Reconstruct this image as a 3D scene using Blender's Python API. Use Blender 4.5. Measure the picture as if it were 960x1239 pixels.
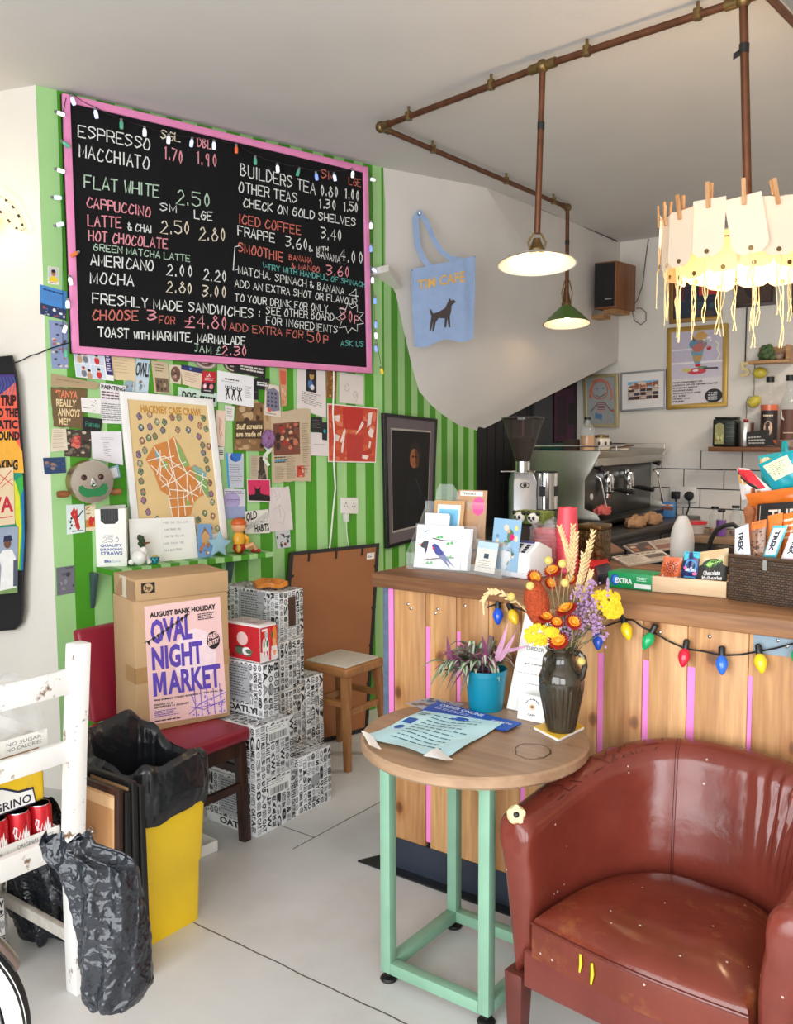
import bpy, bmesh, math, random
from mathutils import Vector, Matrix
V = Vector
PI = math.pi
random.seed(7)
for o in list(bpy.data.objects):
    bpy.data.objects.remove(o)
scn = bpy.context.scene
COL = scn.collection
# camera
F, CX, CY = 1100.0, 480.0, 619.5
EYE = V((0, 0, 1.6))
_p, _y, _r = math.atan(99.5/1100), math.radians(36.7), math.radians(-0.25)
_f = V((-math.sin(_y)*math.cos(_p), math.cos(_y)*math.cos(_p), -math.sin(_p)))
_x = V((math.cos(_y), math.sin(_y), 0))
_u = _x.cross(_f)
RT = _x*math.cos(_r) + _u*math.sin(_r)
UP = -_x*math.sin(_r) + _u*math.cos(_r)
cam = bpy.data.cameras.new('camera')
cam.sensor_fit = 'HORIZONTAL'
cam.sensor_width = 36.0
cam.lens = 36.0*F/960.0
cam.clip_start = 0.05
camo = bpy.data.objects.new('camera', cam)
COL.objects.link(camo)
camo.matrix_world = Matrix.Translation(EYE) @ Matrix((RT, UP, -_f)).transposed().to_4x4()
scn.camera = camo
# light
W = bpy.data.worlds.new('world')
scn.world = W
W.use_nodes = True
bg = W.node_tree.nodes['Background']
bg.inputs[0].default_value = (0.86, 0.92, 1.0, 1)
bg.inputs[1].default_value = 0.6
def area(name, loc, target, sx, sy, watts, col):
    l = bpy.data.lights.new(name, 'AREA')
    l.shape = 'RECTANGLE'
    l.size, l.size_y = sx, sy
    l.energy = watts
    l.color = col
    o = bpy.data.objects.new(name, l)
    COL.objects.link(o)
    o.location = loc
    o.rotation_euler = (V(target) - V(loc)).to_track_quat('-Z', 'Y').to_euler()
    return o
area('daylight_window', (-1.35, -1.2, 1.5), (-1.55, 3, 1.3), 2.4, 2.3, 118, (0.95, 0.975, 1.0))
area('daylight_door', (1.1, -1.2, 1.45), (-0.6, 3, 1.1), 1.9, 2.3, 112, (0.95, 0.975, 1.0))
area('back_bar_fill', (-.35, 5.2, 2.98), (-.9, 5.6, 0), 1.3, .35, 40, (1.0, .9, .78)).data.spread = math.radians(125)  # unseen fill, added to brighten the back wall and bar; no fitting behind it
scn.view_settings.view_transform = 'Standard'
scn.view_settings.look = 'None'
scn.view_settings.exposure = 0.06
scn.view_settings.gamma = 1.0
scn.view_settings.use_curve_mapping = False
# pixel rays meeting real planes
def ray(x, y):
    return _f*F + RT*(x-CX) - UP*(y-CY)
def hit(x, y, P, n):
    d = ray(x, y)
    return EYE + d*((V(P)-EYE).dot(n)/d.dot(n))
def onz(x, y, z=0.0):
    return hit(x, y, (0, 0, z), V((0, 0, 1)))
def onx(x, y, X):
    return hit(x, y, (X, 0, 0), V((1, 0, 0)))
def ony(x, y, Y):
    return hit(x, y, (0, Y, 0), V((0, 1, 0)))
def atd(x, y, d):
    r = ray(x, y)
    return EYE + r*(d/math.hypot(r.x, r.y))
# mesh building
ORG = {}
class MB:
    def __init__(s):
        s.v = []; s.f = []; s.m = []; s.k = 0
    def add(s, vs, fs):
        o = len(s.v)
        s.v += [V(v) for v in vs]
        for f in fs:
            s.f.append([o+i for i in f]); s.m.append(s.k)
        return s
    def ob(s, o, u, v, w):
        o, u, v, w = V(o), V(u), V(v), V(w)
        p = [o, o+u, o+u+v, o+v, o+w, o+u+w, o+u+v+w, o+v+w]
        return s.add(p, [(3,2,1,0),(4,5,6,7),(0,1,5,4),(1,2,6,5),(2,3,7,6),(3,0,4,7)])
    def bx(s, x0, x1, y0, y1, z0, z1):
        return s.ob((x0,y0,z0), (x1-x0,0,0), (0,y1-y0,0), (0,0,z1-z0))
    def cb(s, c, size, M=None):
        h = V(size)/2
        R = M if M else Matrix.Identity(3)
        o = V(c) - R@h
        return s.ob(o, R@V((size[0],0,0)), R@V((0,size[1],0)), R@V((0,0,size[2])))
    def bar(s, a, b, w, t, up=(0,0,1)):
        a, b = V(a), V(b); d = (b-a).normalized(); up = V(up)
        if abs(d.dot(up)) > .98: up = V((0,1,0)) if abs(d.y) < .9 else V((1,0,0))
        sx = d.cross(up).normalized(); sy = sx.cross(d).normalized()
        return s.ob(a - sx*w/2 - sy*t/2, sx*w, sy*t, b-a)
    def tube(s, pts, r, n=8, cap=True):
        pts = [V(p) for p in pts]; N = len(pts)
        rs = r if isinstance(r, (list, tuple)) else [r]*N
        t0 = (pts[1]-pts[0]).normalized()
        a = V((0,0,1)) if abs(t0.z) < .9 else V((1,0,0))
        nx = t0.cross(a).normalized()
        vs, fs = [], []
        for i, p in enumerate(pts):
            t = (pts[min(i+1,N-1)] - pts[max(i-1,0)])
            t = t.normalized() if t.length > 1e-9 else t0
            nx = (nx - t*nx.dot(t))
            nx = nx.normalized() if nx.length > 1e-6 else t.orthogonal().normalized()
            ny = t.cross(nx)
            for j in range(n):
                q = 2*PI*j/n
                vs.append(p + (nx*math.cos(q)+ny*math.sin(q))*rs[i])
        for i in range(N-1):
            for j in range(n):
                k = (j+1) % n
                fs.append((i*n+j, i*n+k, (i+1)*n+k, (i+1)*n+j))
        if cap:
            fs.append(tuple(range(n))[::-1]); fs.append(tuple((N-1)*n+j for j in range(n)))
        return s.add(vs, fs)
    def lathe(s, prof, c=(0,0,0), n=24, M=None, sx=1, sy=1, cap=True):
        c = V(c); vs, fs = [], []
        R = M if M else Matrix.Identity(3)
        for r, z in prof:
            for j in range(n):
                q = 2*PI*j/n
                vs.append(c + R@V((r*math.cos(q)*sx, r*math.sin(q)*sy, z)))
        for i in range(len(prof)-1):
            for j in range(n):
                k = (j+1) % n
                fs.append((i*n+j, i*n+k, (i+1)*n+k, (i+1)*n+j))
        if cap and prof[0][0] > 1e-5: fs.append(tuple(range(n))[::-1])
        if cap and prof[-1][0] > 1e-5: fs.append(tuple((len(prof)-1)*n+j for j in range(n)))
        return s.add(vs, fs)
    def prism(s, pts, ext):
        ext = V(ext); a = [V(p) for p in pts]; n = len(a)
        fs = [tuple(range(n))[::-1], tuple(range(n, 2*n))]
        fs += [(i, (i+1) % n, n+(i+1) % n, n+i) for i in range(n)]
        return s.add(a+[p+ext for p in a], fs)
    def poly(s, pts):
        return s.add(pts, [tuple(range(len(pts)))])
    def grid(s, fn, nu, nv, cu=False):
        vs = [fn(i/(nu if cu else nu-1), j/(nv-1)) for i in range(nu) for j in range(nv)]
        fs = []
        for i in range(nu if cu else nu-1):
            k = (i+1) % nu
            for j in range(nv-1):
                fs.append((i*nv+j, k*nv+j, k*nv+j+1, i*nv+j+1))
        return s.add(vs, fs)
    def ball(s, c, r, sc=(1,1,1), n=14, m=8, M=None, fn=None):
        c = V(c); R = M if M else Matrix.Identity(3)
        vs = []
        for i in range(m+1):
            for j in range(n):
                a = PI*i/m; b = 2*PI*j/n
                d = V((math.sin(a)*math.cos(b), math.sin(a)*math.sin(b), math.cos(a)))
                k = fn(d) if fn else 1
                vs.append(c + R@V((d.x*sc[0]*r*k, d.y*sc[1]*r*k, d.z*sc[2]*r*k)))
        fs = [(i*n+j, (i+1)*n+j, (i+1)*n+(j+1) % n, i*n+(j+1) % n) for i in range(m) for j in range(n)]
        return s.add(vs, fs)
    def build(s, name, mat, parent=None, bevel=0, seg=2, origin=None, ang=38, weld=True, sub=0):
        if not isinstance(mat, (list, tuple)): mat = [mat]
        if parent: org = ORG[parent.name]
        elif origin is not None: org = V(origin)
        else:
            lo = [min(v[i] for v in s.v) for i in range(3)]; hi = [max(v[i] for v in s.v) for i in range(3)]
            org = V(((lo[0]+hi[0])/2, (lo[1]+hi[1])/2, lo[2]))
        me = bpy.data.meshes.new(name)
        me.from_pydata([tuple(v-org) for v in s.v], [], s.f)
        for m in mat: me.materials.append(m)
        for p, k in zip(me.polygons, s.m): p.material_index = k
        bm = bmesh.new(); bm.from_mesh(me)
        if weld:
            bmesh.ops.remove_doubles(bm, verts=bm.verts, dist=1e-5)
            bmesh.ops.dissolve_degenerate(bm, edges=bm.edges, dist=1e-6)
            bmesh.ops.recalc_face_normals(bm, faces=bm.faces)
        if bevel:
            es = [e for e in bm.edges if len(e.link_faces) == 2 and e.calc_face_angle(0) > .5]
            bmesh.ops.bevel(bm, geom=es, offset=bevel, segments=seg, affect='EDGES', profile=.5, clamp_overlap=True)
        bm.to_mesh(me); bm.free()
        for p in me.polygons: p.use_smooth = True
        me.set_sharp_from_angle(angle=math.radians(ang))
        o = bpy.data.objects.new(name, me)
        COL.objects.link(o)
        if sub:
            md = o.modifiers.new('smooth', 'SUBSURF'); md.levels = md.render_levels = sub
        ORG[o.name] = org
        if parent: o.parent = parent
        else: o.location = org
        return o
def tag(o, label, cat=None, group=None, kind=None):
    if label: o['label'] = label
    if cat: o['category'] = cat
    if group: o['group'] = group
    if kind: o['kind'] = kind
    return o
def thing(name, label, cat, loc, group=None):
    o = bpy.data.objects.new(name, None)
    COL.objects.link(o)
    o.empty_display_size = .05
    o.location = V(loc); ORG[o.name] = V(loc)
    return tag(o, label, cat, group)
def struct(mb, name, mat, **k):
    o = mb.build(name, mat, **k); o['kind'] = 'structure'; return o
def dup(o, loc, rot=None, label=None, parent=None):
    c = o.copy(); COL.objects.link(c)
    if parent: c.parent = parent
    else:
        c.location = V(loc)
        if rot is not None: c.rotation_euler = rot
        if label: c['label'] = label
    for ch in o.children: dup(ch, None, parent=c)
    return c
def rot(ax, deg): return Matrix.Rotation(math.radians(deg), 3, ax)
# materials
def lin(c):
    return tuple((x/255/12.92 if x/255 <= .04045 else ((x/255+.055)/1.055)**2.4) for x in c)
_mc = {}
def mat(c, rough=.55, metal=0, var=.06, sc=9, bump=0, bsc=60, emit=0, trans=0, alpha=1, coat=0, name=None, spec=None, stretch=None, ior=None):
    key = (tuple(c), rough, metal, var, sc, bump, bsc, emit, trans, alpha, coat, name, spec, stretch)
    if key in _mc: return _mc[key]
    m = bpy.data.materials.new(name or 'paint')
    m.use_nodes = True
    nt = m.node_tree; b = nt.nodes['Principled BSDF']
    L = lin(c)
    tc = nt.nodes.new('ShaderNodeTexCoord')
    src = tc.outputs['Object']
    if stretch:
        mp = nt.nodes.new('ShaderNodeMapping'); mp.inputs['Scale'].default_value = stretch
        nt.links.new(src, mp.inputs[0]); src = mp.outputs[0]
    if var:
        n = nt.nodes.new('ShaderNodeTexNoise'); n.inputs['Scale'].default_value = sc; n.inputs['Detail'].default_value = 5
        nt.links.new(src, n.inputs['Vector'])
        cr = nt.nodes.new('ShaderNodeValToRGB')
        cr.color_ramp.elements[0].position = .3; cr.color_ramp.elements[1].position = .7
        cr.color_ramp.elements[0].color = tuple(x*(1-var) for x in L)+(1,)
        cr.color_ramp.elements[1].color = tuple(min(1, x*(1+var)) for x in L)+(1,)
        nt.links.new(n.outputs[0], cr.inputs[0]); nt.links.new(cr.outputs[0], b.inputs['Base Color'])
    else:
        b.inputs['Base Color'].default_value = L+(1,)
    b.inputs['Roughness'].default_value = rough
    b.inputs['Metallic'].default_value = metal
    if spec is not None: b.inputs['Specular IOR Level'].default_value = spec
    if coat: b.inputs['Coat Weight'].default_value = coat
    if ior: b.inputs['IOR'].default_value = ior
    if trans: b.inputs['Transmission Weight'].default_value = trans
    if alpha < 1: b.inputs['Alpha'].default_value = alpha
    if emit:
        b.inputs['Emission Color'].default_value = L+(1,)
        b.inputs['Emission Strength'].default_value = emit
    if bump:
        n2 = nt.nodes.new('ShaderNodeTexNoise'); n2.inputs['Scale'].default_value = bsc; n2.inputs['Detail'].default_value = 4
        nt.links.new(src, n2.inputs['Vector'])
        bp = nt.nodes.new('ShaderNodeBump'); bp.inputs['Strength'].default_value = bump; bp.inputs['Distance'].default_value = .02
        nt.links.new(n2.outputs[0], bp.inputs['Height']); nt.links.new(bp.outputs[0], b.inputs['Normal'])
    _mc[key] = m
    return m
def ramp(nt, src, stops):
    cr = nt.nodes.new('ShaderNodeValToRGB')
    e = cr.color_ramp.elements
    while len(e) < len(stops): e.new(.5)
    for el, (p, c) in zip(e, stops):
        el.position = p; el.color = tuple(c)+(1,) if len(c) == 3 else c
    nt.links.new(src, cr.inputs[0]); return cr.outputs[0]
def math_n(nt, op, a, b=None, c=None):
    n = nt.nodes.new('ShaderNodeMath'); n.operation = op
    for i, x in enumerate((a, b, c)):
        if x is None: continue
        if isinstance(x, (int, float)): n.inputs[i].default_value = x
        else: nt.links.new(x, n.inputs[i])
    return n.outputs[0]
def wood(c1, c2, axis='Z', sc=14, rough=.5, knots=0, name='wood', seed=0, coat=0):
    m = bpy.data.materials.new(name); m.use_nodes = True
    nt = m.node_tree; b = nt.nodes['Principled BSDF']
    tc = nt.nodes.new('ShaderNodeTexCoord')
    mp = nt.nodes.new('ShaderNodeMapping')
    mp.inputs['Scale'].default_value = {'X': (.07,1,1), 'Y': (1,.07,1), 'Z': (1,1,.07)}[axis]
    mp.inputs['Location'].default_value = (seed*1.7, seed*2.3, seed*.9)
    nt.links.new(tc.outputs['Object'], mp.inputs[0])
    n = nt.nodes.new('ShaderNodeTexNoise'); n.inputs['Scale'].default_value = sc; n.inputs['Detail'].default_value = 8; n.inputs['Distortion'].default_value = .6
    nt.links.new(mp.outputs[0], n.inputs['Vector'])
    n3 = nt.nodes.new('ShaderNodeTexNoise'); n3.inputs['Scale'].default_value = sc*9; n3.inputs['Detail'].default_value = 3
    nt.links.new(mp.outputs[0], n3.inputs['Vector'])
    f = math_n(nt, 'ADD', math_n(nt, 'MULTIPLY', n.outputs[0], .7), math_n(nt, 'MULTIPLY', n3.outputs[0], .3))
    a, z = lin(c1), lin(c2)
    mid = tuple((p+q)/2 for p, q in zip(a, z))
    col = ramp(nt, f, [(.33, a), (.5, mid), (.62, z)])
    if knots:
        mp2 = nt.nodes.new('ShaderNodeMapping'); mp2.inputs['Scale'].default_value = (1, 1, .72)
        mp2.inputs['Rotation'].default_value = (math.radians(90), 0, 0)
        mp2.inputs['Location'].default_value = (seed*.77, seed*1.1, seed*.3)
        nt.links.new(tc.outputs['Object'], mp2.inputs[0])
        vo = nt.nodes.new('ShaderNodeTexVoronoi'); vo.voronoi_dimensions = '2D'; vo.inputs['Scale'].default_value = knots
        nt.links.new(mp2.outputs[0], vo.inputs['Vector'])
        dist = math_n(nt, 'ADD', vo.outputs['Distance'], math_n(nt, 'MULTIPLY', n3.outputs[0], .05))
        k = ramp(nt, dist, [(.055, (.16,.08,.04)), (.085, (.4,.22,.12)), (.11, (.78,.64,.52)), (.22, (1,1,1))])
        mx = nt.nodes.new('ShaderNodeMix'); mx.data_type = 'RGBA'; mx.blend_type = 'MULTIPLY'; mx.inputs[0].default_value = .8
        nt.links.new(col, mx.inputs[6]); nt.links.new(k, mx.inputs[7]); col = mx.outputs[2]
    nt.links.new(col, b.inputs['Base Color'])
    b.inputs['Roughness'].default_value = rough
    if coat: b.inputs['Coat Weight'].default_value = coat
    bp = nt.nodes.new('ShaderNodeBump'); bp.inputs['Strength'].default_value = .15; bp.inputs['Distance'].default_value = .01
    nt.links.new(f, bp.inputs['Height']); nt.links.new(bp.outputs[0], b.inputs['Normal'])
    return m
def crinkle(c, rough=.25, sc=16, strength=.7, alpha=1, name='plastic_film', trans=0, dist=.02):
    m = bpy.data.materials.new(name); m.use_nodes = True
    nt = m.node_tree; b = nt.nodes['Principled BSDF']
    tc = nt.nodes.new('ShaderNodeTexCoord')
    n = nt.nodes.new('ShaderNodeTexNoise'); n.inputs['Scale'].default_value = sc*.5; n.inputs['Detail'].default_value = 3
    nt.links.new(tc.outputs['Object'], n.inputs['Vector'])
    mx = nt.nodes.new('ShaderNodeMix'); mx.data_type = 'RGBA'; mx.inputs[0].default_value = .12
    nt.links.new(tc.outputs['Object'], mx.inputs[6]); nt.links.new(n.outputs['Color'], mx.inputs[7])
    vo = nt.nodes.new('ShaderNodeTexVoronoi'); vo.inputs['Scale'].default_value = sc
    nt.links.new(mx.outputs[2], vo.inputs['Vector'])
    h = math_n(nt, 'ADD', vo.outputs['Distance'], n.outputs[0])
    bp = nt.nodes.new('ShaderNodeBump'); bp.inputs['Strength'].default_value = strength; bp.inputs['Distance'].default_value = dist
    nt.links.new(h, bp.inputs['Height']); nt.links.new(bp.outputs[0], b.inputs['Normal'])
    b.inputs['Base Color'].default_value = lin(c)+(1,)
    b.inputs['Roughness'].default_value = rough
    b.inputs['Alpha'].default_value = alpha
    b.inputs['Transmission Weight'].default_value = trans
    return m
WHITE = mat((238,236,230), .6, name='white_card', var=.03)
PAPER = mat((240,238,233), .7, name='paper', var=.03)
CREAM = mat((228,214,186), .7, name='cream_paper', var=.05)
INK = mat((28,26,28), .6, name='ink', var=0)
GREYINK = mat((110,108,112), .7, name='grey_ink', var=0)
BLACK = mat((22,22,23), .45, name='black_paint', var=.1)
BLACKM = mat((26,26,28), .35, name='black_metal', var=.1)
STEEL = mat((196,193,188), .28, 1, name='steel', var=.08, sc=4)
CHROME = mat((225,225,225), .12, 1, name='chrome', var=0)
CLEAR = mat((235,240,240), .06, 0, 0, trans=0, alpha=.16, name='clear_acrylic')
GLASS = mat((190,196,196), .05, 0, 0, alpha=.26, name='clear_glass')
COPPER = mat((112,74,54), .42, .75, .25, 14, name='copper_pipe')
BRASS = mat((122,100,62), .4, .8, .2, 20, name='old_brass')
# lettering helpers
_tc = {}
def glyphs(s, bold=0.0):
    if (s, bold) in _tc: return _tc[(s, bold)]
    cu = bpy.data.curves.new('t', 'FONT'); cu.body = s; cu.size = 1; cu.resolution_u = 2; cu.offset = bold
    o = bpy.data.objects.new('t', cu)
    me = bpy.data.meshes.new_from_object(o)
    vs = [(v.co.x, v.co.y) for v in me.vertices]; fs = [tuple(p.vertices) for p in me.polygons]
    bpy.data.objects.remove(o); bpy.data.curves.remove(cu); bpy.data.meshes.remove(me)
    x0 = min(v[0] for v in vs); x1 = max(v[0] for v in vs); y0 = min(v[1] for v in vs); y1 = max(v[1] for v in vs)
    r = ([((x-x0)/(x1-x0), (y-y0)/(y1-y0)) for x, y in vs], fs, (x1-x0)/(y1-y0))
    _tc[(s, bold)] = r
    return r
STK = {
 'A': ['00 26 40', '12 32'], 'B': ['00 06 26 35 24 03', '23 42 31 20 00'], 'C': ['45 26 14 02 10 30 41'],
 'D': ['00 06 26 44 42 20 00'], 'E': ['46 06 00 40', '03 33'], 'F': ['00 06 46', '03 33'],
 'G': ['45 26 14 02 10 30 42 43 23'], 'H': ['00 06', '40 46', '03 43'], 'I': ['20 26'], 'J': ['16 46', '36 31 20 11'],
 'K': ['00 06', '46 03 40'], 'L': ['06 00 40'], 'M': ['00 06 21 46 40'], 'N': ['00 06 40 46'],
 'O': ['26 14 02 10 30 42 44 36 26'], 'P': ['00 06 36 45 43 03'], 'Q': ['26 14 02 10 30 42 44 26', '22 40'],
 'R': ['00 06 36 45 43 03', '23 40'], 'S': ['45 36 16 05 14 33 42 31 10 01'], 'T': ['06 46', '26 20'],
 'U': ['06 01 10 30 41 46'], 'V': ['06 20 46'], 'W': ['06 10 24 30 46'], 'X': ['06 40', '00 46'], 'Y': ['06 23 46', '23 20'], 'Z': ['06 46 00 40'],
 '0': ['26 14 12 20 32 34 26'], '1': ['15 26 20'], '2': ['15 26 36 44 00 40'], '3': ['06 36 45 34 13', '13 33 42 31 10 01'],
 '4': ['30 36 02 42'], '5': ['46 06 04 24 43 41 20 01'], '6': ['36 14 02 10 30 42 33 02'], '7': ['06 46 10'],
 '8': ['26 15 24 33 42 30 10 02 13 24 35 26'], '9': ['35 26 15 14 23 34 36 30'],
 '.': ['20 21'], ',': ['21 10'], ':': ['21 22', '24 25'], '&': ['40 05 16 25 02 10 20 42'], '£': ['45 36 25 22 00 40', '03 33'],
 "'": ['26 25'], '-': ['13 33'], '!': ['26 22', '20 21'], '/': ['00 46'],
}
def strokes(s):
    out = []; x = 0
    for ch in s:
        if ch == ' ': x += 3.0; continue
        up = ch.upper(); k = 1 if ch == up else .72
        dx = -1.3 if up in '.,:\'I1!' else 0
        for st in STK.get(up, []):
            pts = [(x + (int(t[0])+dx)*k, int(t[1])*k) for t in st.split()]
            out.append(pts)
        x += (2.8 if up in '.,:\'I1!' else 5.4)*k
    return out, x-1.4
def hand(mb, s, P0, P1, H, n, wd, jit=.25):
    """chalk / pen lettering: baseline P0-P1, cap height vector H, ribbon width wd, on the surface with normal n"""
    st, tot = strokes(s)
    P0, U, H, n = V(P0), V(P1)-V(P0), V(H), V(n).normalized()
    for pts in st:
        jx = random.uniform(-jit, jit); jy = random.uniform(-jit, jit)
        w = [P0 + U*((x+jx+random.uniform(-.1,.1))/tot) + H*((y+jy+random.uniform(-.1,.1))/6) for x, y in pts]
        ribbon(mb, w, wd, n)
def ribbon(mb, w, wd, n):
    w = [V(p) for p in w]; N = len(w); vs = []
    for i, p in enumerate(w):
        d = (w[min(i+1,N-1)]-w[max(i-1,0)])
        if d.length < 1e-9: d = V((1,0,0))
        sd = d.normalized().cross(n).normalized()*wd/2
        e = d.normalized()*wd*.3 if i == N-1 else (-d.normalized()*wd*.3 if i == 0 else V((0,0,0)))
        vs += [p+sd+e, p-sd+e]
    mb.add(vs, [(2*i, 2*i+1, 2*i+3, 2*i+2) for i in range(N-1)])
class Sheet:
    """a flat four-cornered surface: u to the right, v downwards, e out of the face"""
    def __init__(s, tl, tr, br, bl):
        s.c = [V(tl), V(tr), V(br), V(bl)]
        q = (s.c[1]-s.c[0]).cross(s.c[2]-s.c[0]).normalized(); s.c[3] -= q*(s.c[3]-s.c[0]).dot(q)
        s.n = -((s.c[1]-s.c[0]).cross(s.c[3]-s.c[0])).normalized() if True else None
        if s.n.dot(EYE-s.c[0]) < 0: s.n = -s.n
        s.w = ((s.c[1]-s.c[0]).length+(s.c[2]-s.c[3]).length)/2; s.h = ((s.c[3]-s.c[0]).length+(s.c[2]-s.c[1]).length)/2
    def P(s, u, v, e=0):
        a = s.c[0].lerp(s.c[1], u); b = s.c[3].lerp(s.c[2], u)
        return a.lerp(b, v) + s.n*e
    def off(s, e):
        return Sheet(*[c+s.n*e for c in s.c])
    def slab(s, mb, t, front=0):
        mb.prism([c + s.n*front for c in s.c], -s.n*t)
    def sub(s, u0, v0, u1, v1):
        return Sheet(s.P(u0,v0), s.P(u1,v0), s.P(u1,v1), s.P(u0,v1))
class FlatUV:
    n = V((0, 0, 1))
    def P(s, u, v, e=0): return V((u, v, e))
_pm = {}
def ink(c):
    c = tuple(c)
    if c not in _pm: _pm[c] = mat(c, .6, name='printed_ink', var=.05, sc=30)
    return _pm[c]
class Print:
    """collects flat printed shapes on a Sheet, each a hair above the last"""
    def __init__(s, sh, e0=.0004):
        s.real = sh; s.curved = getattr(sh, 'curved', 0); s.e = e0; s.mb = MB(); s.ms = []
        s.sh = FlatUV() if s.curved else sh
    def _c(s, c):
        m = c if not isinstance(c, (tuple, list)) else ink(c)
        if m not in s.ms: s.ms.append(m)
        s.mb.k = s.ms.index(m); s.e += .000018
    def rect(s, u0, v0, u1, v1, c):
        s._c(c); P = s.sh.P; s.mb.poly([P(u0,v0,s.e), P(u1,v0,s.e), P(u1,v1,s.e), P(u0,v1,s.e)]); return s
    def poly(s, pts, c):
        s._c(c); s.mb.poly([s.sh.P(u, v, s.e) for u, v in pts]); return s
    def circ(s, u, v, ru, rv, c, n=18, a=0, jag=0):
        s._c(c)
        s.mb.poly([s.sh.P(u+ru*k*math.cos(t), v+rv*k*math.sin(t), s.e) for t, k in [(2*PI*i/n+a, 1-(jag if i % 2 else 0)) for i in range(n)]]); return s
    def ring(s, u, v, ru, rv, w, c, n=20):
        s._c(c); o = []
        for i in range(n):
            t = 2*PI*i/n
            o += [s.sh.P(u+ru*math.cos(t), v+rv*math.sin(t), s.e), s.sh.P(u+ru*(1-w)*math.cos(t), v+rv*(1-w)*math.sin(t), s.e)]
        s.mb.add(o, [(2*i, (2*i+2) % (2*n), (2*i+3) % (2*n), 2*i+1) for i in range(n)]); return s
    def line(s, pts, w, c):
        s._c(c); ribbon(s.mb, [s.sh.P(u, v, s.e) for u, v in pts], w/(s.curved or 1), s.sh.n); return s
    def lines(s, u0, v0, u1, v1, n, c, fill=.5, rag=.3, words=True):
        s._c(c); P = s.sh.P
        for i in range(n):
            va = v0+(v1-v0)*i/n; vb = va+(v1-v0)/n*fill
            end = u1-(u1-u0)*random.random()*rag; u = u0
            while u < end-.01:
                w = min(end-u, (u1-u0)*random.uniform(.06, .2)) if words else end-u
                s.mb.poly([P(u,va,s.e), P(u+w,va,s.e), P(u+w,vb,s.e), P(u,vb,s.e)])
                u += w+(u1-u0)*.03
        return s
    def text(s, t, u0, v0, u1, v1, c, bold=.02, skew=0, rise=0):
        s._c(c); vs, fs, _ = glyphs(t, bold)
        s.mb.add([s.sh.P(u0+(u1-u0)*(x+skew*y), v1-(v1-v0)*y+rise*x, s.e) for x, y in vs], fs); return s
    def pen(s, t, u0, v0, u1, v1, c, w=.001, rise=0):
        s._c(c)
        P0 = s.sh.P(u0, v1, s.e); P1 = s.sh.P(u1, v1+rise, s.e); H = s.sh.P(u0, v0, s.e)-P0
        hand(s.mb, t, P0, P1, H, s.sh.n, w/(s.curved or 1)); return s
    def blobs(s, u0, v0, u1, v1, n, cols, r=.08, rr=None):
        for i in range(n):
            k = random.uniform(.5, 1.2)
            a = random.uniform(u0, u1); b = random.uniform(v0, v1)
            ra = min(r*k, a-u0+.001, u1-a+.001) if True else r; rb = min((rr or r)*k*random.uniform(.6,1.3), b-v0+.001, v1-b+.001)
            s._c(random.choice(cols)); P = s.sh.P; m = 9; ph = random.random()*6
            s.mb.poly([P(a+ra*math.cos(2*PI*i2/m+ph)*random.uniform(.75,1), b+rb*math.sin(2*PI*i2/m+ph)*random.uniform(.75,1), s.e) for i2 in range(m)])
        return s
    def build(s, name, parent):
        if s.curved:
            me = bpy.data.meshes.new('t'); me.from_pydata([tuple(v) for v in s.mb.v], [], s.mb.f)
            for p, k in zip(me.polygons, s.mb.m): p.material_index = k
            bm = bmesh.new(); bm.from_mesh(me); bpy.data.meshes.remove(me)
            bmesh.ops.triangulate(bm, faces=bm.faces)
            for _ in range(4):
                es = [e for e in bm.edges if (e.verts[0].co.xy-e.verts[1].co.xy).length > .09]
                if not es: break
                bmesh.ops.subdivide_edges(bm, edges=es, cuts=1); bmesh.ops.triangulate(bm, faces=bm.faces)
            bm.verts.index_update()
            s.mb.v = [s.real.P(v.co.x, v.co.y, v.co.z) for v in bm.verts]
            s.mb.f = [[v.index for v in f.verts] for f in bm.faces]; s.mb.m = [f.material_index for f in bm.faces]
            bm.free()
        return s.mb.build(name, s.ms, parent, weld=False)
# the room
HC = 3.04
C1 = onz(43, 103, HC); C1.z = 0
C2 = onz(464, 203, HC); C2.z = 0
BK = onz(749, 293, HC); XB = (BK.x + onz(587, 225, HC).x)/2; YB = BK.y
KC = ony(697, 500, YB); KC.z = 0
dM = (C2-C1).normalized(); nM = V((dM.y, -dM.x, 0)); LM = (C2-C1).length
dW = (KC-C2).normalized(); nW = V((dW.y, -dW.x, 0)); LW = (KC-C2).length
dL = V((-.959, -.283, 0)).normalized(); nL = V((.283, -.959, 0)).normalized()
def onM(x, y, off=0): return hit(x, y, C1+nM*off, nM)
def onW(x, y, off=0): return hit(x, y, C2+nW*off, nW)
def onL(x, y, off=0): return hit(x, y, C1+nL*off, nL)
def onB(x, y, off=0): return ony(x, y, YB-off)
YF = -1.35
XR = 2.4
XL = -6.0
m_plaster = mat((228,222,212), .8, var=.03, sc=3, bump=.08, bsc=25, name='white_plaster')
m_ceil = mat((206,203,200), .85, var=.025, sc=2.2, bump=.06, bsc=18, name='ceiling_paint')
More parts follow.
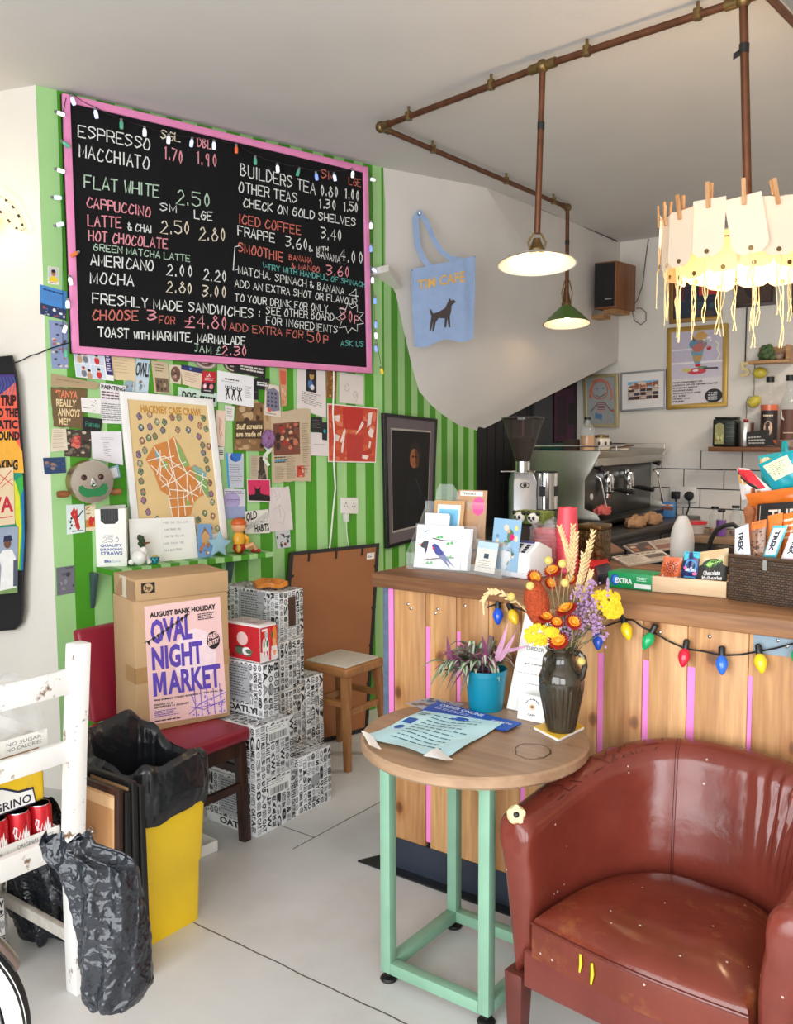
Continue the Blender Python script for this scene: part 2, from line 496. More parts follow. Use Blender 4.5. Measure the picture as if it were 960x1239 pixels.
def floor_mat():
    m = bpy.data.materials.new('concrete_floor'); m.use_nodes = True
    nt = m.node_tree; b = nt.nodes['Principled BSDF']
    tc = nt.nodes.new('ShaderNodeTexCoord')
    geo = nt.nodes.new('ShaderNodeNewGeometry')
    n = nt.nodes.new('ShaderNodeTexNoise'); n.inputs['Scale'].default_value = 1.3; n.inputs['Detail'].default_value = 8; n.inputs['Roughness'].default_value = .62
    nt.links.new(geo.outputs['Position'], n.inputs['Vector'])
    col = ramp(nt, n.outputs[0], [(.3, lin((190,188,184))), (.5, lin((206,205,202))), (.7, lin((217,216,214)))])
    sx = nt.nodes.new('ShaderNodeSeparateXYZ'); nt.links.new(geo.outputs['Position'], sx.inputs[0])
    n2 = nt.nodes.new('ShaderNodeTexNoise'); n2.inputs['Scale'].default_value = 6
    nt.links.new(geo.outputs['Position'], n2.inputs['Vector'])
    wob = math_n(nt, 'MULTIPLY', math_n(nt, 'SUBTRACT', n2.outputs[0], .5), .012)
    def joint(s, at):
        return math_n(nt, 'LESS_THAN', math_n(nt, 'ABSOLUTE', math_n(nt, 'ADD', math_n(nt, 'SUBTRACT', s, at), wob)), .0028)
    j = joint(sx.outputs['Y'], 1.875)
    k2 = math_n(nt, 'MULTIPLY', joint(sx.outputs['Y'], 2.574), math_n(nt, 'LESS_THAN', sx.outputs['X'], -2.33))
    k3 = math_n(nt, 'MULTIPLY', joint(sx.outputs['X'], -2.33), math_n(nt, 'GREATER_THAN', sx.outputs['Y'], 2.45))
    j = math_n(nt, 'MAXIMUM', j, math_n(nt, 'MAXIMUM', k2, k3))
    mx = nt.nodes.new('ShaderNodeMix'); mx.data_type = 'RGBA'
    nt.links.new(j, mx.inputs[0]); nt.links.new(col, mx.inputs[6]); mx.inputs[7].default_value = lin((92,84,76))+(1,)
    nt.links.new(mx.outputs[2], b.inputs['Base Color'])
    b.inputs['Roughness'].default_value = .42
    return m
struct(MB().bx(XL, XR, YF, YB+.3, -.12, 0), 'floor', floor_mat())
struct(MB().bx(XL, XR, YF, YB+.3, HC, HC+.12), 'ceiling', m_ceil)
GD = mat((72,148,30), .5, var=.05, sc=6, name='dark_green_gloss')
GL = mat((160,206,138), .5, var=.04, sc=6, name='pale_green_gloss')
def stripes(O, d, n, L, z0, z1, ws, t=.12):
    mb = MB(); s = 0; i = 0
    while s < L-.001:
        w = min(ws(s), L-s)
        if L-s-w < .015: w = L-s
        mb.k = i % 2
        a, b = O+d*s, O+d*(s+w)
        mb.poly([a+V((0,0,z0)), b+V((0,0,z0)), b+V((0,0,z1)), a+V((0,0,z1))])
        s += w; i += 1
    mb.k = 0
    a, b = O, O+d*L
    q = [a, b, b-n*t, a-n*t]
    for p1, p2 in ((1,2),(2,3),(3,0)):
        mb.poly([q[p1]+V((0,0,z0)), q[p2]+V((0,0,z0)), q[p2]+V((0,0,z1)), q[p1]+V((0,0,z1))])
    return mb
struct(stripes(C1, dM, nM, LM, 0, HC, lambda s: .088-.026*s/LM), 'wall_left', [GL, GD], ang=20)
LG = onW(577, 518); LG = (V((LG.x, LG.y, 0))-C2).length
struct(stripes(C2, dW, nW, LG, 0, HC, lambda s: .0685), 'wall_left_rear', [GL, GD], ang=20)
m_dark = mat((20,19,21), .6, var=.2, sc=8, name='black_panelling')
mb = MB()
q = C2+dW*LG; L2 = LW-LG
mb.prism([q, KC, KC-nW*.1, q-nW*.1], (0,0,HC))
k = 0
while k < L2:                                        # black boards with grooves
    a = q+dW*(k+.006); b = q+dW*min(k+.115, L2)
    mb.prism([a, b, b+nW*.012, a+nW*.012], (0,0,HC)); k += .121
struct(mb, 'wall_back_left', m_dark)
mb = MB(); a = C1; b = C1+dL*2.6
mb.prism([a, b, b-nL*.12, a-nL*.12+nM*0], (0,0,HC))
struct(mb, 'wall_far_left', m_plaster)
# back wall: plaster above, big brick-bond white tiles below
ZT = 1.437
m_tile = mat((226,222,216), .22, var=.02, name='white_tile'); m_grout = mat((46,44,46), .8, name='dark_grout')
struct(MB().bx(KC.x-.05, XR, YB, YB+.12, 0, HC), 'wall_back', m_plaster)
mb = MB(); tw, th, gr = .29, .137, .008
mb.k = 0; mb.bx(KC.x+.3, XR-.02, YB-.004, YB, ZT-7*(th+gr), ZT)
mb.k = 1
J = ony(849, 560, YB).x
for r in range(7):
    z1 = ZT-r*(th+gr)
    x = J-12*(tw+gr)+(r % 2)*(tw+gr)*.58
    while x < XR-.05:
        a, b = max(x+gr/2, KC.x+.3), min(x+tw+gr/2, XR-.02)
        if b-a > .03: mb.ob((a, YB-.0125, z1-th), (b-a,0,0), (0,.009,0), (0,0,th))
        x += tw+gr
struct(mb, 'trim_1', [m_grout, m_tile])
# window front behind the camera, and a side wall
struct(MB().bx(XR, XR+.12, YF, YB+.12, 0, HC), 'wall_right', m_plaster)
mb = MB(); a = C1+dL*2.6
mb.bx(XL, XL+.1, YF, a.y+.2, 0, HC)
struct(mb, 'wall_near_left', m_plaster)
mb = MB()
mb.bx(XL, XR, YF-.12, YF, 0, .25); mb.bx(XL, XR, YF-.12, YF, 2.72, HC)
mb.bx(XL, -2.75, YF-.12, YF, .25, 2.72)
for x in (-.25, 2.2): mb.bx(x, x+.2, YF-.12, YF, .25, 2.72)
struct(mb, 'wall_front', mat((60,92,70), .5, name='shopfront_paint'))
for i, (x0, x1) in enumerate(((-2.75,-.25),(-.05,2.2))):
    mb = MB(); mb.bx(x0, x1, YF-.075, YF-.065, .25, 2.72)
    w = struct(mb, 'window_%d' % (i+1), GLASS)
# plaster underside of the stairs
def curveA(t):
    px = [(464,203),(464,330),(477,357),(485,395),(497,447),(505,475),(520,492),(532,502),(553,516),(577,523)]
    k = t*(len(px)-1); i = min(int(k), len(px)-2); f = k-i
    return onW(px[i][0]+(px[i+1][0]-px[i][0])*f, px[i][1]+(px[i+1][1]-px[i][1])*f, -.005 if t > .01 else 0)
def curveB(t):
    px = [(587,225),(603,250),(618,276),(633,302),(648,330),(662,358),(676,383),(692,407),(716,427),(747,437)]
    k = t*(len(px)-1); i = min(int(k), len(px)-2); f = k-i
    return onx(px[i][0]+(px[i+1][0]-px[i][0])*f, px[i][1]+(px[i+1][1]-px[i][1])*f, XB)
def soff(t, s):
    a, b = curveA(t), curveB(t)
    p = a.lerp(b, s)
    k = math.sin(PI*s)*math.sin(PI*min(1, t*1.02))
    return p + V((.5,-.8,-.35)).normalized()*.05*k
mb = MB()
mb.grid(soff, 28, 16)
B = [soff(i/27, 1) for i in range(28)]
B[-1].y = YB
top = V((XB, YB, HC))
mb.poly(B + [top])
# closed behind: far edge wall down to the tip
far = [soff(1, i/15) for i in range(16)]
mb.add(far+[V((p.x, max(p.y, YB-.01) if i > 9 else p.y+.02, HC)) for i, p in enumerate(far)], [(i, i+1, 17+i, 16+i) for i in range(15)])
o = struct(mb, 'trim_3', mat((216,211,206), .8, var=.03, sc=3, bump=.1, bsc=12, name='stair_plaster'), ang=14)
# small plaster ledge by the blackboard
mb = MB(); P = onM(462, 345, 0)
mb.prism([onM(448,333,.0)+V((0,0,0)), onM(448,333,.0)+nM*.16, onW(478,350,.005)+nM*.05, onW(478,350,.005)], (0,0,.035))
struct(mb, 'trim_2', m_plaster)
# blackboard
PINK = mat((232,140,188), .45, name='pink_gloss', var=.06)
SLATE = mat((20,20,22), .75, spec=.2, name='blackboard_paint', var=.15, sc=5)
chW = mat((225,228,224), .9, name='white_chalk', var=.2, sc=200)
chP = mat((226,150,160), .9, name='pink_chalk', var=.2, sc=200)
chR = mat((205,112,98), .9, name='red_chalk', var=.2, sc=200)
chT = mat((96,176,168), .9, name='teal_chalk', var=.2, sc=200)
chY = mat((222,212,190), .9, name='cream_chalk', var=.2, sc=200)
chG = mat((178,205,182), .9, name='pale_green_chalk', var=.2, sc=200)
BO = .045
bq = [onM(76,112,BO), onM(446,202,BO), onM(451,452,BO), onM(88,427,BO)]
board = thing('blackboard_menu', 'large blackboard drinks menu in a pink frame, hung high on the green striped wall', 'blackboard', (bq[2]+bq[3])/2)
bs = Sheet(*bq)
mb = MB(); bs.off(-.012).slab(mb, .02)
mb.build('slate_panel', SLATE, board)
fw = .032
def frame_bars(mb, sh, w, t, front=0):
    """mitred frame of four bars on a sheet"""
    u, v = w/sh.w, w/sh.h
    o = [sh.P(0,0,front), sh.P(1,0,front), sh.P(1,1,front), sh.P(0,1,front)]
    i = [sh.P(u,v,front), sh.P(1-u,v,front), sh.P(1-u,1-v,front), sh.P(u,1-v,front)]
    b = [q-sh.n*t for q in o]; c = [q-sh.n*t for q in i]
    fs = []
    for k in range(4):
        l = (k+1) % 4
        fs += [(k, l, 4+l, 4+k), (8+k, 8+l, 12+l, 12+k), (k, l, 8+l, 8+k), (4+k, 4+l, 12+l, 12+k)]
    mb.add(o+i+b+c, fs)
mb = MB(); frame_bars(mb, bs, fw, .03); mb.build('frame', PINK, board, bevel=.004)
BS = bs.off(-.0105)
def chalk(t, a, b, h, c, w=.0062):
    P0 = hit(a[0], a[1], BS.c[0], BS.n); P1 = hit(b[0], b[1], BS.c[0], BS.n)
    H = hit(a[0], a[1]-h, BS.c[0], BS.n)-P0
    mb = MB(); hand(mb, t, P0, P1, H, BS.n, w*(.75 if h < 9.5 else 1)); mb.build('chalk_lettering', c, board, weld=False)
Z = lambda x, y: (x/3, 80+y/3)
Y = lambda x, y: (250+x/3, 80+y/3)
for t, a, b, h, c in [
 ('ESPRESSO', Z(285,255), Z(545,305), 14, chW), ('MACCHIATO', Z(290,330), Z(540,375), 15, chW),
 ('SGL', Z(585,262), Z(655,275), 10, chY), ('DBL', Z(718,290), Z(768,300), 10, chP), ('1.70', Z(600,335), Z(665,355), 15, chP), ('1.90', Z(718,355), Z(788,367), 15, chP),
 ('FLAT WHITE', Z(308,440), Z(578,475), 15, chG), ('2.50', Z(637,500), Z(765,515), 17, chG), ('SM', Z(583,523), Z(640,533), 9, chW), ('LGE', Z(706,552), Z(770,560), 10, chW),
 ('CAPPUCCINO', Z(315,510), Z(545,547), 12, chP), ('LATTE', Z(318,578), Z(440,587), 13, chP), ('& CHAI', Z(465,595), Z(550,605), 9, chW),
 ('2.50', Z(583,605), Z(690,612), 15, chY), ('2.80', Z(722,630), Z(820,635), 15, chY), ('HOT CHOCOLATE', Z(322,632), Z(607,662), 12, chP),
 ('GREEN MATCHA LATTE', Z(340,668), Z(690,710), 8, chG), ('AMERICANO', Z(330,722), Z(557,743), 13, chW), ('2.00', Z(605,760), Z(700,766), 13, chW), ('2.20', Z(738,776), Z(825,785), 13, chW),
 ('MOCHA', Z(330,787), Z(485,797), 13, chW), ('2.80', Z(605,820), Z(700,826), 13, chY), ('3.00', Z(735,835), Z(823,840), 13, chY),
 ('FRESHLY MADE SANDWICHES :', Z(337,860), Z(945,915), 12, chW), ('CHOOSE', Z(335,920), Z(500,924), 12, chR), ('3', Z(535,922), Z(568,924), 12, chP), ('FOR', Z(578,934), Z(635,936), 9, chR),
 ('£', Z(670,948), Z(705,950), 14, chP), ('4.80', Z(718,948), Z(825,954), 15, chP), ('ADD EXTRA FOR', Y(85,958), Y(350,988), 9, chR), ('50p', Y(367,1000), Y(438,1005), 13, chR),
 ('TOAST with MARMITE, MARMALADE', Z(357,980), Z(890,1012), 11, chW), ('JAM £', Z(703,1034), Z(800,1046), 9, chG), ('2.30', Z(805,1048), Z(898,1052), 11, chP), ('ASK US', Y(488,1015), Y(570,1018), 6.5, chT),
 ('BUILDERS TEA', Y(125,395), Y(395,465), 14, chW), ('SM', Y(415,405), Y(462,414), 10, chR), ('LGE', Y(517,430), Y(560,437), 9, chR), ('0.80', Y(412,468), Y(478,475), 12, chW), ('1.00', Y(505,480), Y(555,490), 12, chW),
 ('OTHER TEAS', Y(118,455), Y(328,497), 12, chW), ('1.30', Y(412,515), Y(470,522), 11, chW), ('1.50', Y(500,525), Y(550,530), 11, chW), ('CHECK ON GOLD SHELVES', Y(133,510), Y(540,582), 10, chW),
 ('ICED COFFEE', Y(117,570), Y(342,612), 11, chR), ('3.40', Y(415,625), Y(492,635), 13, chW), ('FRAPPE', Y(115,612), Y(247,642), 11, chW), ('3.60', Y(287,655), Y(368,668), 13, chW),
 ('& with', Y(372,672), Y(440,670), 7, chW), ('BANANA', Y(402,692), Y(485,715), 8, chW), ('4.00', Y(485,705), Y(568,720), 14, chW), ('SMOOTHIE', Y(117,672), Y(277,710), 11, chR), ('BANANA', Y(300,702), Y(382,715), 6.5, chR), ('& MANGO', Y(310,733), Y(410,748), 6.5, chR), ('3.60', Y(437,758), Y(520,765), 12, chP),
 ('TRY WITH HANDFUL OF SPINACH', Y(222,738), Y(575,803), 6.5, chT), ('MATCHA, SPINACH & BANANA', Y(115,752), Y(500,830), 9, chW), ('4', Y(517,842), Y(550,846), 12, chW), ('ADD AN EXTRA SHOT OR FLAVOUR', Y(103,800), Y(545,868), 8.5, chW),
 ('TO YOUR DRINK FOR ONLY', Y(103,852), Y(440,893), 8.5, chW), ('30p', Y(487,920), Y(550,940), 14, chP), ('SEE OTHER BOARD', Y(217,900), Y(462,925), 9, chW), ('FOR INGREDIENTS', Y(217,935), Y(475,970), 9, chW)]:
    chalk(t, a, b, h, c)
mb = MB()
def bpx(x, y): return hit(x, y, BS.c[0], BS.n)
ribbon(mb, [bpx(*Y(*p)) for p in [(122,652),(103,656),(97,742),(112,738)]], .005, BS.n)
cx0, cy0 = 522, 915
st = [bpx(*Y(cx0+(52 if i % 2 else 33)*math.cos(i*PI/9), cy0+(55 if i % 2 else 36)*math.sin(i*PI/9))) for i in range(18)]
ribbon(mb, st+st[:1], .005, BS.n)
mb.build('chalk_drawing', chW, board, weld=False)
mb = MB()
ribbon(mb, [bpx(*Y(*p)) for p in [(205,712),(208,730),(222,728),(214,722)]], .004, BS.n)
mb.build('chalk_drawing', chT, board, weld=False)
# fairy lights around the blackboard: one string, each bulb a part
fl = thing('fairy_lights', 'string of small bottle-shaped fairy lights along three edges of the blackboard', 'fairy lights', onM(76,112,.06))
top_ = [(88,121,20),(116,137,12),(147,150,0),(175,159,0),(204,168,-5),(232,172,-10),(259,175,0),(286,180,0),(309,194,0),(336,203,5),(361,208,-20),(383,213,10),(405,214,15),(427,210,-5)]
left_ = [(72,137,80),(79,174,60),(72,206,80),(68,239,95),(71,272,110),(91,307,-55),(85,339,10),(82,367,0),(79,397,-20),(80,427,0)]
right_ = [(450,217,90),(449,272,0),(449,300,0),(452,326,60),(451,338,0),(454,363,0),(455,392,0),(455,405,10),(455,421,10),(462,448,20)]
gl = [(205,220,255),(235,235,240),(90,170,140),(225,120,60),(120,150,220)]
capm = mat((120,122,124), .4, name='bulb_cap')
def wire_on(pts, off): return [onM(x, y-5, off) for x, y in pts]
mb = MB()
def sag(a, b, d, n=6): return [V(a).lerp(V(b), i/n)+V((0,0,-d*math.sin(PI*i/n))) for i in range(n)]
seq = [onM(x, y-7, .058) for x, y, _ in top_]; pts = []
for a, b in zip(seq, seq[1:]): pts += sag(a, b, .006)
mb.tube(pts+[seq[-1]], .0016, 5)
seq = [onM(x, y, .05) for x, y in [(80,118)]+[(76,p[1]) for p in left_]]; mb.tube(seq, .0016, 5)
seq = [onM(x, y, .05) for x, y in [(447,205),(450,225),(452,272),(451,300),(450,330),(453,363),(454,400),(458,425),(461,440)]]; mb.tube(seq, .0016, 5)
mb.build('cable', BLACKM, fl)
for i, (x, y, a) in enumerate(top_+left_+right_):
    c = onM(x, y, .066)
    c3 = gl[[0,0,2,1,1,0,0,3,2,1,2,4,0,1,1,2,1,0,0,3,1,1,1,2,1,1,4,0,1,4,4,1,4,1][i % 34]]
    if i == len(top_+left_+right_)-1: c3 = (238,200,50)
    if i == 7: c3 = (228,104,60)
    R = Matrix.Rotation(math.radians(a), 3, nM)
    mb = MB()
    mb.lathe([(.0,-.022),(.0075,-.021),(.009,-.015),(.009,.004),(.006,.01),(.005,.013)], c, 10, R)
    bu = mb.build('bulb', mat(c3, .2, name='fairy_bulb', var=.05, emit=.8 if c3[2] > 200 else .15), fl)
    mb = MB(); mb.lathe([(.0055,.011),(.0065,.013),(.006,.022),(.002,.023)], c, 8, R); mb.build('bulb_cap', capm, fl)
# paper and pictures on the green wall
GRP = 'papers pinned to the green wall'
def paper(name, label, cat, px, layer, color, draw=None, plane=None, t=.0007, rough=.7, lift=0, jag=0):
    pl = plane or onM
    off = .0012+layer*.0022
    sh = Sheet(*[pl(x, y, off+(lift if i in (2,3) else 0)) for i, (x, y) in enumerate(px)])
    mb = MB()
    if jag:
        o = []
        for a, b in (((0,0),(1,0)),((1,0),(1,1)),((1,1),(0,1)),((0,1),(0,0))):
            for k in range(7):
                f = k/7; u = a[0]+(b[0]-a[0])*f; v = a[1]+(b[1]-a[1])*f
                o.append(sh.P(u+random.uniform(-jag,jag)*.5, v+random.uniform(-jag,jag)*.5))
        mb.prism(o, -sh.n*t)
    else: sh.slab(mb, t)
    o = mb.build(name, mat(color, rough, name='paper_sheet', var=.05, sc=12))
    tag(o, label, cat, GRP)
    if draw:
        pic = Print(sh); let = Print(sh, .0014)
        draw(pic, let)
        if pic.mb.v: pic.build('picture', o)
        if let.mb.v: let.build('lettering', o)
    return o, sh
K0 = (30,28,30)
def d_player(p, t):
    p.rect(.05,.03,.95,.85,(196,200,196)); p.circ(.5,.36,.2,.17,(172,120,90)); p.circ(.5,.25,.2,.1,(40,30,26)); p.poly([(.1,.85),(.2,.6),(.5,.52),(.8,.6),(.9,.85)],(234,204,40)); t.lines(.2,.89,.8,.95,1,K0)
paper('photo_card', 'small photo of a dark-haired person in yellow top, left of the blackboard', 'photo', [(58,322),(71,324),(72,345),(58,343)], 0, (236,226,214), d_player)
def d_blue(p, t):
    p.rect(0,.62,1,1,(38,58,96)); p.blobs(.02,.66,.98,.98,14,[(200,190,190),(160,70,70),(60,90,140),(230,230,230)],.07,.06); t.lines(.12,.1,.9,.2,1,(30,60,110)); t.lines(.2,.26,.8,.5,3,(90,130,180),.3)
paper('postcard', 'bright blue postcard with a navy street scene along its foot, beside the blackboard', 'postcard', [(48,344),(81,353),(80,388),(49,380)], 1, (72,138,206), d_blue)
def d_strip(p, t):
    for i in range(22): p.circ(random.uniform(.12,.88), random.uniform(.05,.95), .1, .025, random.choice([(190,90,80),(70,70,90),(220,200,170)]), 8)
paper('bookmark', 'narrow lilac-blue patterned paper strip hanging at the lower left corner of the blackboard', 'bookmark', [(59,387),(82,390),(83,446),(63,446)], 0, (138,152,190), d_strip)
def d_comic(p, t):
    for u, v in ((.02,.04),(.42,.04),(.02,.52),(.42,.52)):
        p.rect(u,v,u+.37,v+.45,(206,218,232))
    for u, v, c, h in ((.15,.3,(200,160,110),(40,30,30)),(.3,.28,(120,125,132),(180,50,46)),(.6,.28,(206,48,44),(30,26,26)),(.22,.78,(120,120,130),(150,60,46)),(.36,.86,(190,150,120),(60,40,36)),(.62,.78,(206,48,44),(30,26,26))):
        p.circ(u,v+.06,.07,.13,c,10); p.circ(u,v-.1,.04,.07,(226,182,152),10); p.circ(u,v-.14,.045,.05,h,10)
    p.rect(.82,0,1,.8,(44,36,96)); t.lines(.85,.1,.97,.7,7,(230,220,240),.5)
paper('photo_sheet', 'white sheet with four panels of people in red and grey, directly under the blackboard corner', 'photo sheet', [(88,421),(134,428),(138,461),(92,456)], 3, (240,238,236), d_comic, lift=.008)
paper('note', 'pale cream torn-edged note with faint handwriting under the blackboard', 'note', [(134,429),(163,434),(165,461),(137,459)], 2, (222,200,160), lambda p, t: t.lines(.1,.15,.85,.8,5,(170,140,110),.15), jag=.05)
def d_owl(p, t):
    p.blobs(.02,.6,.98,.98,10,[(120,140,160),(180,180,170),(150,120,90)],.12,.08); t.text('OWL!',.05,.08,.95,.5,K0,.03)
paper('card', 'pale blue card printed OWL! in tall black letters', 'card', [(165,434),(182,436),(179,478),(160,476)], 1, (196,214,226), d_owl)
paper('card', 'folded pale blue leaflet with small birds, its lower end under the OWL! card', 'leaflet', [(152,461),(178,462),(172,478),(148,475)], 0, (150,172,190), lambda p, t: p.blobs(.1,.1,.9,.9,8,[(150,110,80),(110,120,130)],.09,.12))
def d_brown(p, t):
    p.rect(.12,.52,.95,.97,(120,100,78)); p.blobs(.15,.55,.92,.95,12,[(60,48,38),(170,150,120),(90,70,54)],.1,.1); t.lines(.2,.1,.8,.38,3,(110,90,70),.25)
paper('card', 'beige card with an old brown group photograph on its lower half', 'card', [(183,436),(203,439),(206,476),(187,475)], 2, (204,184,152), d_brown)
def d_round(p, t):
    p.circ(.5,.5,.42,.42,(110,80,66)); p.blobs(.2,.2,.8,.8,8,[(190,150,130),(70,50,44)],.12,.12)
paper('card', 'small cream card with a round brown portrait, between beige card and navy-topped letter', 'card', [(205,441),(220,442),(219,465),(206,463)], 1, (220,204,180), d_round)
def d_letter(p, t):
    p.rect(0,0,1,.25,(44,50,100)); p.circ(.42,.13,.06,.07,(90,130,200)); t.lines(.12,.36,.88,.85,5,(150,120,100),.2)
paper('letter', 'cream letter with a navy blue band across its top', 'letter', [(219,441),(246,446),(244,471),(221,465)], 3, (228,206,180), d_letter)
def d_redcard(p, t):
    p.rect(0,0,1,.5,(190,34,48)); p.rect(0,.5,1,1,(40,34,44)); t.text('LA',.3,.08,.6,.26,(240,220,220),.03); t.lines(.2,.3,.85,.45,2,(240,200,200),.5,.1); p.circ(.26,.68,.15,.12,(226,130,140)); p.circ(.74,.68,.15,.12,(226,130,140)); p.circ(.26,.68,.08,.07,(250,240,240)); t.lines(.2,.86,.8,.94,1,(220,220,220))
paper('card', 'red and black card with two pink hearts left of the dancers poster', 'card', [(245,449),(262,450),(259,477),(243,475)], 4, (180,40,50), d_redcard)
def d_dance(p, t):
    for u in (.28,.44,.6):
        k = random.uniform(-.02,.02)
        p.circ(u,.47,.022,.032,K0,10); p.poly([(u-.03,.52),(u+.03,.52),(u+.025,.7),(u-.025,.7)],K0)
        p.line([(u-.03,.54),(u-.065,.5+k),(u-.05,.42)],.005,K0); p.line([(u+.03,.54),(u+.065,.5-k),(u+.05,.44)],.005,K0)
        p.line([(u-.015,.68),(u-.045,.78),(u-.03,.86)],.006,K0); p.line([(u+.015,.68),(u+.035,.78),(u+.06,.84)],.006,K0)
    t.lines(.2,.2,.58,.26,1,(70,70,74),.7,.0); t.lines(.1,.3,.62,.33,1,(140,140,144),.5); t.lines(.74,.35,.95,.75,7,(150,150,154),.3)
paper('poster', 'white poster with three black dancing figures in a row', 'poster', [(263,448),(307,456),(307,493),(263,486)], 6, (234,234,236), d_dance, lift=.006)
paper('flyer', 'black flyer with white scrawled letters behind the dancers poster', 'flyer', [(283,437),(322,443),(321,458),(283,450)], 4, (38,34,34), lambda p, t: t.lines(.2,.25,.95,.75,2,(220,214,206),.6,.1))
paper('card', 'black business card with white lettering at the top right of the dancers poster', 'card', [(309,457),(326,458),(325,473),(309,470)], 7, (30,30,32), lambda p, t: t.lines(.12,.35,.9,.75,2,(235,235,235),.6,.1))
paper('strip', 'narrow black paper strip right of the dancers poster', 'paper strip', [(306,458),(312,459),(313,484),(306,483)], 6, (34,33,36), lambda p, t: p.rect(.2,.6,.8,.65,(80,80,84)))
def d_build(p, t):
    p.poly([(.1,.2),(.6,.08),(.95,.2),(.95,.78),(.5,.85),(.1,.75)],(126,122,140))
    for i in range(4):
        for j in range(3): p.rect(.16+j*.24,.24+i*.13,.3+j*.24,.32+i*.13,(70,70,92))
    p.circ(.3,.82,.12,.06,(210,90,80)); t.lines(.1,.92,.9,.96,1,(90,80,80))
paper('print', 'cream print of a tall grey building with rows of windows', 'print', [(321,464),(338,467),(340,505),(320,502)], 7, (222,206,190), d_build)
paper('strip', 'tall orange and cream paper strip right of the building print', 'paper strip', [(337,443),(347,445),(347,491),(341,492)], 3, (206,150,118), lambda p, t: (p.rect(.1,.1,.9,.45,(206,96,70)), p.blobs(.05,.5,.95,.95,6,[(214,180,150),(190,120,90)],.2,.1)))
def d_por(p, t):
    p.rect(.31,.01,.67,.53,(34,34,44)); p.circ(.5,.17,.08,.09,(190,150,80)); p.circ(.5,.1,.09,.05,(60,44,30)); p.circ(.46,.36,.09,.1,(70,110,170)); p.circ(.52,.42,.07,.06,(220,220,224)); t.lines(.16,.56,.92,.85,7,(120,112,112),.3,.4)
paper('poster', 'white page with a dark upright portrait above centred text, under the blackboard', 'poster', [(360,444),(394,447),(395,506),(359,494)], 3, (226,216,212), d_por)
def d_tiki(p, t):
    p.rect(.08,.02,.92,.98,(132,84,40)); p.blobs(.1,.04,.9,.96,22,[(200,160,80),(70,40,24),(170,110,50)],.16,.05)
paper('bookmark', 'brown and gold carved-looking strip hanging above the red print', 'bookmark', [(395,447),(408,449),(407,483),(395,481)], 2, (150,120,70), d_tiki)
def d_sketch(p, t):
    for c in ([(.25,.4),(.2,.55),(.35,.6),(.42,.5)],[(.3,.35),(.4,.42)],[(.55,.75),(.62,.55),(.7,.7),(.6,.8)],[(.66,.55),(.75,.66),(.7,.9)]): p.line(c,.0016,(90,84,84))
paper('drawing', 'cream sheet with a faint pencil sketch at the right end below the blackboard', 'drawing', [(411,450),(440,455),(440,490),(411,487)], 1, (222,212,204), d_sketch)
def d_red(p, t):
    p.rect(.02,.02,.98,.98,(196,74,50)); p.blobs(.03,.03,.97,.97,34,[(206,96,60),(180,54,42),(214,120,90)],.14,.08)
    p.rect(.38,.5,.72,.96,(182,58,50)); p.rect(.3,.04,.7,.42,(186,50,42))
    for q in ([(.3,.55),(.26,.82),(.3,.84),(.35,.45)],[(.33,.4),(.24,.64),(.27,.66),(.36,.46)],[(.6,.42),(.68,.25),(.72,.3),(.66,.4),(.54,.52)],[(.8,.1),(.88,.08),(.86,.3),(.78,.36)],[(.8,.45),(.86,.36),(.93,.42),(.9,.55),(.84,.53)],[(.84,.6),(.88,.62),(.86,.74),(.82,.72)],[(.12,.2),(.24,.18),(.22,.3),(.14,.28)],[(.12,.5),(.24,.54),(.2,.64),(.12,.62)],[(.7,.85),(.84,.88),(.8,.94),(.7,.92)]): p.poly(q,(236,214,206))
paper('art_print', 'large red and orange painted print with pale brush marks on the striped wall', 'print', [(396,488),(458,494),(455,560),(397,559)], 5, (238,222,216), d_red)
def d_news(p, t):
    p.rect(.05,.17,.72,.62,(120,70,54)); p.blobs(.06,.18,.71,.6,40,[(60,44,40),(190,110,80),(160,50,46),(210,170,130),(90,60,50)],.08,.06)
    t.lines(.06,.64,.4,.74,3,(50,46,44),.5,.2); t.rect(.06,.68,.34,.705,(90,150,180)); t.lines(.06,.78,.32,.96,8,(140,124,106),.35); t.lines(.36,.64,.6,.96,14,(140,124,106),.35); t.lines(.78,.2,.95,.9,24,(140,124,106),.35)
    p.rect(.62,.78,.82,.94,(190,70,56)); p.blobs(.63,.8,.81,.93,6,[(60,44,40),(220,180,150)],.05,.04)
paper('newspaper_page', 'large torn newspaper page with a crowded red photograph, beside the brown collage', 'newspaper', [(328,498),(375,494),(377,582),(330,584)], 5, (196,176,148), d_news, jag=.03)
paper('card', 'small black leaflet between the newspaper page and the red print', 'leaflet', [(377,504),(390,505),(390,524),(377,522)], 4, (40,36,38), lambda p, t: t.lines(.1,.2,.9,.8,5,(110,104,104),.3))
paper('strip', 'slim black and teal strip tucked against the left edge of the red print', 'paper strip', [(390,511),(396,511),(396,533),(390,532)], 4, (30,40,44), lambda p, t: p.circ(.5,.5,.25,.12,(40,150,170)))
paper('note', 'plain white note with one typed line below the small black leaflet', 'note', [(375,523),(397,524),(397,552),(376,551)], 3, (224,214,212), lambda p, t: t.lines(.2,.5,.9,.55,1,(140,134,134),.5))
def d_scum(p, t):
    p.blobs(.03,.02,.97,.4,16,[(70,50,34),(190,160,120),(50,36,26),(150,110,70)],.12,.1); p.blobs(.03,.76,.97,.98,12,[(190,160,120),(60,44,30),(160,120,80)],.12,.08)
    p.rect(.02,.36,.98,.74,(74,56,40)); t.text('Stuff screams',.05,.42,.95,.54,(236,214,166),.03); t.text('are made of',.05,.58,.92,.7,(236,214,166),.03)
paper('collage', 'brown newspaper collage with a dark band of cream headline lettering', 'collage', [(286,490),(318,487),(320,546),(283,545)], 6, (130,98,64), d_scum)
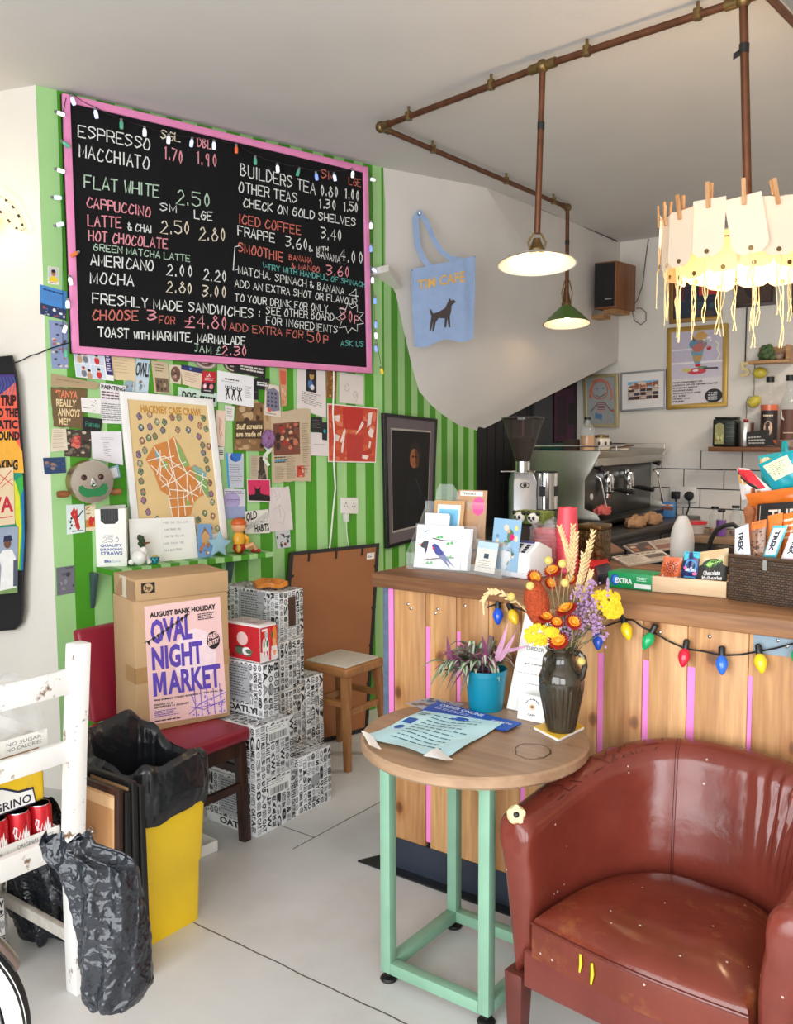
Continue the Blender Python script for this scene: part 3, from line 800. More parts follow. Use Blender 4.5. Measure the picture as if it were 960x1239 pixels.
paper('paper_scrap', 'torn tan paper scrap between the brown collage and the newspaper page', 'paper scrap', [(305,485),(332,492),(331,525),(312,538)], 4, (190,160,120), lambda p, t: p.blobs(.1,.1,.9,.9,6,[(170,130,90),(150,110,80)],.1,.1), jag=.06)
paper('drawing', 'pink drawing with an orange figure, showing right of the big map', 'drawing', [(261,496),(273,497),(272,541),(263,539)], 2, (230,204,186), lambda p, t: (p.line([(.3,.2),(.6,.3),(.4,.5),(.7,.7)],.003,(220,120,40)), p.line([(.4,.25),(.3,.6),(.5,.8)],.002,(120,80,70))))
paper('note', 'small white typed note left of the brown collage', 'note', [(272,490),(284,492),(283,509),(274,509)], 3, (228,222,216), lambda p, t: t.lines(.15,.2,.85,.8,4,(150,146,146),.3))
paper('card', 'tiny black and white card on the right edge of the big map', 'card', [(263,541),(271,541),(271,556),(265,556)], 3, (226,222,216), lambda p, t: t.lines(.15,.2,.9,.7,3,K0,.6,.1))
def d_flyer(p, t):
    p.rect(0,0,.12,1,(60,150,200)); p.circ(.45,.12,.2,.12,(40,80,160)); p.poly([(.3,0),(.9,0),(.8,.2),(.5,.26)],(50,110,190)); t.lines(.18,.34,.92,.92,9,(110,112,130),.25)
paper('flyer', 'grey-blue information flyer with a blue emblem at its top', 'flyer', [(273,548),(295,549),(295,590),(276,590)], 4, (192,196,206), d_flyer)
def d_man(p, t):
    p.circ(.6,.1,.1,.07,(60,46,40)); p.poly([(.5,.16),(.74,.16),(.8,.5),(.95,.98),(.42,.98),(.5,.5)],(64,54,46)); p.blobs(.42,.6,.98,.98,8,[(120,100,80),(50,44,40)],.1,.08); t.lines(.06,.1,.42,.9,14,(150,136,120),.35)
paper('clipping', 'newspaper clipping of a standing figure above the pink photo', 'clipping', [(303,551),(325,552),(324,581),(303,579)], 4, (190,172,148), d_man)
def d_cat(p, t):
    p.rect(.03,.03,.97,.94,(206,46,92)); p.poly([(.03,.72),(.25,.68),(.5,.6),(.75,.68),(.97,.72),(.97,.94),(.03,.94)],(24,18,22)); p.poly([(.3,.75),(.33,.5),(.28,.28),(.38,.42),(.48,.42),(.58,.28),(.54,.5),(.58,.75)],(24,18,22))
    for i in range(9): p.circ(.08+i*.1,.7,.025,.06,(24,18,22),8)
paper('photo', 'square pink photo with a black pointy-eared silhouette', 'photo', [(299,580),(327,580),(328,608),(300,607)], 6, (226,210,210), d_cat)
def d_lilac(p, t):
    p.circ(.35,.4,.4,.3,(170,158,200)); t.lines(.06,.08,.95,.2,2,(90,84,100),.35); t.lines(.1,.36,.7,.5,2,(110,96,140),.35); p.rect(0,.6,1,1,(150,160,196))
paper('flyer', 'lilac flyer with a round purple shape behind the red-haired figurine', 'flyer', [(271,591),(297,592),(297,626),(273,628)], 3, (206,204,214), d_lilac)
def d_habits(p, t):
    t.text('OLD',.05,.08,.5,.45,K0,.03,rise=-.1); t.text('HABITS',.38,.62,.97,.95,K0,.03,rise=-.05); p.poly([(.02,.6),(.4,.45),(.9,.1),(.97,.2),(.95,.5),(.5,.62),(.1,.85)],(196,194,190)); p.blobs(.1,.35,.95,.75,12,[(90,88,88),(230,228,224),(60,58,58)],.06,.05); t.text('OLD',.05,.08,.5,.45,K0,.03,rise=-.1)
paper('card', 'white card lettered OLD HABITS with a grey scroll', 'card', [(296,619),(325,616),(327,645),(297,646)], 6, (228,224,214), d_habits)
def d_sheet(p, t):
    for c in ([(.2,.05),(.3,.15),(.25,.22),(.4,.18)],[(.3,.3),(.5,.2),(.45,.1)],[(.2,.5),(.5,.4),(.7,.6),(.6,.85),(.4,.8)],[(.45,.4),(.5,.7)]): p.line(c,.0016,(150,144,146))
paper('drawing', 'tall crumpled white sheet with faint scribbles above the brown board', 'drawing', [(327,590),(350,589),(355,641),(325,644)], 4, (216,206,204), d_sheet, jag=.03)
paper('postcard', 'little grey snowy postcard at the lower end of the crumpled white sheet', 'postcard', [(333,642),(351,641),(352,662),(336,664)], 3, (196,198,200), lambda p, t: p.blobs(.03,.2,.97,.97,16,[(60,60,64),(120,124,130),(230,230,232),(150,60,50)],.1,.1))
def d_tanya(p, t):
    t.text('\u201cTANYA',.1,.06,.74,.26,(226,130,96),.03); t.text('REALLY',.13,.29,.72,.48,(232,206,160),.03); t.text('ANNOYS',.16,.52,.86,.72,(232,206,160),.03); t.text('ME!\u201d',.18,.76,.58,.94,(232,206,160),.03)
paper('clipping', 'brown clipping with big letters TANYA REALLY ANNOYS ME', 'clipping', [(61,468),(106,471),(99,519),(65,516)], 2, (112,88,58), d_tanya, jag=.03)
paper('tape_strip', 'long tan paper strip above the TANYA clipping', 'paper strip', [(62,452),(121,464),(117,471),(62,467)], 4, (176,152,118), lambda p, t: t.lines(.1,.3,.9,.6,1,(150,128,98),.4))
paper('card', 'small white card with a trail of black specks right of the TANYA clipping', 'card', [(98,481),(122,482),(122,501),(99,498)], 3, (236,232,228), lambda p, t: (p.blobs(.35,.1,.75,.9,12,[(60,60,60)],.025,.03), t.lines(.08,.7,.4,.76,1,K0)))
def d_paint(p, t):
    t.text('PAINTING',.04,.04,.98,.15,K0,.03); t.lines(.04,.2,.98,.42,3,(110,60,70),.45,.1); t.lines(.04,.5,.95,.95,9,(90,86,90),.35,.2)
paper('leaflet', 'white typed leaflet headed PAINTING tucked behind the big map', 'leaflet', [(121,463),(152,467),(150,513),(123,512)], 2, (230,226,226), d_paint)
paper('card', 'black card with green handwriting below the small white card', 'card', [(100,504),(124,507),(122,524),(100,521)], 4, (26,28,28), lambda p, t: t.pen('Further',.15,.3,.88,.65,(70,170,140),.0016))
paper('photo', 'busy photo of red flowers and pale leaves under the TANYA clipping', 'photo', [(79,519),(111,521),(110,554),(78,552)], 1, (70,56,48), lambda p, t: (p.blobs(.02,.02,.98,.98,60,[(40,36,32),(196,180,160),(120,110,90),(90,80,70),(60,50,44)],.09,.07), p.blobs(.2,.2,.6,.7,16,[(190,70,64),(150,50,50),(210,110,96)],.1,.08)))
paper('receipt', 'cream receipt with faint print at the left edge of the green wall', 'receipt', [(63,518),(80,519),(82,545),(61,547)], 3, (222,206,186), lambda p, t: t.lines(.12,.08,.85,.9,9,(170,150,134),.25))
def d_white(p, t):
    t.lines(.3,.2,.75,.3,2,(160,156,160),.2); t.lines(.38,.36,.68,.85,7,(110,104,112),.2,.6)
paper('letter', 'white letter with a narrow column of pen marks, above the smiling pot lid', 'letter', [(110,522),(147,522),(149,563),(112,555)], 5, (230,226,230), d_white)
paper('photo', 'dark blue night photograph left of the smiling pot lid', 'photo', [(52,554),(79,553),(80,572),(54,574)], 2, (40,64,104), lambda p, t: p.blobs(.02,.2,.98,.8,18,[(80,90,120),(150,120,110),(30,40,60),(90,60,60)],.1,.1))
paper('card_pocket', 'tilted clear pocket holding a white card at the right ear of the pot lid', 'card pocket', [(127,568),(143,562),(146,577),(130,582)], 20, (150,180,206), lambda p, t: p.rect(.15,.12,.85,.9,(234,236,238)), rough=.2)
def d_heart(p, t):
    p.poly([(.3,.22),(.42,.1),(.5,.2),(.6,.14),(.62,.34),(.66,.6),(.74,.82),(.64,.92),(.5,.8),(.44,.55),(.3,.42),(.22,.3)],(196,50,48)); p.line([(.62,.45),(.9,.22)],.005,K0); p.blobs(.1,.4,.35,.85,8,[K0],.05,.04); t.lines(.28,.9,.9,.94,1,K0,.7,0); p.blobs(.32,.2,.6,.85,6,[(120,24,28),(230,110,100)],.05,.06)
paper('card', 'white card with a red anatomical heart pierced by a black arrow', 'card', [(80,611),(102,610),(103,644),(81,647)], 2, (220,234,232), d_heart)
def d_camel(p, t):
    p.rect(0,.55,1,.85,(206,130,50)); p.poly([(.3,.7),(.35,.5),(.55,.42),(.7,.5),(.95,.46),(.9,.7),(.8,.6),(.75,.8),(.4,.8)],(196,50,40)); p.blobs(.05,.02,.95,.2,8,[(170,60,50),(60,90,60),(220,170,60)],.1,.05); t.lines(.1,.3,.6,.36,1,K0)
paper('card', 'cream card with a red camel on orange sand, behind the straw box', 'card', [(103,612),(116,610),(115,642),(104,643)], 1, (226,210,180), d_camel)
def d_dog(p, t): t.text('DOG',.1,.2,.45,.75,K0,.04); t.lines(.55,.35,.95,.75,1,K0,.8,0)
paper('notice', 'mint green notice in black capitals showing above the big map', 'notice', [(216,468),(264,476),(262,492),(214,488)], 1, (198,222,206), d_dog)
paper('photo', 'grey photo at the corner of the wall below the green shelf', 'photo', [(68,687),(90,684),(91,717),(69,721)], 1, (112,110,120), lambda p, t: (p.blobs(.1,.2,.95,.95,10,[(90,88,100),(140,136,146),(60,58,66)],.14,.12), t.lines(.5,.05,.95,.1,1,K0)))
# round mats half hidden under the bottom edge of the blackboard
for lab, cx, cy, rx, c1, c2 in (('grey-brown round mat half hidden under the blackboard above the navy-topped letter', 249, 437, 14, (150,134,124), (110,70,64)), ('dark brown round mat half hidden under the blackboard above the dancers poster', 283, 441, 13, (96,78,64), (60,48,42))):
    sh = Sheet(onM(cx-rx,cy-12,.008), onM(cx+rx,cy-8,.008), onM(cx+rx,cy+12,.008), onM(cx-rx,cy+8,.008))
    mb = MB(); mb.prism([sh.P(.5+.5*math.cos(i*PI/14), .5+.5*math.sin(i*PI/14)) for i in range(28)], -sh.n*.003)
    o = mb.build('beer_mat', mat(c1, .7, name='card_mat')); tag(o, lab, 'beer mat', GRP)
    p = Print(sh); p.ring(.5,.5,.42,.42,.14,(206,196,182)); p.circ(.5,.5,.3,.3,c2); p.lines(.32,.6,.68,.72,1,(220,206,196)); p.build('picture', o)
# purple paper flower with a ribbon
c = onM(325,531,.03)
t_ = thing('paper_rosette', 'purple crumpled rosette with white ribbon tails, between collage and newspaper page', 'rosette', onM(325,560,.02), GRP)
mb = MB()
for i in range(7):
    a = i*2*PI/7
    mb.ball(c+V((0,0,1))*.022*math.sin(a)+dM*.02*math.cos(a), .024, (.8,.8,1.1), 9, 6, fn=lambda d: 1+.18*math.sin(7*d.x+5*d.z))
mb.build('bow', mat((138,96,142), .7, name='purple_tissue'), t_)
mb = MB(); pts = [onM(322+3*math.sin(k*1.3), 541+k*3.6, .022+.006*math.sin(k)) for k in range(7)]
ribbon(mb, pts, .018, nM); ribbon(mb, [p+dM*.018+V((0,0,.01)) for p in pts[:5]], .014, nM)
mb.build('ribbon_tail', mat((214,224,206), .6, name='white_ribbon'), t_, weld=False)
# socket, cable, framed portrait
def socket(pl, px, label, n):
    sh = Sheet(*[pl(x, y, .012) for x, y in px])
    mb = MB(); sh.slab(mb, .012)
    o = mb.build('wall_socket', mat((226,222,216), .35, name='white_plastic'), bevel=.003); tag(o, label, 'socket')
    p = Print(sh, .0006)
    for u in (.28,.72):
        p.rect(u-.02,.3,u+.02,.42,K0); p.rect(u-.1,.52,u-.05,.58,K0); p.rect(u+.05,.52,u+.1,.58,K0)
    p.build('pin_holes', o)
    mb = MB()
    for u in (.12,.88): mb.ob(sh.P(u-.04,.2,0), sh.P(u+.04,.2)-sh.P(u-.04,.2), sh.P(u,.36)-sh.P(u,.2), sh.n*.006)
    mb.build('rocker_switch', mat((205,60,50), .4, name='switch_mark') if False else mat((236,234,230), .3, name='switch_plastic'), o)
    return o, sh
socket(onM, [(413,602),(434,602),(434,622),(413,621)], 'white double wall socket on the green stripes above the brown board', nM)
mb = MB()
pts = [onM(x, y, .024) for x, y in [(404,449),(404,470),(403,500),(405,530),(404,560),(406,590),(403,620),(401,645),(399,664)]]
mb.tube(pts, .0045, 6)
o = mb.build('cable', mat((232,230,222), .5, name='white_cable')); tag(o, 'long white cable running down over the red print to the brown board', 'cable')
t_ = thing('wall_plug', 'white plug and short flex hanging under the socket on the green stripes', 'plug', onM(419,660,.01))
mb = MB(); a = onM(419,622,.016); mb.cb(a+V((0,0,-.02)), (.03,.02,.045)); mb.tube([onM(419,630,.02), onM(420,645,.014), onM(422,662,.01)], .003, 6)
mb.build('plug_body', mat((226,224,218), .4, name='white_plug'), t_, bevel=.003)
pq = [onW(466,499.5,.03), onW(530,507,.03), onW(524,648,.03), onW(470,664,.03)]
sh = Sheet(*pq)
pf = thing('framed_portrait', 'tall black-framed dark portrait with grey mount on the narrow green wall by the counter', 'picture', (pq[2]+pq[3])/2)
mb = MB(); frame_bars(mb, sh, .018, .028); mb.build('frame', BLACK, pf, bevel=.002)
mb = MB(); sh.off(-.008).slab(mb, .004); mb.build('mount', mat((104,94,98), .7, name='grey_mount'), pf)
p = Print(sh.off(-.008), .001)
p.rect(.115,.105,.885,.895,(170,164,158)); p.rect(.125,.12,.875,.88,(16,15,16))
p.circ(.58,.3,.12,.1,(38,30,26)); p.circ(.56,.335,.085,.078,(150,92,58)); p.poly([(.57,.26),(.66,.3),(.66,.4),(.6,.415)],(90,52,34)); p.circ(.54,.32,.025,.008,(24,18,16)); p.circ(.6,.322,.02,.007,(24,18,16)); p.line([(.57,.32),(.575,.352),(.56,.356)],.003,(190,130,90)); p.line([(.53,.378),(.59,.38)],.004,(80,36,30)); p.poly([(.45,.48),(.7,.44),(.8,.7),(.75,.88),(.35,.88),(.38,.6)],(24,23,26)); p.line([(.6,.5),(.72,.62),(.7,.66)],.003,(80,84,96))
p.build('picture', pf)
# green shelf and what stands on it
ZS = onz(135, 690, 1.0).z
def shz(z):
    return z
f0 = onM(135, 690, .17); f1 = onM(331, 668, .13); ZS = (f0.z+f1.z)/2
f0.z = f1.z = ZS
s0 = (f0-C1).dot(dM); s1 = (f1-C1).dot(dM)
shelf = thing('wall_shelf', 'narrow shelf painted in green stripes across the striped wall', 'shelf', C1+dM*s0+V((0,0,ZS)))
mb = MB(); n_ = 18
for i in range(n_):
    mb.k = i % 2
    a = s0+(s1-s0)*i/n_; b = s0+(s1-s0)*(i+1)/n_
    wa, wb = .17-.04*i/n_, .17-.04*(i+1)/n_
    mb.prism([C1+dM*a+nM*.002+V((0,0,ZS-.024)), C1+dM*b+nM*.002+V((0,0,ZS-.024)), C1+dM*b+nM*wb+V((0,0,ZS-.024)), C1+dM*a+nM*wa+V((0,0,ZS-.024))], (0,0,.024))
mb.build('shelf_board', [GD, GL], shelf, weld=False)
for px in (111, 277):
    s = (onM(px, 700, .03)-C1).dot(dM); p0 = C1+dM*s
    mb = MB()
    mb.prism([p0+nM*.002+V((0,0,ZS-.025)), p0+nM*.06+V((0,0,ZS-.025)), p0+nM*.058+V((0,0,ZS-.035)), p0+nM*.012+V((0,0,ZS-.17)), p0+nM*.002+V((0,0,ZS-.19))], dM*.02)
    mb.build('bracket', mat((62,84,84), .5, name='grey_bracket'), shelf, bevel=.002)
def onS(x, y, h=0): return onz(x, y, ZS+h)
# framed map
mq = [onM(145,473,.03), onM(258,483,.03), onM(276,652,.034), onM(163,668,.034)]
sh = Sheet(*mq)
mp = thing('framed_map', 'large white-framed illustrated cafe map in orange and cream, leaning on the green shelf', 'framed map', (mq[2]+mq[3])/2)
mb = MB(); frame_bars(mb, sh, .034, .016); mb.build('frame', mat((240,238,234), .4, name='white_frame'), mp, bevel=.002)
mb = MB(); sh.off(-.006).slab(mb, .008); mb.build('map_sheet', mat((222,192,138), .6, name='map_paper', var=.04), mp)
p = Print(sh.off(-.006), .0006)
dood = [(150,160,130),(140,120,150),(186,150,120),(110,130,140),(170,120,100),(120,140,110)]
random.seed(11)
for i in range(900):
    u = random.uniform(.13,.9); v = random.uniform(.12,.92)
    if ((u-.5)/.36)**2 + ((v-.56)/.33)**2 < 1: continue
    if any(abs(u-a) < .066 and abs(v-b) < .052 for a, b in getattr(p, 'used', [])): continue
    p.used = getattr(p, 'used', [])+[(u, v)]
    c = random.choice(dood)
    p.circ(u, v, .03, .026, tuple(int(x*.55) for x in c), 9, random.random(), .15); p.circ(u, v, .025, .021, c, 8, random.random(), .2); p.circ(u+.004, v-.004, .01, .009, random.choice([(220,200,170),(90,80,90),(196,110,70)]), 6)
p.poly([(.2,.42),(.3,.33),(.45,.3),(.52,.27),(.6,.36),(.66,.48),(.72,.46),(.8,.5),(.84,.66),(.74,.68),(.66,.72),(.62,.8),(.5,.82),(.48,.92),(.3,.92),(.34,.84),(.42,.8),(.4,.66),(.32,.62),(.27,.5)],(206,132,66))
p.poly([(.52,.29),(.58,.34),(.66,.46),(.6,.48),(.55,.42)],(140,170,96)); p.poly([(.68,.48),(.78,.48),(.84,.58),(.84,.7),(.76,.62)],(130,168,100)); p.poly([(.3,.36),(.36,.38),(.32,.44)],(120,160,170)); p.circ(.4,.46,.03,.03,(140,170,96)); p.poly([(.7,.46),(.84,.52),(.82,.55),(.69,.49)],(130,170,170)); p.poly([(.34,.84),(.6,.82),(.6,.84),(.34,.87)],(130,170,170)); p.circ(.6,.72,.02,.03,(140,170,96))
wh = (238,230,216)
for q in ([(.22,.43),(.4,.4),(.6,.5),(.82,.62)],[(.45,.3),(.47,.45),(.5,.6),(.49,.8),(.46,.92)],[(.3,.34),(.42,.5),(.56,.62),(.72,.68)],[(.52,.28),(.56,.42),(.62,.52),(.6,.7)],[(.34,.6),(.5,.56),(.66,.5),(.84,.56)],[(.4,.68),(.56,.68),(.78,.6)],[(.4,.74),(.64,.74)],[(.4,.66),(.42,.8)],[(.56,.64),(.56,.8)],[(.64,.6),(.66,.72)],[(.72,.56),(.8,.68)],[(.25,.46),(.4,.56),(.42,.66)],[(.3,.52),(.36,.42),(.5,.4)],[(.36,.36),(.34,.5)],[(.38,.88),(.56,.86)],[(.4,.84),(.42,.92)],[(.52,.84),(.5,.92)],[(.42,.62),(.62,.64)],[(.46,.48),(.62,.44)],[(.8,.52),(.74,.66),(.7,.62),(.8,.56)],[(.35,.47),(.33,.55),(.4,.6),(.47,.52),(.44,.45),(.35,.47)]):
    p.line(q, .0045, wh)
p.build('map_drawing', mp)
p = Print(sh.off(-.006), .0014); p.text('HACKNEY CAFE CRAWL', .2, .075, .86, .125, (196,140,50), .03); p.build('lettering', mp)
# smiling pot-lid face
rc = onM(116, 582, .10)
ax = (nM*.93 + dM*-.05 + V((0,0,.0))).normalized()
R = ax.to_track_quat('Z', 'Y').to_matrix()
fc = thing('pot_lid_face', 'round steel pan with a smiling painted face and wooden side handles, hung on the wall', 'wall ornament', onM(104,606,.01))
c0 = onM(104, 582, .012)
rr = (onM(138,580,.10)-onM(88,584,.10)).length/2
rc = c0 + ax*.085
mb = MB(); mb.lathe([(rr*.96,0),(rr*1.0,.01),(rr,.075)], c0, 40, R); mb.build('pan_side', mat((176,128,84), .35, .7, name='copper_band', var=.1), fc)
mb = MB(); mb.lathe([(rr*1.0,.075),(rr*1.03,.08),(rr*1.0,.087),(rr*.5,.089),(0,.09)], c0, 40, R); mb.build('steel_face', mat((214,208,200), .24, 1, name='brushed_steel', var=.08, sc=3), fc)
dn = V((0,0,1)); up_ = (dn-ax*dn.dot(ax)).normalized(); sd_ = up_.cross(ax).normalized()
def fp(u, v, e=.0915): return c0+ax*e + sd_*u*rr + up_*v*rr
for sgn in (-1, 1):
    mb = MB(); a = fp(sgn*.98,-.55,.04); b = fp(sgn*1.5,-.55,.045)
    mb.tube([a, a.lerp(b,.4), b], [.012,.016,.014], 10); mb.build('wooden_handle', wood((120,70,36),(160,100,56), 'X', 30), fc)
    mb = MB(); mb.lathe([(.013,0),(.011,.004),(.005,.007),(0,.008)], fp(sgn*.4,.22,.089), 14, R); e = mb.build('eye', mat((70,30,26), .3, name='eye_bead'), fc)
    mb = MB(); mb.lathe([(.005,.007),(.0035,.0095),(0,.01)], fp(sgn*.4,.22,.089), 10, R); mb.build('pupil', BLACK, e)
mb = MB(); mb.tube([fp(0,.18,.09), fp(.08,-.02,.11), fp(.1,-.14,.115), fp(0,-.2,.1)], [.004,.008,.009,.005], 8); mb.build('nose', CHROME, fc)
m_ = [(-.68,-.2),(-.5,-.15),(-.4,-.28),(0,-.36),(.4,-.24),(.5,-.12),(.68,-.12),(.74,-.35),(.6,-.6),(.3,-.7),(0,-.68),(-.3,-.72),(-.55,-.62),(-.7,-.42)]
mb = MB(); mb.prism([fp(u*.95,v) for u, v in m_], ax*.002); mb.build('mouth', mat((30,120,66), .5, name='green_paint'), fc)
# straw box
def turned_box(name, a, b, depth, h, z, away=None):
    """box standing on z whose visible front bottom edge runs from a to b (world)"""
    a = V((a.x,a.y,z)); b = V((b.x,b.y,z)); d = (b-a).normalized(); n = V((-d.y,d.x,0))
    if n.dot(a-EYE) < 0: n = -n
    return a, b, d, n
a = onS(117, 686); b = onS(154, 685)
a.z = b.z = ZS
d = (b-a).normalized(); n = V((-d.y,d.x,0))
h = (onz(0,0,0)*0).z + (hit(117,616,a,n)-a).z
st = thing('straw_box', 'tall white cardboard drinking-straw dispenser box on the green shelf', 'box', (a+b)/2)
sh = Sheet(a+V((0,0,h)), b+V((0,0,h)), b, a)
mb = MB(); mb.ob(a, b-a, n*.07, (0,0,h)); mb.build('carton', WHITE, st, bevel=.001)
p = Print(sh, .0006)
p.poly([(.18,.0),(.76,.0),(.76,.2),(.64,.26),(.3,.26),(.18,.2)],(26,24,26))
for i in range(9): p.rect(.21+i*.06,.01,.225+i*.06,.22,(62,58,60))
p.build('straws_window', st)
p = Print(sh, .0008); p.pen('250',.2,.49,.78,.58,(90,90,110),.0022); p.text('QUALITY',.14,.61,.86,.665,(60,80,150),.03); p.text('DRINKING',.14,.68,.86,.725,(60,80,150),.03); p.text('STRAWS',.14,.74,.86,.8,(60,80,150),.03); p.text('Bio',.26,.88,.48,.93,(50,70,150),.04); p.text('Save',.5,.88,.8,.93,(160,170,200),.0); p.lines(.3,.45,.65,.46,1,(150,150,160))
p.build('lettering', st)
mb = MB(); mb.prism([a+V((0,0,h))+d*.02, b+V((0,0,h))-d*.004, b+V((0,0,h+.016))+n*.03, a+V((0,0,h+.012))+n*.03+d*.03], n*.001); mb.build('lid_flap', WHITE, st)
# white rabbit-shaped planter with a little dark plant; turquoise ball; letter; house card; star; figurine
c = onM(168, 676, .105); c.z = ZS
rb = thing('animal_planter', 'small white china animal planter with a dark green succulent, right of the straw box', 'planter', c)
mb = MB(); k = .036
mb.ball(c+V((0,0,.036)), .036, (1.15,.85,1), 16, 10); mb.ball(c+dM*.02+V((0,0,.058))+nM*.004, .022, (.9,.9,1.25), 14, 8)
mb.tube([c+dM*.03+V((0,0,.05)), c+dM*.04+nM*.01+V((0,0,.02)), c+dM*.046+nM*.012+V((0,0,.008))], [.012,.01,.012], 8)
mb.ball(c-dM*.036+V((0,0,.018)), .014, (1,1,1), 8, 6)
mb.build('china_body', mat((236,234,230), .2, name='white_china'), rb)
mb = MB()
for i in range(16):
    q = c+dM*(.014+random.uniform(-.012,.012))+nM*random.uniform(-.012,.012)+V((0,0,.085+.048*i/16))
    mb.ball(q, .011, (1,1,.8), 7, 5)
mb.build('succulent', mat((52,72,44), .6, name='dark_leaf', var=.2), rb)
mb = MB(); mb.tube([c+dM*.03+V((0,0,.097)), c+dM*.055+V((0,0,.1))], [.007,.003], 6); mb.build('twig', mat((120,76,44), .7, name='twig'), rb)
c = onM(187.5, 676, .115); c.z = ZS
bl = thing('painted_ball', 'little turquoise ball with dark spots and a yellow rim, beside the white planter', 'ornament', c)
mb = MB(); mb.ball(c+V((0,0,.019)), .019, (1,1,1), 16, 10); mb.build('ball', mat((30,150,166), .3, name='turquoise_glaze'), bl)
mb = MB(); mb.lathe([(.012,.034),(.014,.036),(.009,.039),(.004,.04)], c, 14); mb.build('rim', mat((214,180,60), .4, name='yellow_rim'), bl)
mb = MB()
for i in range(8):
    a_ = -2.2+i*.5; z_ = (.012,.024)[i % 2]
    q = c+V((math.cos(a_)*.0185, math.sin(a_)*.0185, z_+.004)); mb.ball(q, .004, (1,1,1), 6, 4)
mb.build('spots', BLACK, bl)
lt = [onM(156,628,.05), onM(235,625,.05), onM(240,671,.066), onM(158,681,.066)]
for q in lt[2:]: q.z = ZS+.0005
sh = Sheet(*lt)
mb = MB(); sh.slab(mb, .0015)
o = mb.build('greeting_card', PAPER); tag(o, 'wide white card with faint handwriting propped against the foot of the big map', 'card')
p = Print(sh);
for i in range(5): p.pen(random.choice(['to my best friend','in all the world','for the tea and','cake thank you']), .5+random.uniform(-.02,.02), .08+i*.16, .9-random.uniform(0,.15), .14+i*.16, (130,128,140), .0012)
p.line([(.48,.0),(.485,1)],.001,(214,212,208)); p.build('lettering', o)
hq = [onM(239,634,.068), onM(256,634,.068), onM(259,671,.078), onM(240,673,.078)]
for q in hq[2:]: q.z = ZS+.0005
sh = Sheet(*hq); mb = MB(); sh.slab(mb, .002)
o = mb.build('house_card', mat((120,160,206), .6, name='blue_card')); tag(o, 'small blue card with a drawn wooden house, beside the blue star', 'card')
p = Print(sh); p.poly([(.25,.35),(.5,.1),(.8,.35),(.75,.62),(.3,.62)],(206,160,110)); p.poly([(.2,.37),(.5,.08),(.85,.37),(.5,.2)],(150,100,64)); p.blobs(.05,.55,.95,.97,16,[(200,120,70),(90,130,180),(230,220,210),(60,100,150)],.1,.06); p.build('picture', o)
c = onM(264, 652, .088)
mb = MB(); mb.prism([c+(dM*math.sin(i*PI/5+.1)+V((0,0,1))*math.cos(i*PI/5+.1))*(.068 if i % 2 == 0 else .033) for i in range(10)], nM*.016)
zmin = min(v.z for v in mb.v)
mb.v = [v+V((0,0,ZS-zmin)) for v in mb.v]
o = mb.build('star_ornament', mat((150,190,208), .6, name='pale_blue_wood'), bevel=.004); tag(o, 'chunky pale blue five-pointed star standing between house card and figurine', 'star')
c = onM(289, 664, .07); c.z = ZS
c = c+nM*.004
fg = thing('figurine', 'seated toy figurine with red hair, yellow top and red trousers on the green shelf', 'figurine', c)
SK = mat((226,166,118), .4, name='painted_skin'); YE = mat((222,164,44), .4, name='yellow_paint'); RD = mat((176,28,34), .35, name='red_paint'); HR = mat((202,92,34), .45, name='orange_hair')
h0 = c+V((0,0,.138))
mb = MB(); mb.ball(h0, .038, (1,1,.95), 18, 12); mb.ball(h0+dM*.037-V((0,0,.004)), .007, n=8, m=6); mb.ball(h0+nM*.037+dM*.012-V((0,0,.006)), .005, n=8, m=6); mb.build('head', SK, fg)
mb = MB(); mb.ball(h0+V((0,0,.014)), .0385, (1.02,1.02,.72), 18, 8); mb.build('hair', HR, fg)
for s in (0, .02):
    mb = MB(); mb.ball(h0+nM*.034+dM*(.004+s)+V((0,0,.001)), .0035, n=8, m=5); mb.build('eye', INK, fg)
mb = MB(); mb.lathe([(.0,.048),(.03,.05),(.034,.07),(.028,.095),(.018,.108),(0,.11)], c, 16, sx=.85); mb.tube([c+dM*.026+nM*.008+V((0,0,.09)), c+dM*.04+nM*.02+V((0,0,.07)), c+dM*.026+nM*.034+V((0,0,.058))], [.012,.011,.009], 8); mb.build('torso', YE, fg)
mb = MB(); mb.ball(c+V((0,0,.03)), .034, (.95,.9,.85), 14, 8); mb.build('trousers', RD, fg)
for s in (0, .03):
    mb = MB(); mb.tube([c+dM*.02+nM*(s-.005)+V((0,0,.03)), c+dM*(.045+s*.3)+nM*(s+.005)+V((0,0,.048)), c+dM*(.07+s*.3)+nM*s+V((0,0,.018))], [.012,.011,.009], 8); lg = mb.build('leg', SK, fg)
    mb = MB(); mb.ball(c+dM*(.08+s*.3)+nM*s+V((0,0,.011)), .011, (1.5,1,.95), 10, 6); mb.build('shoe', RD, lg)
mb = MB(); mb.ball(c-dM*.02+nM*.028+V((0,0,.03)), .016, (1,.7,1.3), 10, 7); mb.build('satchel', mat((190,150,50), .5, name='gold_bag'), fg)
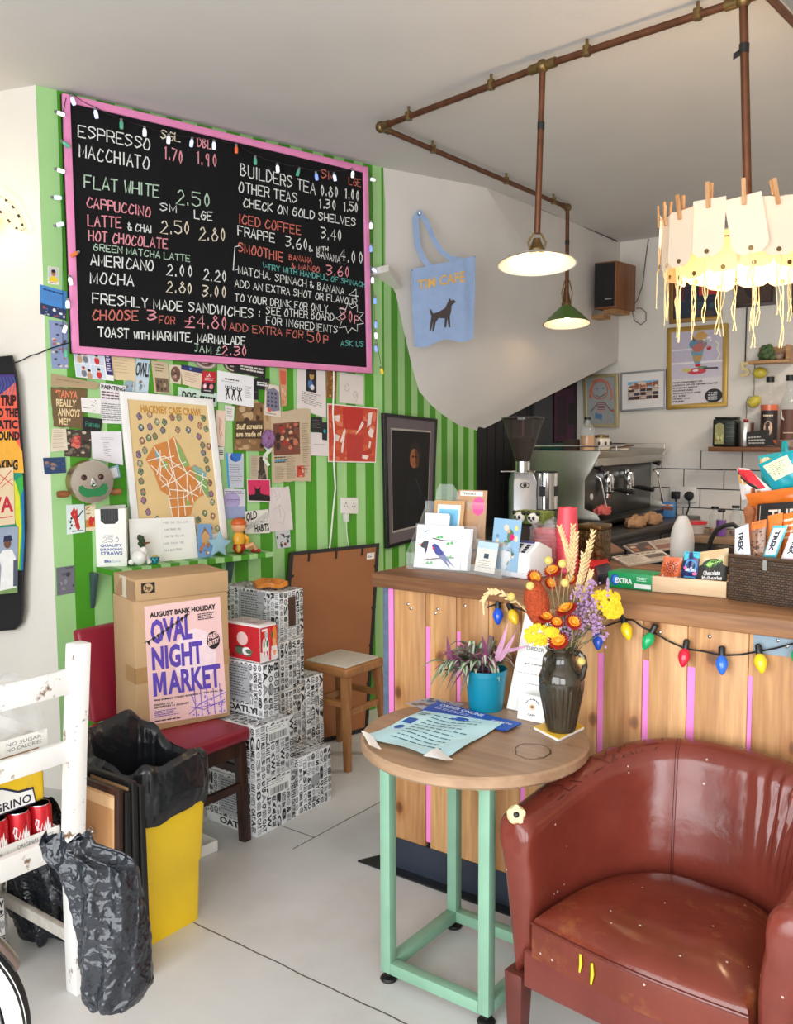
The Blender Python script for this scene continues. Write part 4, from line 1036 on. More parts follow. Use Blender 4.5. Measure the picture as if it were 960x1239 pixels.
# skateboard and lamp on the white wall at the left
skc = []
pr = [(430,13),(437,15),(446,16.5),(456,19),(480,21),(520,24),(560,27),(600,29.5),(640,30.5),(670,29),(700,27),(740,26),(754,25),(762,18)]
sk = thing('skateboard', 'skateboard deck with psychedelic lettering standing against the plain white wall', 'skateboard', onL(4,762,.05))
cxs = -6
mb = MB(); out = []
R_ = [onL(x, y, .06 if 450 < y < 750 else .045) for y, x in pr]
L_ = [onL(2*cxs-x, y+ (4), .06 if 450 < y < 750 else .045) for y, x in pr]
N = len(pr)
cells = [('black',0,2),('purple',2,5),('orange',5,8),('teal',8,11),('black',11,N-1)]
deckm = mat((24,23,26), .5, name='black_deck');
mb.add(R_+L_+[p-nL*.012 for p in R_+L_], [(i, i+1, N+i+1, N+i) for i in range(N-1)]+[(2*N+i, 3*N+i, 3*N+i+1, 2*N+i+1) for i in range(N-1)]+[(i, 2*N+i, 2*N+i+1, i+1) for i in range(N-1)]+[(N+i, N+i+1, 3*N+i+1, 3*N+i) for i in range(N-1)]+[(0,N,3*N,2*N),(N-1,3*N-1,4*N-1,2*N-1)])
mb.build('deck', deckm, sk)
def skp(x, y): return onL(x, y, .0606)
class PxPrint(Print): pass
class PxSheet:
    def __init__(s, fn, n, curved=0): s.fn = fn; s.n = n; s.curved = curved
    def P(s, u, v, e=0): return s.fn(u, v)+s.n*e
p = Print(PxSheet(skp, nL), .001)
def edge(y):
    for (a, xa), (b, xb) in zip(pr, pr[1:]):
        if a <= y <= b: return xa+(xb-xa)*(y-a)/(b-a)
    return 18
def band(y0, y1, col, x0=None, n=6):
    pts = [(edge(y0+(y1-y0)*i/n)-.6, y0+(y1-y0)*i/n) for i in range(n+1)]
    l = [( -42 if x0 is None else x0, y1), (-42 if x0 is None else x0, y0)]
    p.poly(pts+l, col)
band(453, 570, (70,46,120));
p.poly([(15,466),(19,462),(24,530),(27,556),(22,546),(-20,500),(0,478)],(232,96,72)); p.poly([(-20,530),(10,520),(27,546),(29,572),(10,580),(-20,575)],(236,170,60))
band(572, 690, (36,140,110)); p.poly([(28,575),(30,650),(27,690),(22,690),(22,650),(17,610),(20,580)],(60,170,70)); p.poly([(18,580),(24,600),(26,640),(23,688),(20,688),(21,640),(12,600)],(214,210,50)); p.poly([(29,590),(30,650),(28,690),(25.5,690),(27.5,640),(26,600)],(30,110,170))
for i in range(7): p.line([(-8+i*4,456),(-5+i*4,466+random.uniform(-4,4)),(-9+i*4,478)],.004,(40,110,150))
p.build('graphic', sk)
p = Print(PxSheet(skp, nL), .0022)
for t, y0, y1, x0, x1 in (('TRIP',478,494,1,20),('AND THE',494,508,-14,22),('STATIC',508,522,-14,22),('SOUND',522,536,-6,24),('MAKING',556,572,-10,22)):
    p.text(t, x0, y0, x1, y1-3, (30,26,30), .05, rise=-0)
p.build('lettering', sk)
def leanc(name, label, cat, px, col, draw, e):
    sh = Sheet(*[onL(x, y, e) for x, y in px]); mb = MB(); sh.slab(mb, .0012)
    o = mb.build(name, mat(col, .6, name='card_sheet')); tag(o, label, cat)
    p = Print(sh); draw(p); p.build('picture', o)
leanc('poster_card', 'cream card with red hand lettering stuck on the skateboard', 'card', [(-34,569),(16,565),(18,634),(-33,640)], (226,200,164), lambda p: (p.line([(.6,.06),(.98,.32)],.004,(200,60,50)), p.line([(.65,.3),(.95,.06)],.004,(200,60,50)), p.line([(.7,.34),(.97,.2)],.003,(200,60,50)), p.text('VIVA',.1,.5,.98,.78,(190,40,60),.03), p.line([(.1,.88),(.95,.86)],.004,(190,40,60))), .066)
leanc('photo_card', 'photo of a cricketer in whites and dark cap stuck on the lower skateboard', 'photo', [(-30,640),(22,637),(21,717),(-29,722)], (150,156,176), lambda p: (p.rect(0,0,1,.4,(150,160,180)), p.rect(0,.85,1,1,(120,150,90)), p.poly([(.55,.42),(.66,.34),(.86,.34),(.95,.46),(.97,.92),(.58,.95),(.62,.6)],(232,230,226)), p.circ(.76,.24,.085,.08,(110,72,54)), p.poly([(.66,.22),(.68,.13),(.84,.12),(.88,.2)],(34,40,70)), p.rect(.9,.5,1,.9,(80,84,100)), p.blobs(.0,.05,.4,.3,6,[(120,90,80),(200,200,206)],.08,.06)), .066)
# wall light off the left edge, with its striped flex
wl = thing('wall_light', 'lit wall lamp with a looped striped flex on the white wall above the skateboard', 'wall lamp', onL(-8,262,.02))
c = onL(-14, 268, .09)
mb = MB(); mb.lathe([(.05,-.012),(.05,.0),(.03,.006),(0,.008)], onL(-14,268,.012), 18, nL.to_track_quat('Z','Y').to_matrix()); mb.tube([onL(-14,268,.015), onL(-14,268,.06)], .012, 8); mb.build('wall_plate', BRASS, wl)
mb = MB(); mb.ball(c, .035, n=16, m=10); mb.build('lamp_bulb', mat((255,214,140), .3, name='warm_bulb', var=0, emit=9), wl)
mb = MB()
pts = [onL(*q) for q in [(-6,236,.05),(4,240,.04),(12,246,.04),(20,256,.03),(26,268,.03),(28,277,.03),(25,279,.03),(16,274,.04),(6,262,.045),(-4,252,.05)]]
for i in range(len(pts)-1):
    for k in range(3):
        mb.k = k % 2
        mb.tube([pts[i].lerp(pts[i+1], k/3), pts[i].lerp(pts[i+1], (k+1)/3)], .0055, 6)
mb.build('striped_flex', [mat((236,226,190), .5, name='cream_flex'), mat((52,46,40), .5, name='dark_flex')], wl, weld=False)
l = bpy.data.lights.new('wall_lamp_light', 'POINT'); l.energy = 2.2; l.color = (1,.78,.45); l.shadow_soft_size = .04
lo = bpy.data.objects.new('wall_lamp_light', l); COL.objects.link(lo); lo.location = c+nL*.06;
mb = MB(); mb.tube([onL(14,440,.05), onL(24,437,.03), onL(38,430,.03), onM(46,428,.03), onM(60,422,.02), onM(86,414,.05)], .003, 6)
o = mb.build('black_cable', BLACKM); tag(o, 'black cable from the skateboard to the lower corner of the blackboard', 'cable')
# brown board leaning on the wall
a = onz(345, 938, .005); b = onz(465, 886, .005)
bx_ = -2.87
a = V((bx_, onx(352, 900, bx_).y, .004)); b = V((bx_, onx(463.5, 880, bx_).y, .004))
tl, tr = onM(352,668,.03), onM(459.5,657,.03)
a.y = tl.y+.03; b.y = tr.y-.0
b = onz(463.5, 888, .004); b.x -= .1; a = b+(tl-tr); a.z = .004
sh = Sheet(tl, tr, b, a)
bd = thing('backing_board', 'large picture turned to show its brown hardboard back, leaning on the green wall', 'picture back', (a+b)/2)
mb = MB(); frame_bars(mb, sh, .02, .022); mb.build('frame', BLACK, bd)
mb = MB(); sh.off(-.004).slab(mb, .01); mb.build('hardboard', mat((148,92,52), .6, name='brown_hardboard', var=.06, sc=4), bd)
for u, v in ((.2,.03),(.5,.03),(.8,.03)):
    mb = MB(); mb.ob(sh.P(u-.008,v-.02,-.003), sh.P(u+.008,v)-sh.P(u-.008,v), sh.P(u,v+.05)-sh.P(u,v), sh.n*.005); mb.build('clip', BLACKM, bd)
for v in (.12,.35,.55,.75):
    for u in (.01,.955):
        mb = MB(); mb.ob(sh.P(u,v,-.003), sh.P(u+.045,v)-sh.P(u,v), sh.P(u,v+.012)-sh.P(u,v), sh.n*.005); mb.build('clip', BLACKM, bd)
p = Print(sh.off(-.004), .001); p.rect(.86,.05,.95,.085,(230,226,220)); p.lines(.87,.06,.94,.08,2,K0,.5); p.build('sticker', bd)
# wooden stool
ST = .49
sc_ = [onz(363.5,797,ST), onz(418,812,ST), onz(466,794,ST), onz(412,784,ST)]
cx_ = sum((q for q in sc_), V((0,0,0)))/4
hw = (sc_[0]-sc_[2]).length/2/math.sqrt(2)
stl = thing('stool', 'low wooden stool with a grey seat pad in front of the leaning brown board', 'stool', (cx_.x, cx_.y, 0))
STW = wood((128,82,44), (176,122,72), 'Z', 20, .45, name='stool_wood')
STX = wood((128,82,44), (176,122,72), 'X', 20, .45, name='stool_rail_wood')
mb = MB(); mb.bx(cx_.x-hw, cx_.x+hw, cx_.y-hw, cx_.y+hw, ST-.05, ST-.004); mb.build('seat_frame', STX, stl, bevel=.012, seg=3)
mb = MB(); mb.bx(cx_.x-hw+.02, cx_.x+hw-.02, cx_.y-hw+.02, cx_.y+hw-.02, ST-.02, ST+.004); mb.build('seat_pad', mat((196,190,180), .5, name='grey_vinyl'), stl, bevel=.006)
for sx in (-1,1):
    for sy in (-1,1):
        mb = MB(); t = V((cx_.x+sx*(hw-.03), cx_.y+sy*(hw-.03), ST-.03)); f = V((cx_.x+sx*(hw+.005), cx_.y+sy*(hw+.005), 0))
        w1, w2 = .042, .03
        mb.add([t+V((-w1/2,-w1/2,0)), t+V((w1/2,-w1/2,0)), t+V((w1/2,w1/2,0)), t+V((-w1/2,w1/2,0)), f+V((-w2/2,-w2/2,0)), f+V((w2/2,-w2/2,0)), f+V((w2/2,w2/2,0)), f+V((-w2/2,w2/2,0))], [(0,1,2,3),(7,6,5,4),(0,4,5,1),(1,5,6,2),(2,6,7,3),(3,7,4,0)])
        mb.build('leg', STW, stl, bevel=.005)
for s in (-1,1):
    mb = MB(); k = hw-.018; mb.bar((cx_.x-k, cx_.y+s*k, .31), (cx_.x+k, cx_.y+s*k, .31), .018, .03); mb.build('stretcher', STX, stl)
    mb = MB(); mb.bar((cx_.x+s*k, cx_.y-k, .27), (cx_.x+s*k, cx_.y+k, .27), .018, .03); mb.build('stretcher', STX, stl)
# printed drink cartons in a heap
CW = mat((232,232,232), .5, name='white_carton', var=.03); CK = mat((38,38,40), .6, name='carton_print', var=0); CG = mat((150,152,156), .5, name='grey_print', var=.05)
WORDS = ['OATLY!','WOW','NO','OAT','LIKE','MILK','HEY','IT\'S','YES','&','?','!','@','S','B','A','W','R','OK','100%','8','Q','M','G','HUMANS','VEGAN']
def doodle_face(pr, seed):
    rnd = random.Random(seed); sh = pr.sh
    step = .025; nu = max(2, int(sh.w/step)); nv = max(2, int(sh.h/step))
    for i in range(nu):
        v = rnd.uniform(0,.03)
        while v < .95:
            u0 = (i+.08)/nu; u1 = (i+.92)/nu
            k = rnd.random(); col = CK if rnd.random() > .3 else CG
            if k < .5:                                  # word running up the column
                h = rnd.uniform(.1,.26)
                if v+h > .98: h = .98-v
                if h < .06: break
                vs, fs, asp = glyphs(rnd.choice(WORDS), .03)
                pr._c(col); pr.mb.add([sh.P(u0+(u1-u0)*y, v+h*x, pr.e) for x, y in vs], fs); v += h+.02
            elif k < .75:                               # upright sign
                h = min(.022/sh.h, .98-v)
                if h < .04: break
                vs, fs, asp = glyphs(rnd.choice(WORDS), .045)
                pr._c(col); pr.mb.add([sh.P(u0+(u1-u0)*x, v+h*(1-y), pr.e) for x, y in vs], fs); v += h+.02
            elif k < .88:
                h = min(.028/sh.h, .98-v)
                if h < .04: break
                m = (u0+u1)/2
                pr.ring(m, v+h/2, (u1-u0)*.42, h*.46, .34, col, 12); pr.circ(m, v+h/2, (u1-u0)*.12, h*.14, col, 8); v += h+.02
            else:
                h = min(.034/sh.h, .98-v)
                if h < .04: break
                for q in range(4): pr.rect(u0, v+h*q/4, u1, v+h*(q+.45)/4, col)
                v += h+.02
    return pr
_cart = {}
def carton(label, x0, x1, y0, y1, z0, h, kind=0, hole=False, barcode=False, seed=1):
    """printed carton; faces +X and -Y carry the print"""
    t = thing('drink_carton', label, 'carton', ((x0+x1)/2, (y0+y1)/2, z0), 'printed drink cartons stacked by the wall')
    z1 = z0+h-.002
    mb = MB(); mb.bx(x0,x1,y0,y1,z0,z1); mb.build('carton_body', CW, t, bevel=.003)
    fx = Sheet((x1,y0,z1),(x1,y1,z1),(x1,y1,z0),(x1,y0,z0)); fy = Sheet((x0,y0,z1),(x1,y0,z1),(x1,y0,z0),(x0,y0,z0)); ft = Sheet((x0,y1,z1),(x1,y1,z1),(x1,y0,z1),(x0,y0,z1))
    pr = Print(fx, .0008); doodle_face(pr, seed); pr.build('printed_side', t)
    pr = Print(fy, .0008)
    doodle_face(pr, seed+50)
    pr.build('printed_end', t)
    pr = Print(fy, .0022); pr.rect(.3,.05,.75,.75,(176,178,182)); pr.lines(.34,.1,.72,.7,12,(90,92,96),.4); pr.rect(.05,.8,.95,.97,(232,232,232)); pr.text('OATLY!',.3,.82,.9,.95,K0,.04); pr.build('side_panel', t)
    pr = Print(ft, .0008); doodle_face(pr, seed+90); pr.build('printed_top', t)
    if barcode:
        pr = Print(fx, .002); pr.rect(.3,.06,.86,.36,(236,236,232)); pr.lines(.34,.09,.8,.17,2,(120,120,124),.3)
        u = .35
        while u < .82:
            w = random.choice([.006,.01,.018]); pr.rect(u,.2,u+w,.33,K0); u += w+.012
        pr.build('barcode_label', t)
    if hole:
        pr = Print(fx, .002); pr.rect(.36,.12,.66,.72,(74,50,34)); pr.build('hand_hole', t)
    elif kind == 1:
        pr = Print(fx, .002); pr.circ(.55,.5,.12,.1,(150,152,156),10); pr.build('sticker', t)
    return t
p1 = onz(311,1014); p2 = onz(355,989); p3 = onz(398,966)
X1 = p1.x; Ya, Yb_, Yc = p1.y+.0, p2.y-.003, p3.y
BH = .222
carton('printed carton on the floor beside the red chair leg, bottom of the front stack', X1-.3, X1, Ya, Yb_, 0, BH, barcode=True, seed=1)
carton('printed carton with barcode label, second of the front stack', X1-.3, X1-.002, Ya+.003, Yb_-.003, BH, BH, barcode=True, seed=2)
q1 = V((0, Ya+.10, 0))
carton('printed carton under the red juice pack, top of the front stack', X1-.34, X1-.055, q1.y, Yb_-.03, 2*BH, BH, kind=1, seed=3)
carton('printed carton nearest the stool, alone on the floor at the right end of the heap', X1-.16, X1-.01, Yb_+.006, Yc, 0, .245, kind=1, seed=4)
# tall rear stack
xr = X1-.25
e1 = onx(338,730,xr); e2 = onx(367,730,xr)
ya, yb2 = max(e1.y, Yb_+.01), max(e2.y, Yb_+.16)
for i in range(4):
    carton(['printed carton at the foot of the tall rear stack, mostly hidden', 'printed carton second from the floor in the tall rear stack','printed carton just below the top of the tall rear stack, behind the juice pack','printed carton with an open brown hand hole, top of the tall rear stack'][i], xr-.36, xr, ya, yb2, i*.2235, .2225, hole=(i == 3), seed=10+i)
TZ = 4*.2235
# right-hand rear pair
xr3 = xr-.0
y3 = yb2+.012
e3 = onx(390,840,xr3)
carton('printed carton behind the stool leg, lower of the two at the rear right', xr3-.2, xr3, y3, max(e3.y, y3+.12), 0, .24, seed=20)
carton('printed carton with worn top flap, upper of the two at the rear right', xr3-.2, xr3, y3, max(e3.y, y3+.12)-.004, .24, .235, hole=False, kind=1, seed=21)
# red juice pack on the front stack
jz = 3*BH
jx = X1-.065
ja, jb = onx(279,800,jx), onx(336,795,jx)
jp = thing('juice_pack', 'red and white pack of fruit juice cans on top of the front carton stack', 'juice pack', (jx-.1, (ja.y+jb.y)/2, jz))
jh = .155
y0_, y1_ = q1.y, jb.y
mb = MB(); mb.bx(jx-.2, jx, y0_, y1_, jz, jz+jh); mb.build('pack_body', mat((232,224,222), .3, name='pack_card'), jp, bevel=.008)
fx = Sheet((jx,y0_,jz+jh),(jx,y1_,jz+jh),(jx,y1_,jz),(jx,y0_,jz)); p = Print(fx, .001)
p.rect(.02,.06,.99,.7,(200,34,40)); p.rect(.02,.7,.99,.96,(238,226,226))
p.rect(.5,.1,.62,.95,(214,60,60))
for u in (.22,.4): p.circ(u,.58,.1,.24,(240,236,232),14); p.circ(u,.5,.05,.1,(60,110,60),8); p.circ(u+.02,.2,.03,.08,(226,140,40),6); p.poly([(u-.05,.7),(u+.05,.7),(u,.85)],(196,60,60))
p.circ(.82,.35,.14,.28,(232,130,60),16); p.circ(.82,.62,.12,.24,(240,160,110),16); p.circ(.7,.3,.05,.1,(50,120,50),8); p.rect(.1,.1,.42,.16,(240,236,232)); p.rect(.28,.18,.44,.36,(236,236,236))
for i in range(8): p.rect(.29+i*.018,.2,.297+i*.018,.34,(40,38,40))
p.rect(.64,.6,.96,.72,(236,226,222)); p.build('printed_front', jp)
fy = Sheet((jx-.2,y0_,jz+jh),(jx,y0_,jz+jh),(jx,y0_,jz),(jx-.2,y0_,jz)); p = Print(fy, .001); p.rect(0,.05,1,.95,(190,30,40)); p.circ(.5,.4,.16,.18,(226,190,186)); p.blobs(.2,.6,.8,.92,6,[(90,110,90),(236,236,236),(60,40,40)],.15,.1); p.build('printed_end', jp)
mb = MB(); mb.bx(jx-.19, jx-.02, y0_+.01, y1_-.01, jz+jh, jz+jh+.003); mb.build('plastic_top', crinkle((220,205,205), .15, 20, .5, .6, 'shrink_wrap'), jp)
# orange bag on the tall stack
c = onz(318, 716, TZ+.0)
mb = MB()
def f_(u, v):
    a_ = 2*PI*u; r = [0, .6, 1, .97, 0][int(v*4.001)] * (1+.06*math.sin(3*a_)+.05*math.sin(7*a_))
    z = [0.0, .0, .008, .026, .036][int(v*4.001)]
    return V((c.x-.06+r*.085*math.cos(a_), ya+.08+r*.075*math.sin(a_), TZ-.0005+z+(.006*math.sin(5*a_) if v > .4 else 0)))
mb.grid(f_, 28, 5, cu=True)
o = mb.build('orange_bag', crinkle((206,126,44), .35, 22, .5, 1, 'orange_plastic')); tag(o, 'flattened orange bag lying on top of the tall rear stack of cartons', 'bag')
# red vinyl chair with the event poster box
RV = mat((138,30,48), .38, name='red_vinyl', var=.08, sc=5, bump=.05, bsc=90); DWD = wood((34,20,16),(66,38,28), 'Z', 24, .4, name='dark_leg_wood')
rf = onz(300,1016); xr1 = rf.x+.005; yr1 = rf.y+.02
xr0 = xr1-.53; yr0 = yr1-.37
rc_ = thing('red_chair', 'old chair with dark legs and red vinyl seat carrying the big poster box', 'chair', ((xr0+xr1)/2, (yr0+yr1)/2, 0))
SZ = .455
mb = MB()
def seat_top(u, v): return 0
mb.bx(xr0, xr1+.01, yr0, yr1, SZ-.055, SZ); mb.build('seat', RV, rc_, bevel=.02, seg=3)
mb = MB(); mb.ob((xr0-.02, yr0+.02, SZ), (.045,0,0), (0,yr1-yr0-.04,0), (-.09,0,.36)); mb.build('backrest', RV, rc_, bevel=.016, seg=3)
for x, y in ((xr1-.03,yr1-.03),(xr1-.03,yr0+.03),(xr0+.03,yr1-.03),(xr0+.03,yr0+.03)):
    mb = MB(); f = 1 if x > (xr0+xr1)/2 else -1
    mb.bar((x,y,SZ-.05), (x+f*.02, y, 0), .036, .036, (0,1,0)); mb.build('leg', DWD, rc_, bevel=.003)
mb = MB(); mb.bar((xr1-.03,yr0+.03,SZ-.085),(xr1-.03,yr1-.03,SZ-.085),.022,.06); mb.bar((xr0+.03,yr0+.03,SZ-.085),(xr0+.03,yr1-.03,SZ-.085),.022,.06)
mb.bar((xr0+.03,yr0+.03,SZ-.085),(xr1-.03,yr0+.03,SZ-.085),.022,.06); mb.bar((xr0+.03,yr1-.03,SZ-.085),(xr1-.03,yr1-.03,SZ-.085),.022,.06); mb.build('seat_rail', DWD, rc_)
mb = MB(); mb.bar((xr0+.03,yr1-.03,.28),(xr1-.022,yr1-.03,.28),.018,.03); mb.build('stretcher', DWD, rc_)
mb = MB(); mb.bar((xr1-.02,yr0+.03,.22),(xr1-.02,yr1-.03,.22),.018,.03); mb.build('stretcher', DWD, rc_)
CB = mat((186,152,112), .75, name='cardboard', var=.05, sc=6); CBD = mat((150,116,82), .8, name='cardboard_shadow_side', var=.06)
BZ = SZ+.001
br = onz(279,866,BZ); blf = onz(166,889,BZ)
d = (br-blf).normalized(); n = V((-d.y,d.x,0)); n = n if n.dot(blf-EYE) > 0 else -n
bhh = (hit(185/5.333+130,728,blf,n)-blf).z
pb = thing('poster_box', 'big cardboard box with a pink OVAL NIGHT MARKET poster, standing on the red chair', 'cardboard box', (blf+br)/2)
dep = .23
mb = MB(); mb.ob(blf, br-blf, n*dep, (0,0,bhh)); mb.build('carton_body', CB, pb, bevel=.004)
fr = Sheet(blf+V((0,0,bhh)), br+V((0,0,bhh)), br, blf)
p = Print(fr, .001); p.rect(.0,.5,.18,.62,(170,132,84)); p.rect(.93,.46,1,.58,(170,132,84)); p.build('parcel_tape', pb)
el = Sheet(blf+n*dep+V((0,0,bhh)), blf+V((0,0,bhh)), blf, blf+n*dep); p = Print(el, .001); p.rect(.55,.5,1,.62,(170,132,84)); p.build('parcel_tape', pb)
def fpx(x, y): return hit(130+x/5.333, 700+y/5.333, blf-n*.002, n)
ps = Sheet(fpx(238,182), fpx(727,116), fpx(772,866), fpx(276,945))
# keep poster foot above seat
mb = MB(); ps.slab(mb, .001); po = mb.build('poster', mat((240,200,198), .6, name='pink_poster', var=.03), pb); po['label'] = 'pink event poster'
p = Print(ps, .0006)
PU = (92,68,176); PU2 = (140,104,196)
p.circ(.62,.48,.28,.24,(246,222,228),30)
p.rect(.52,.8,.98,.99,(240,206,212))
for u in (.58,.66,.74,.83,.92): p.line([(u,.74+random.uniform(-.02,.03)),(u+.01,.99)],.004,PU2)
p.line([(.5,.96),(.66,.88),(.84,.85),(1,.82)],.004,PU2); p.line([(.54,.8),(.6,.92),(.98,.9)],.004,PU2); p.line([(.52,.9),(.7,.94),(.98,.88)],.003,PU)
for i in range(26): p.circ(random.uniform(.52,.97), random.uniform(.8,.98), .012, .008, PU2, 7)
p.build('picture', po)
p = Print(ps, .0016)
p.text('AUGUST BANK HOLIDAY',.06,.055,.93,.1,K0,.045); p.lines(.68,.12,.93,.18,4,K0,.5,.3)
p.text('OVAL',.06,.115,.6,.325,PU,.04); p.text('NIGHT',.06,.345,.72,.545,PU,.04); p.text('ARKET',.245,.565,.94,.765,PU,.035); p.poly([(.06+.165*x,.765-.2*y) for x, y in [(0,0),(0,1),(.32,1),(.5,.5),(.68,1),(1,1),(1,0),(.74,0),(.74,.62),(.58,.15),(.42,.15),(.26,.62),(.26,0)]],PU)
p.line([(-.02,.3),(.15,.26),(.4,.17),(.57,.11)],.003,K0)
for i in range(9):
    u = .03+i*.062; v = .295-i*.0225; p.poly([(u-.022,v),(u+.024,v-.017),(u+.006,v+.035)],K0)
p.circ(.87,.36,.09,.075,K0,20); p.text('FREE',.8,.315,.94,.36,(240,200,198),.04,rise=-.03); p.text('ENTRY',.8,.37,.95,.41,(240,200,198),.04,rise=-.03)
p.text('FREE SUMMER STREET BUSKING AT THE OVAL, E2',.06,.79,.95,.807,K0,.03); p.text('FRIDAY 30 &',.06,.83,.3,.845,K0,.03); p.text('SATURDAY 31 AUGUST',.06,.852,.5,.868,K0,.03); p.lines(.06,.89,.38,.95,4,PU,.4); p.lines(.06,.97,.45,.985,1,K0,.6)
p.build('lettering', po)
# HP style parcel on top
hz = BZ+bhh
ha = hit(181,727,blf,n); hb = hit(277,720,blf,n);
hx = thing('parcel_box', 'long flat cardboard parcel with a black round logo, lying on the poster box', 'cardboard box', ((ha+hb)/2).to_3d()*1)
A = blf.lerp(br,.02)-n*.006; A.z = hz; B2 = br-n*.006; B2.z = hz
hh = (hit(230,695,A,n)-A).z
mb = MB(); mb.ob(A, B2-A, n*.24, (0,0,hh))
ORG[hx.name] = (A+B2)/2; hx.location = (A+B2)/2
mb.build('carton_body', CB, hx, bevel=.003)
fs_ = Sheet(A+V((0,0,hh)), B2+V((0,0,hh)), B2, A); p = Print(fs_, .001); p.rect(.06,.18,.2,.66,(36,30,26)); p.circ(.13,.42,.05,.2,(186,152,112),18)
p.text('hp',.1,.3,.16,.56,(36,30,26),.03); p.build('logo', hx)
ends = Sheet(A+n*.24+V((0,0,hh)), A+V((0,0,hh)), A, A+n*.24)
p = Print(ends, .001); p.rect(.3,0,.62,1,(206,190,160)); p.poly([(.0,.95),(.35,.12),(1,.12),(1,.95)],(160,126,92)); p.rect(.42,0,.6,1,(208,196,172)); p.build('clear_tape', hx)
# yellow bin with black liner
yb_ = mat((238,200,26), .38, name='yellow_plastic', var=.03)
pA = onz(181,1153); pB = onz(234,1108)
xb = (pA.x+pB.x)/2; byA, byB = pA.y+.012, pB.y+.012
bn = thing('waste_bin', 'tall yellow plastic bin with a black bag folded over its rim', 'bin', (xb-.17, (byA+byB)/2, 0))
BHt = .50
mb = MB()
k = .018
def rrect(x0, x1, y0, y1, z, r=.03, m=4):
    o = []
    for cx2, cy2, a0 in ((x1-r,y1-r,0),(x0+r,y1-r,90),(x0+r,y0+r,180),(x1-r,y0+r,270)):
        for i in range(m+1):
            t = math.radians(a0+90*i/m); o.append(V((cx2+r*math.cos(t), cy2+r*math.sin(t), z)))
    return o
def loft(mb, rings, cap0=True, cap1=True):
    n = len(rings[0]); vs = [p for r in rings for p in r]; fs = []
    for i in range(len(rings)-1):
        for j in range(n):
            k = (j+1) % n; fs.append((i*n+j, i*n+k, (i+1)*n+k, (i+1)*n+j))
    if cap0: fs.append(tuple(range(n))[::-1])
    if cap1: fs.append(tuple((len(rings)-1)*n+j for j in range(n)))
    mb.add(vs, fs)
loft(mb, [rrect(xb-.27-e, xb+e, byA-e, byB+e, z) for z, e in ((0,0),(.2,.006),(.205,.01),(BHt-.02,.024),(BHt,.024),(BHt,.018),(.03,-.006))], cap1=True)
mb.build('bin_body', yb_, bn)
BAGM = crinkle((30,33,39), .2, 34, .5, 1, 'black_bag_film', dist=.012)
LINM = crinkle((26,28,32), .26, 22, .3, 1, 'black_bin_liner', dist=.012)
from mathutils import noise as mn
def crump(p, s):
    q = V(p)*s + mn.noise_vector(V(p)*s*.6)*.6
    d = mn.voronoi(q)[0]
    return (d[1]-d[0])*.5 + .25*mn.noise(V(p)*s*2.3) - .2
mb = MB()
def lin_(u, v):
    a_ = 2*PI*u
    ce = V((xb-.135, (byA+byB)/2, 0)); hx_, hy_ = .135+.034, (byB-byA)/2+.036
    prof = [(1.05,.405),(1.10,.44),(1.12,.49),(1.12,.54),(1.10,.575),(1.0,.59),(.88,.57),(.8,.49),(.76,.34),(.72,.2)]
    kf = v*(len(prof)-1); i = min(int(kf), len(prof)-2); f = kf-i
    r = prof[i][0]*(1-f)+prof[i+1][0]*f; z = prof[i][1]*(1-f)+prof[i+1][1]*f
    cs, sn = math.cos(a_), math.sin(a_); pw = .55
    ex = math.copysign(abs(cs)**pw, cs); ey = math.copysign(abs(sn)**pw, sn)
    wv = .03*math.sin(5*a_+v*2+1)+.012*math.sin(9*a_+v*3)+.014*math.sin(17*a_+v*7)+.01*math.sin(29*a_-v*9)
    if v < .15: z += .012*math.sin(4*a_+.5)
    z += (-.03*cs+.03*max(0, -cs)*max(0, sn) - .02*sn*.5)*(1 if .25 < v < .75 else .35)
    z += (.028*math.sin(2*a_+1.5)+.012*math.sin(7*a_))*(1 if .4 < v < .8 else .3)
    q = ce + V((ex*hx_*(r+wv*.6), ey*hy_*(r+wv*.8), z))
    k_ = crump(q, 9)*.008
    return q + V((ex*.7, ey*.7, .5))*k_*(1 if v < .75 else 0)
mb.grid(lin_, 130, 30, cu=True)
mb.poly([lin_(i/40, 1) for i in range(40)])
mb.build('bin_liner', LINM, bn, ang=60)
# white cardboard tray in clear plastic between bin and chair
ta, tb = onz(236,1042), onz(264,1030)
d = (tb-ta).normalized(); n = V((-d.y,d.x,0)); n = n if n.dot(ta-EYE) > 0 else -n
tr_ = thing('drinks_tray', 'low white card tray in torn clear plastic on the floor behind the yellow bin', 'tray', (ta+tb)/2)
mb = MB(); a0 = ta-d*.16; L_ = (tb-a0).length
mb.ob(a0, d*L_, n*.2, (0,0,.004)); mb.ob(a0, d*L_, n*.004, (0,0,.045)); mb.ob(a0+n*.196, d*L_, n*.004, (0,0,.045)); mb.ob(a0+d*(L_-.004), d*.004, n*.2, (0,0,.045)); mb.ob(a0, d*.004, n*.2, (0,0,.045))
mb.build('card_tray', WHITE, tr_)
mb = MB()
def wr(u, v):
    q = a0.lerp(tb, .3+.66*u); return q+n*(.03+.1*v)+V((0,0,.05+.15*(1-abs(u-.6)*1.3)*(1-.3*v)+.02*math.sin(9*u+5*v)))
mb.grid(wr, 14, 8); FILM = crinkle((222,226,228), .08, 22, .8, .24, 'clear_film')
mb.build('plastic_wrap', FILM, tr_)
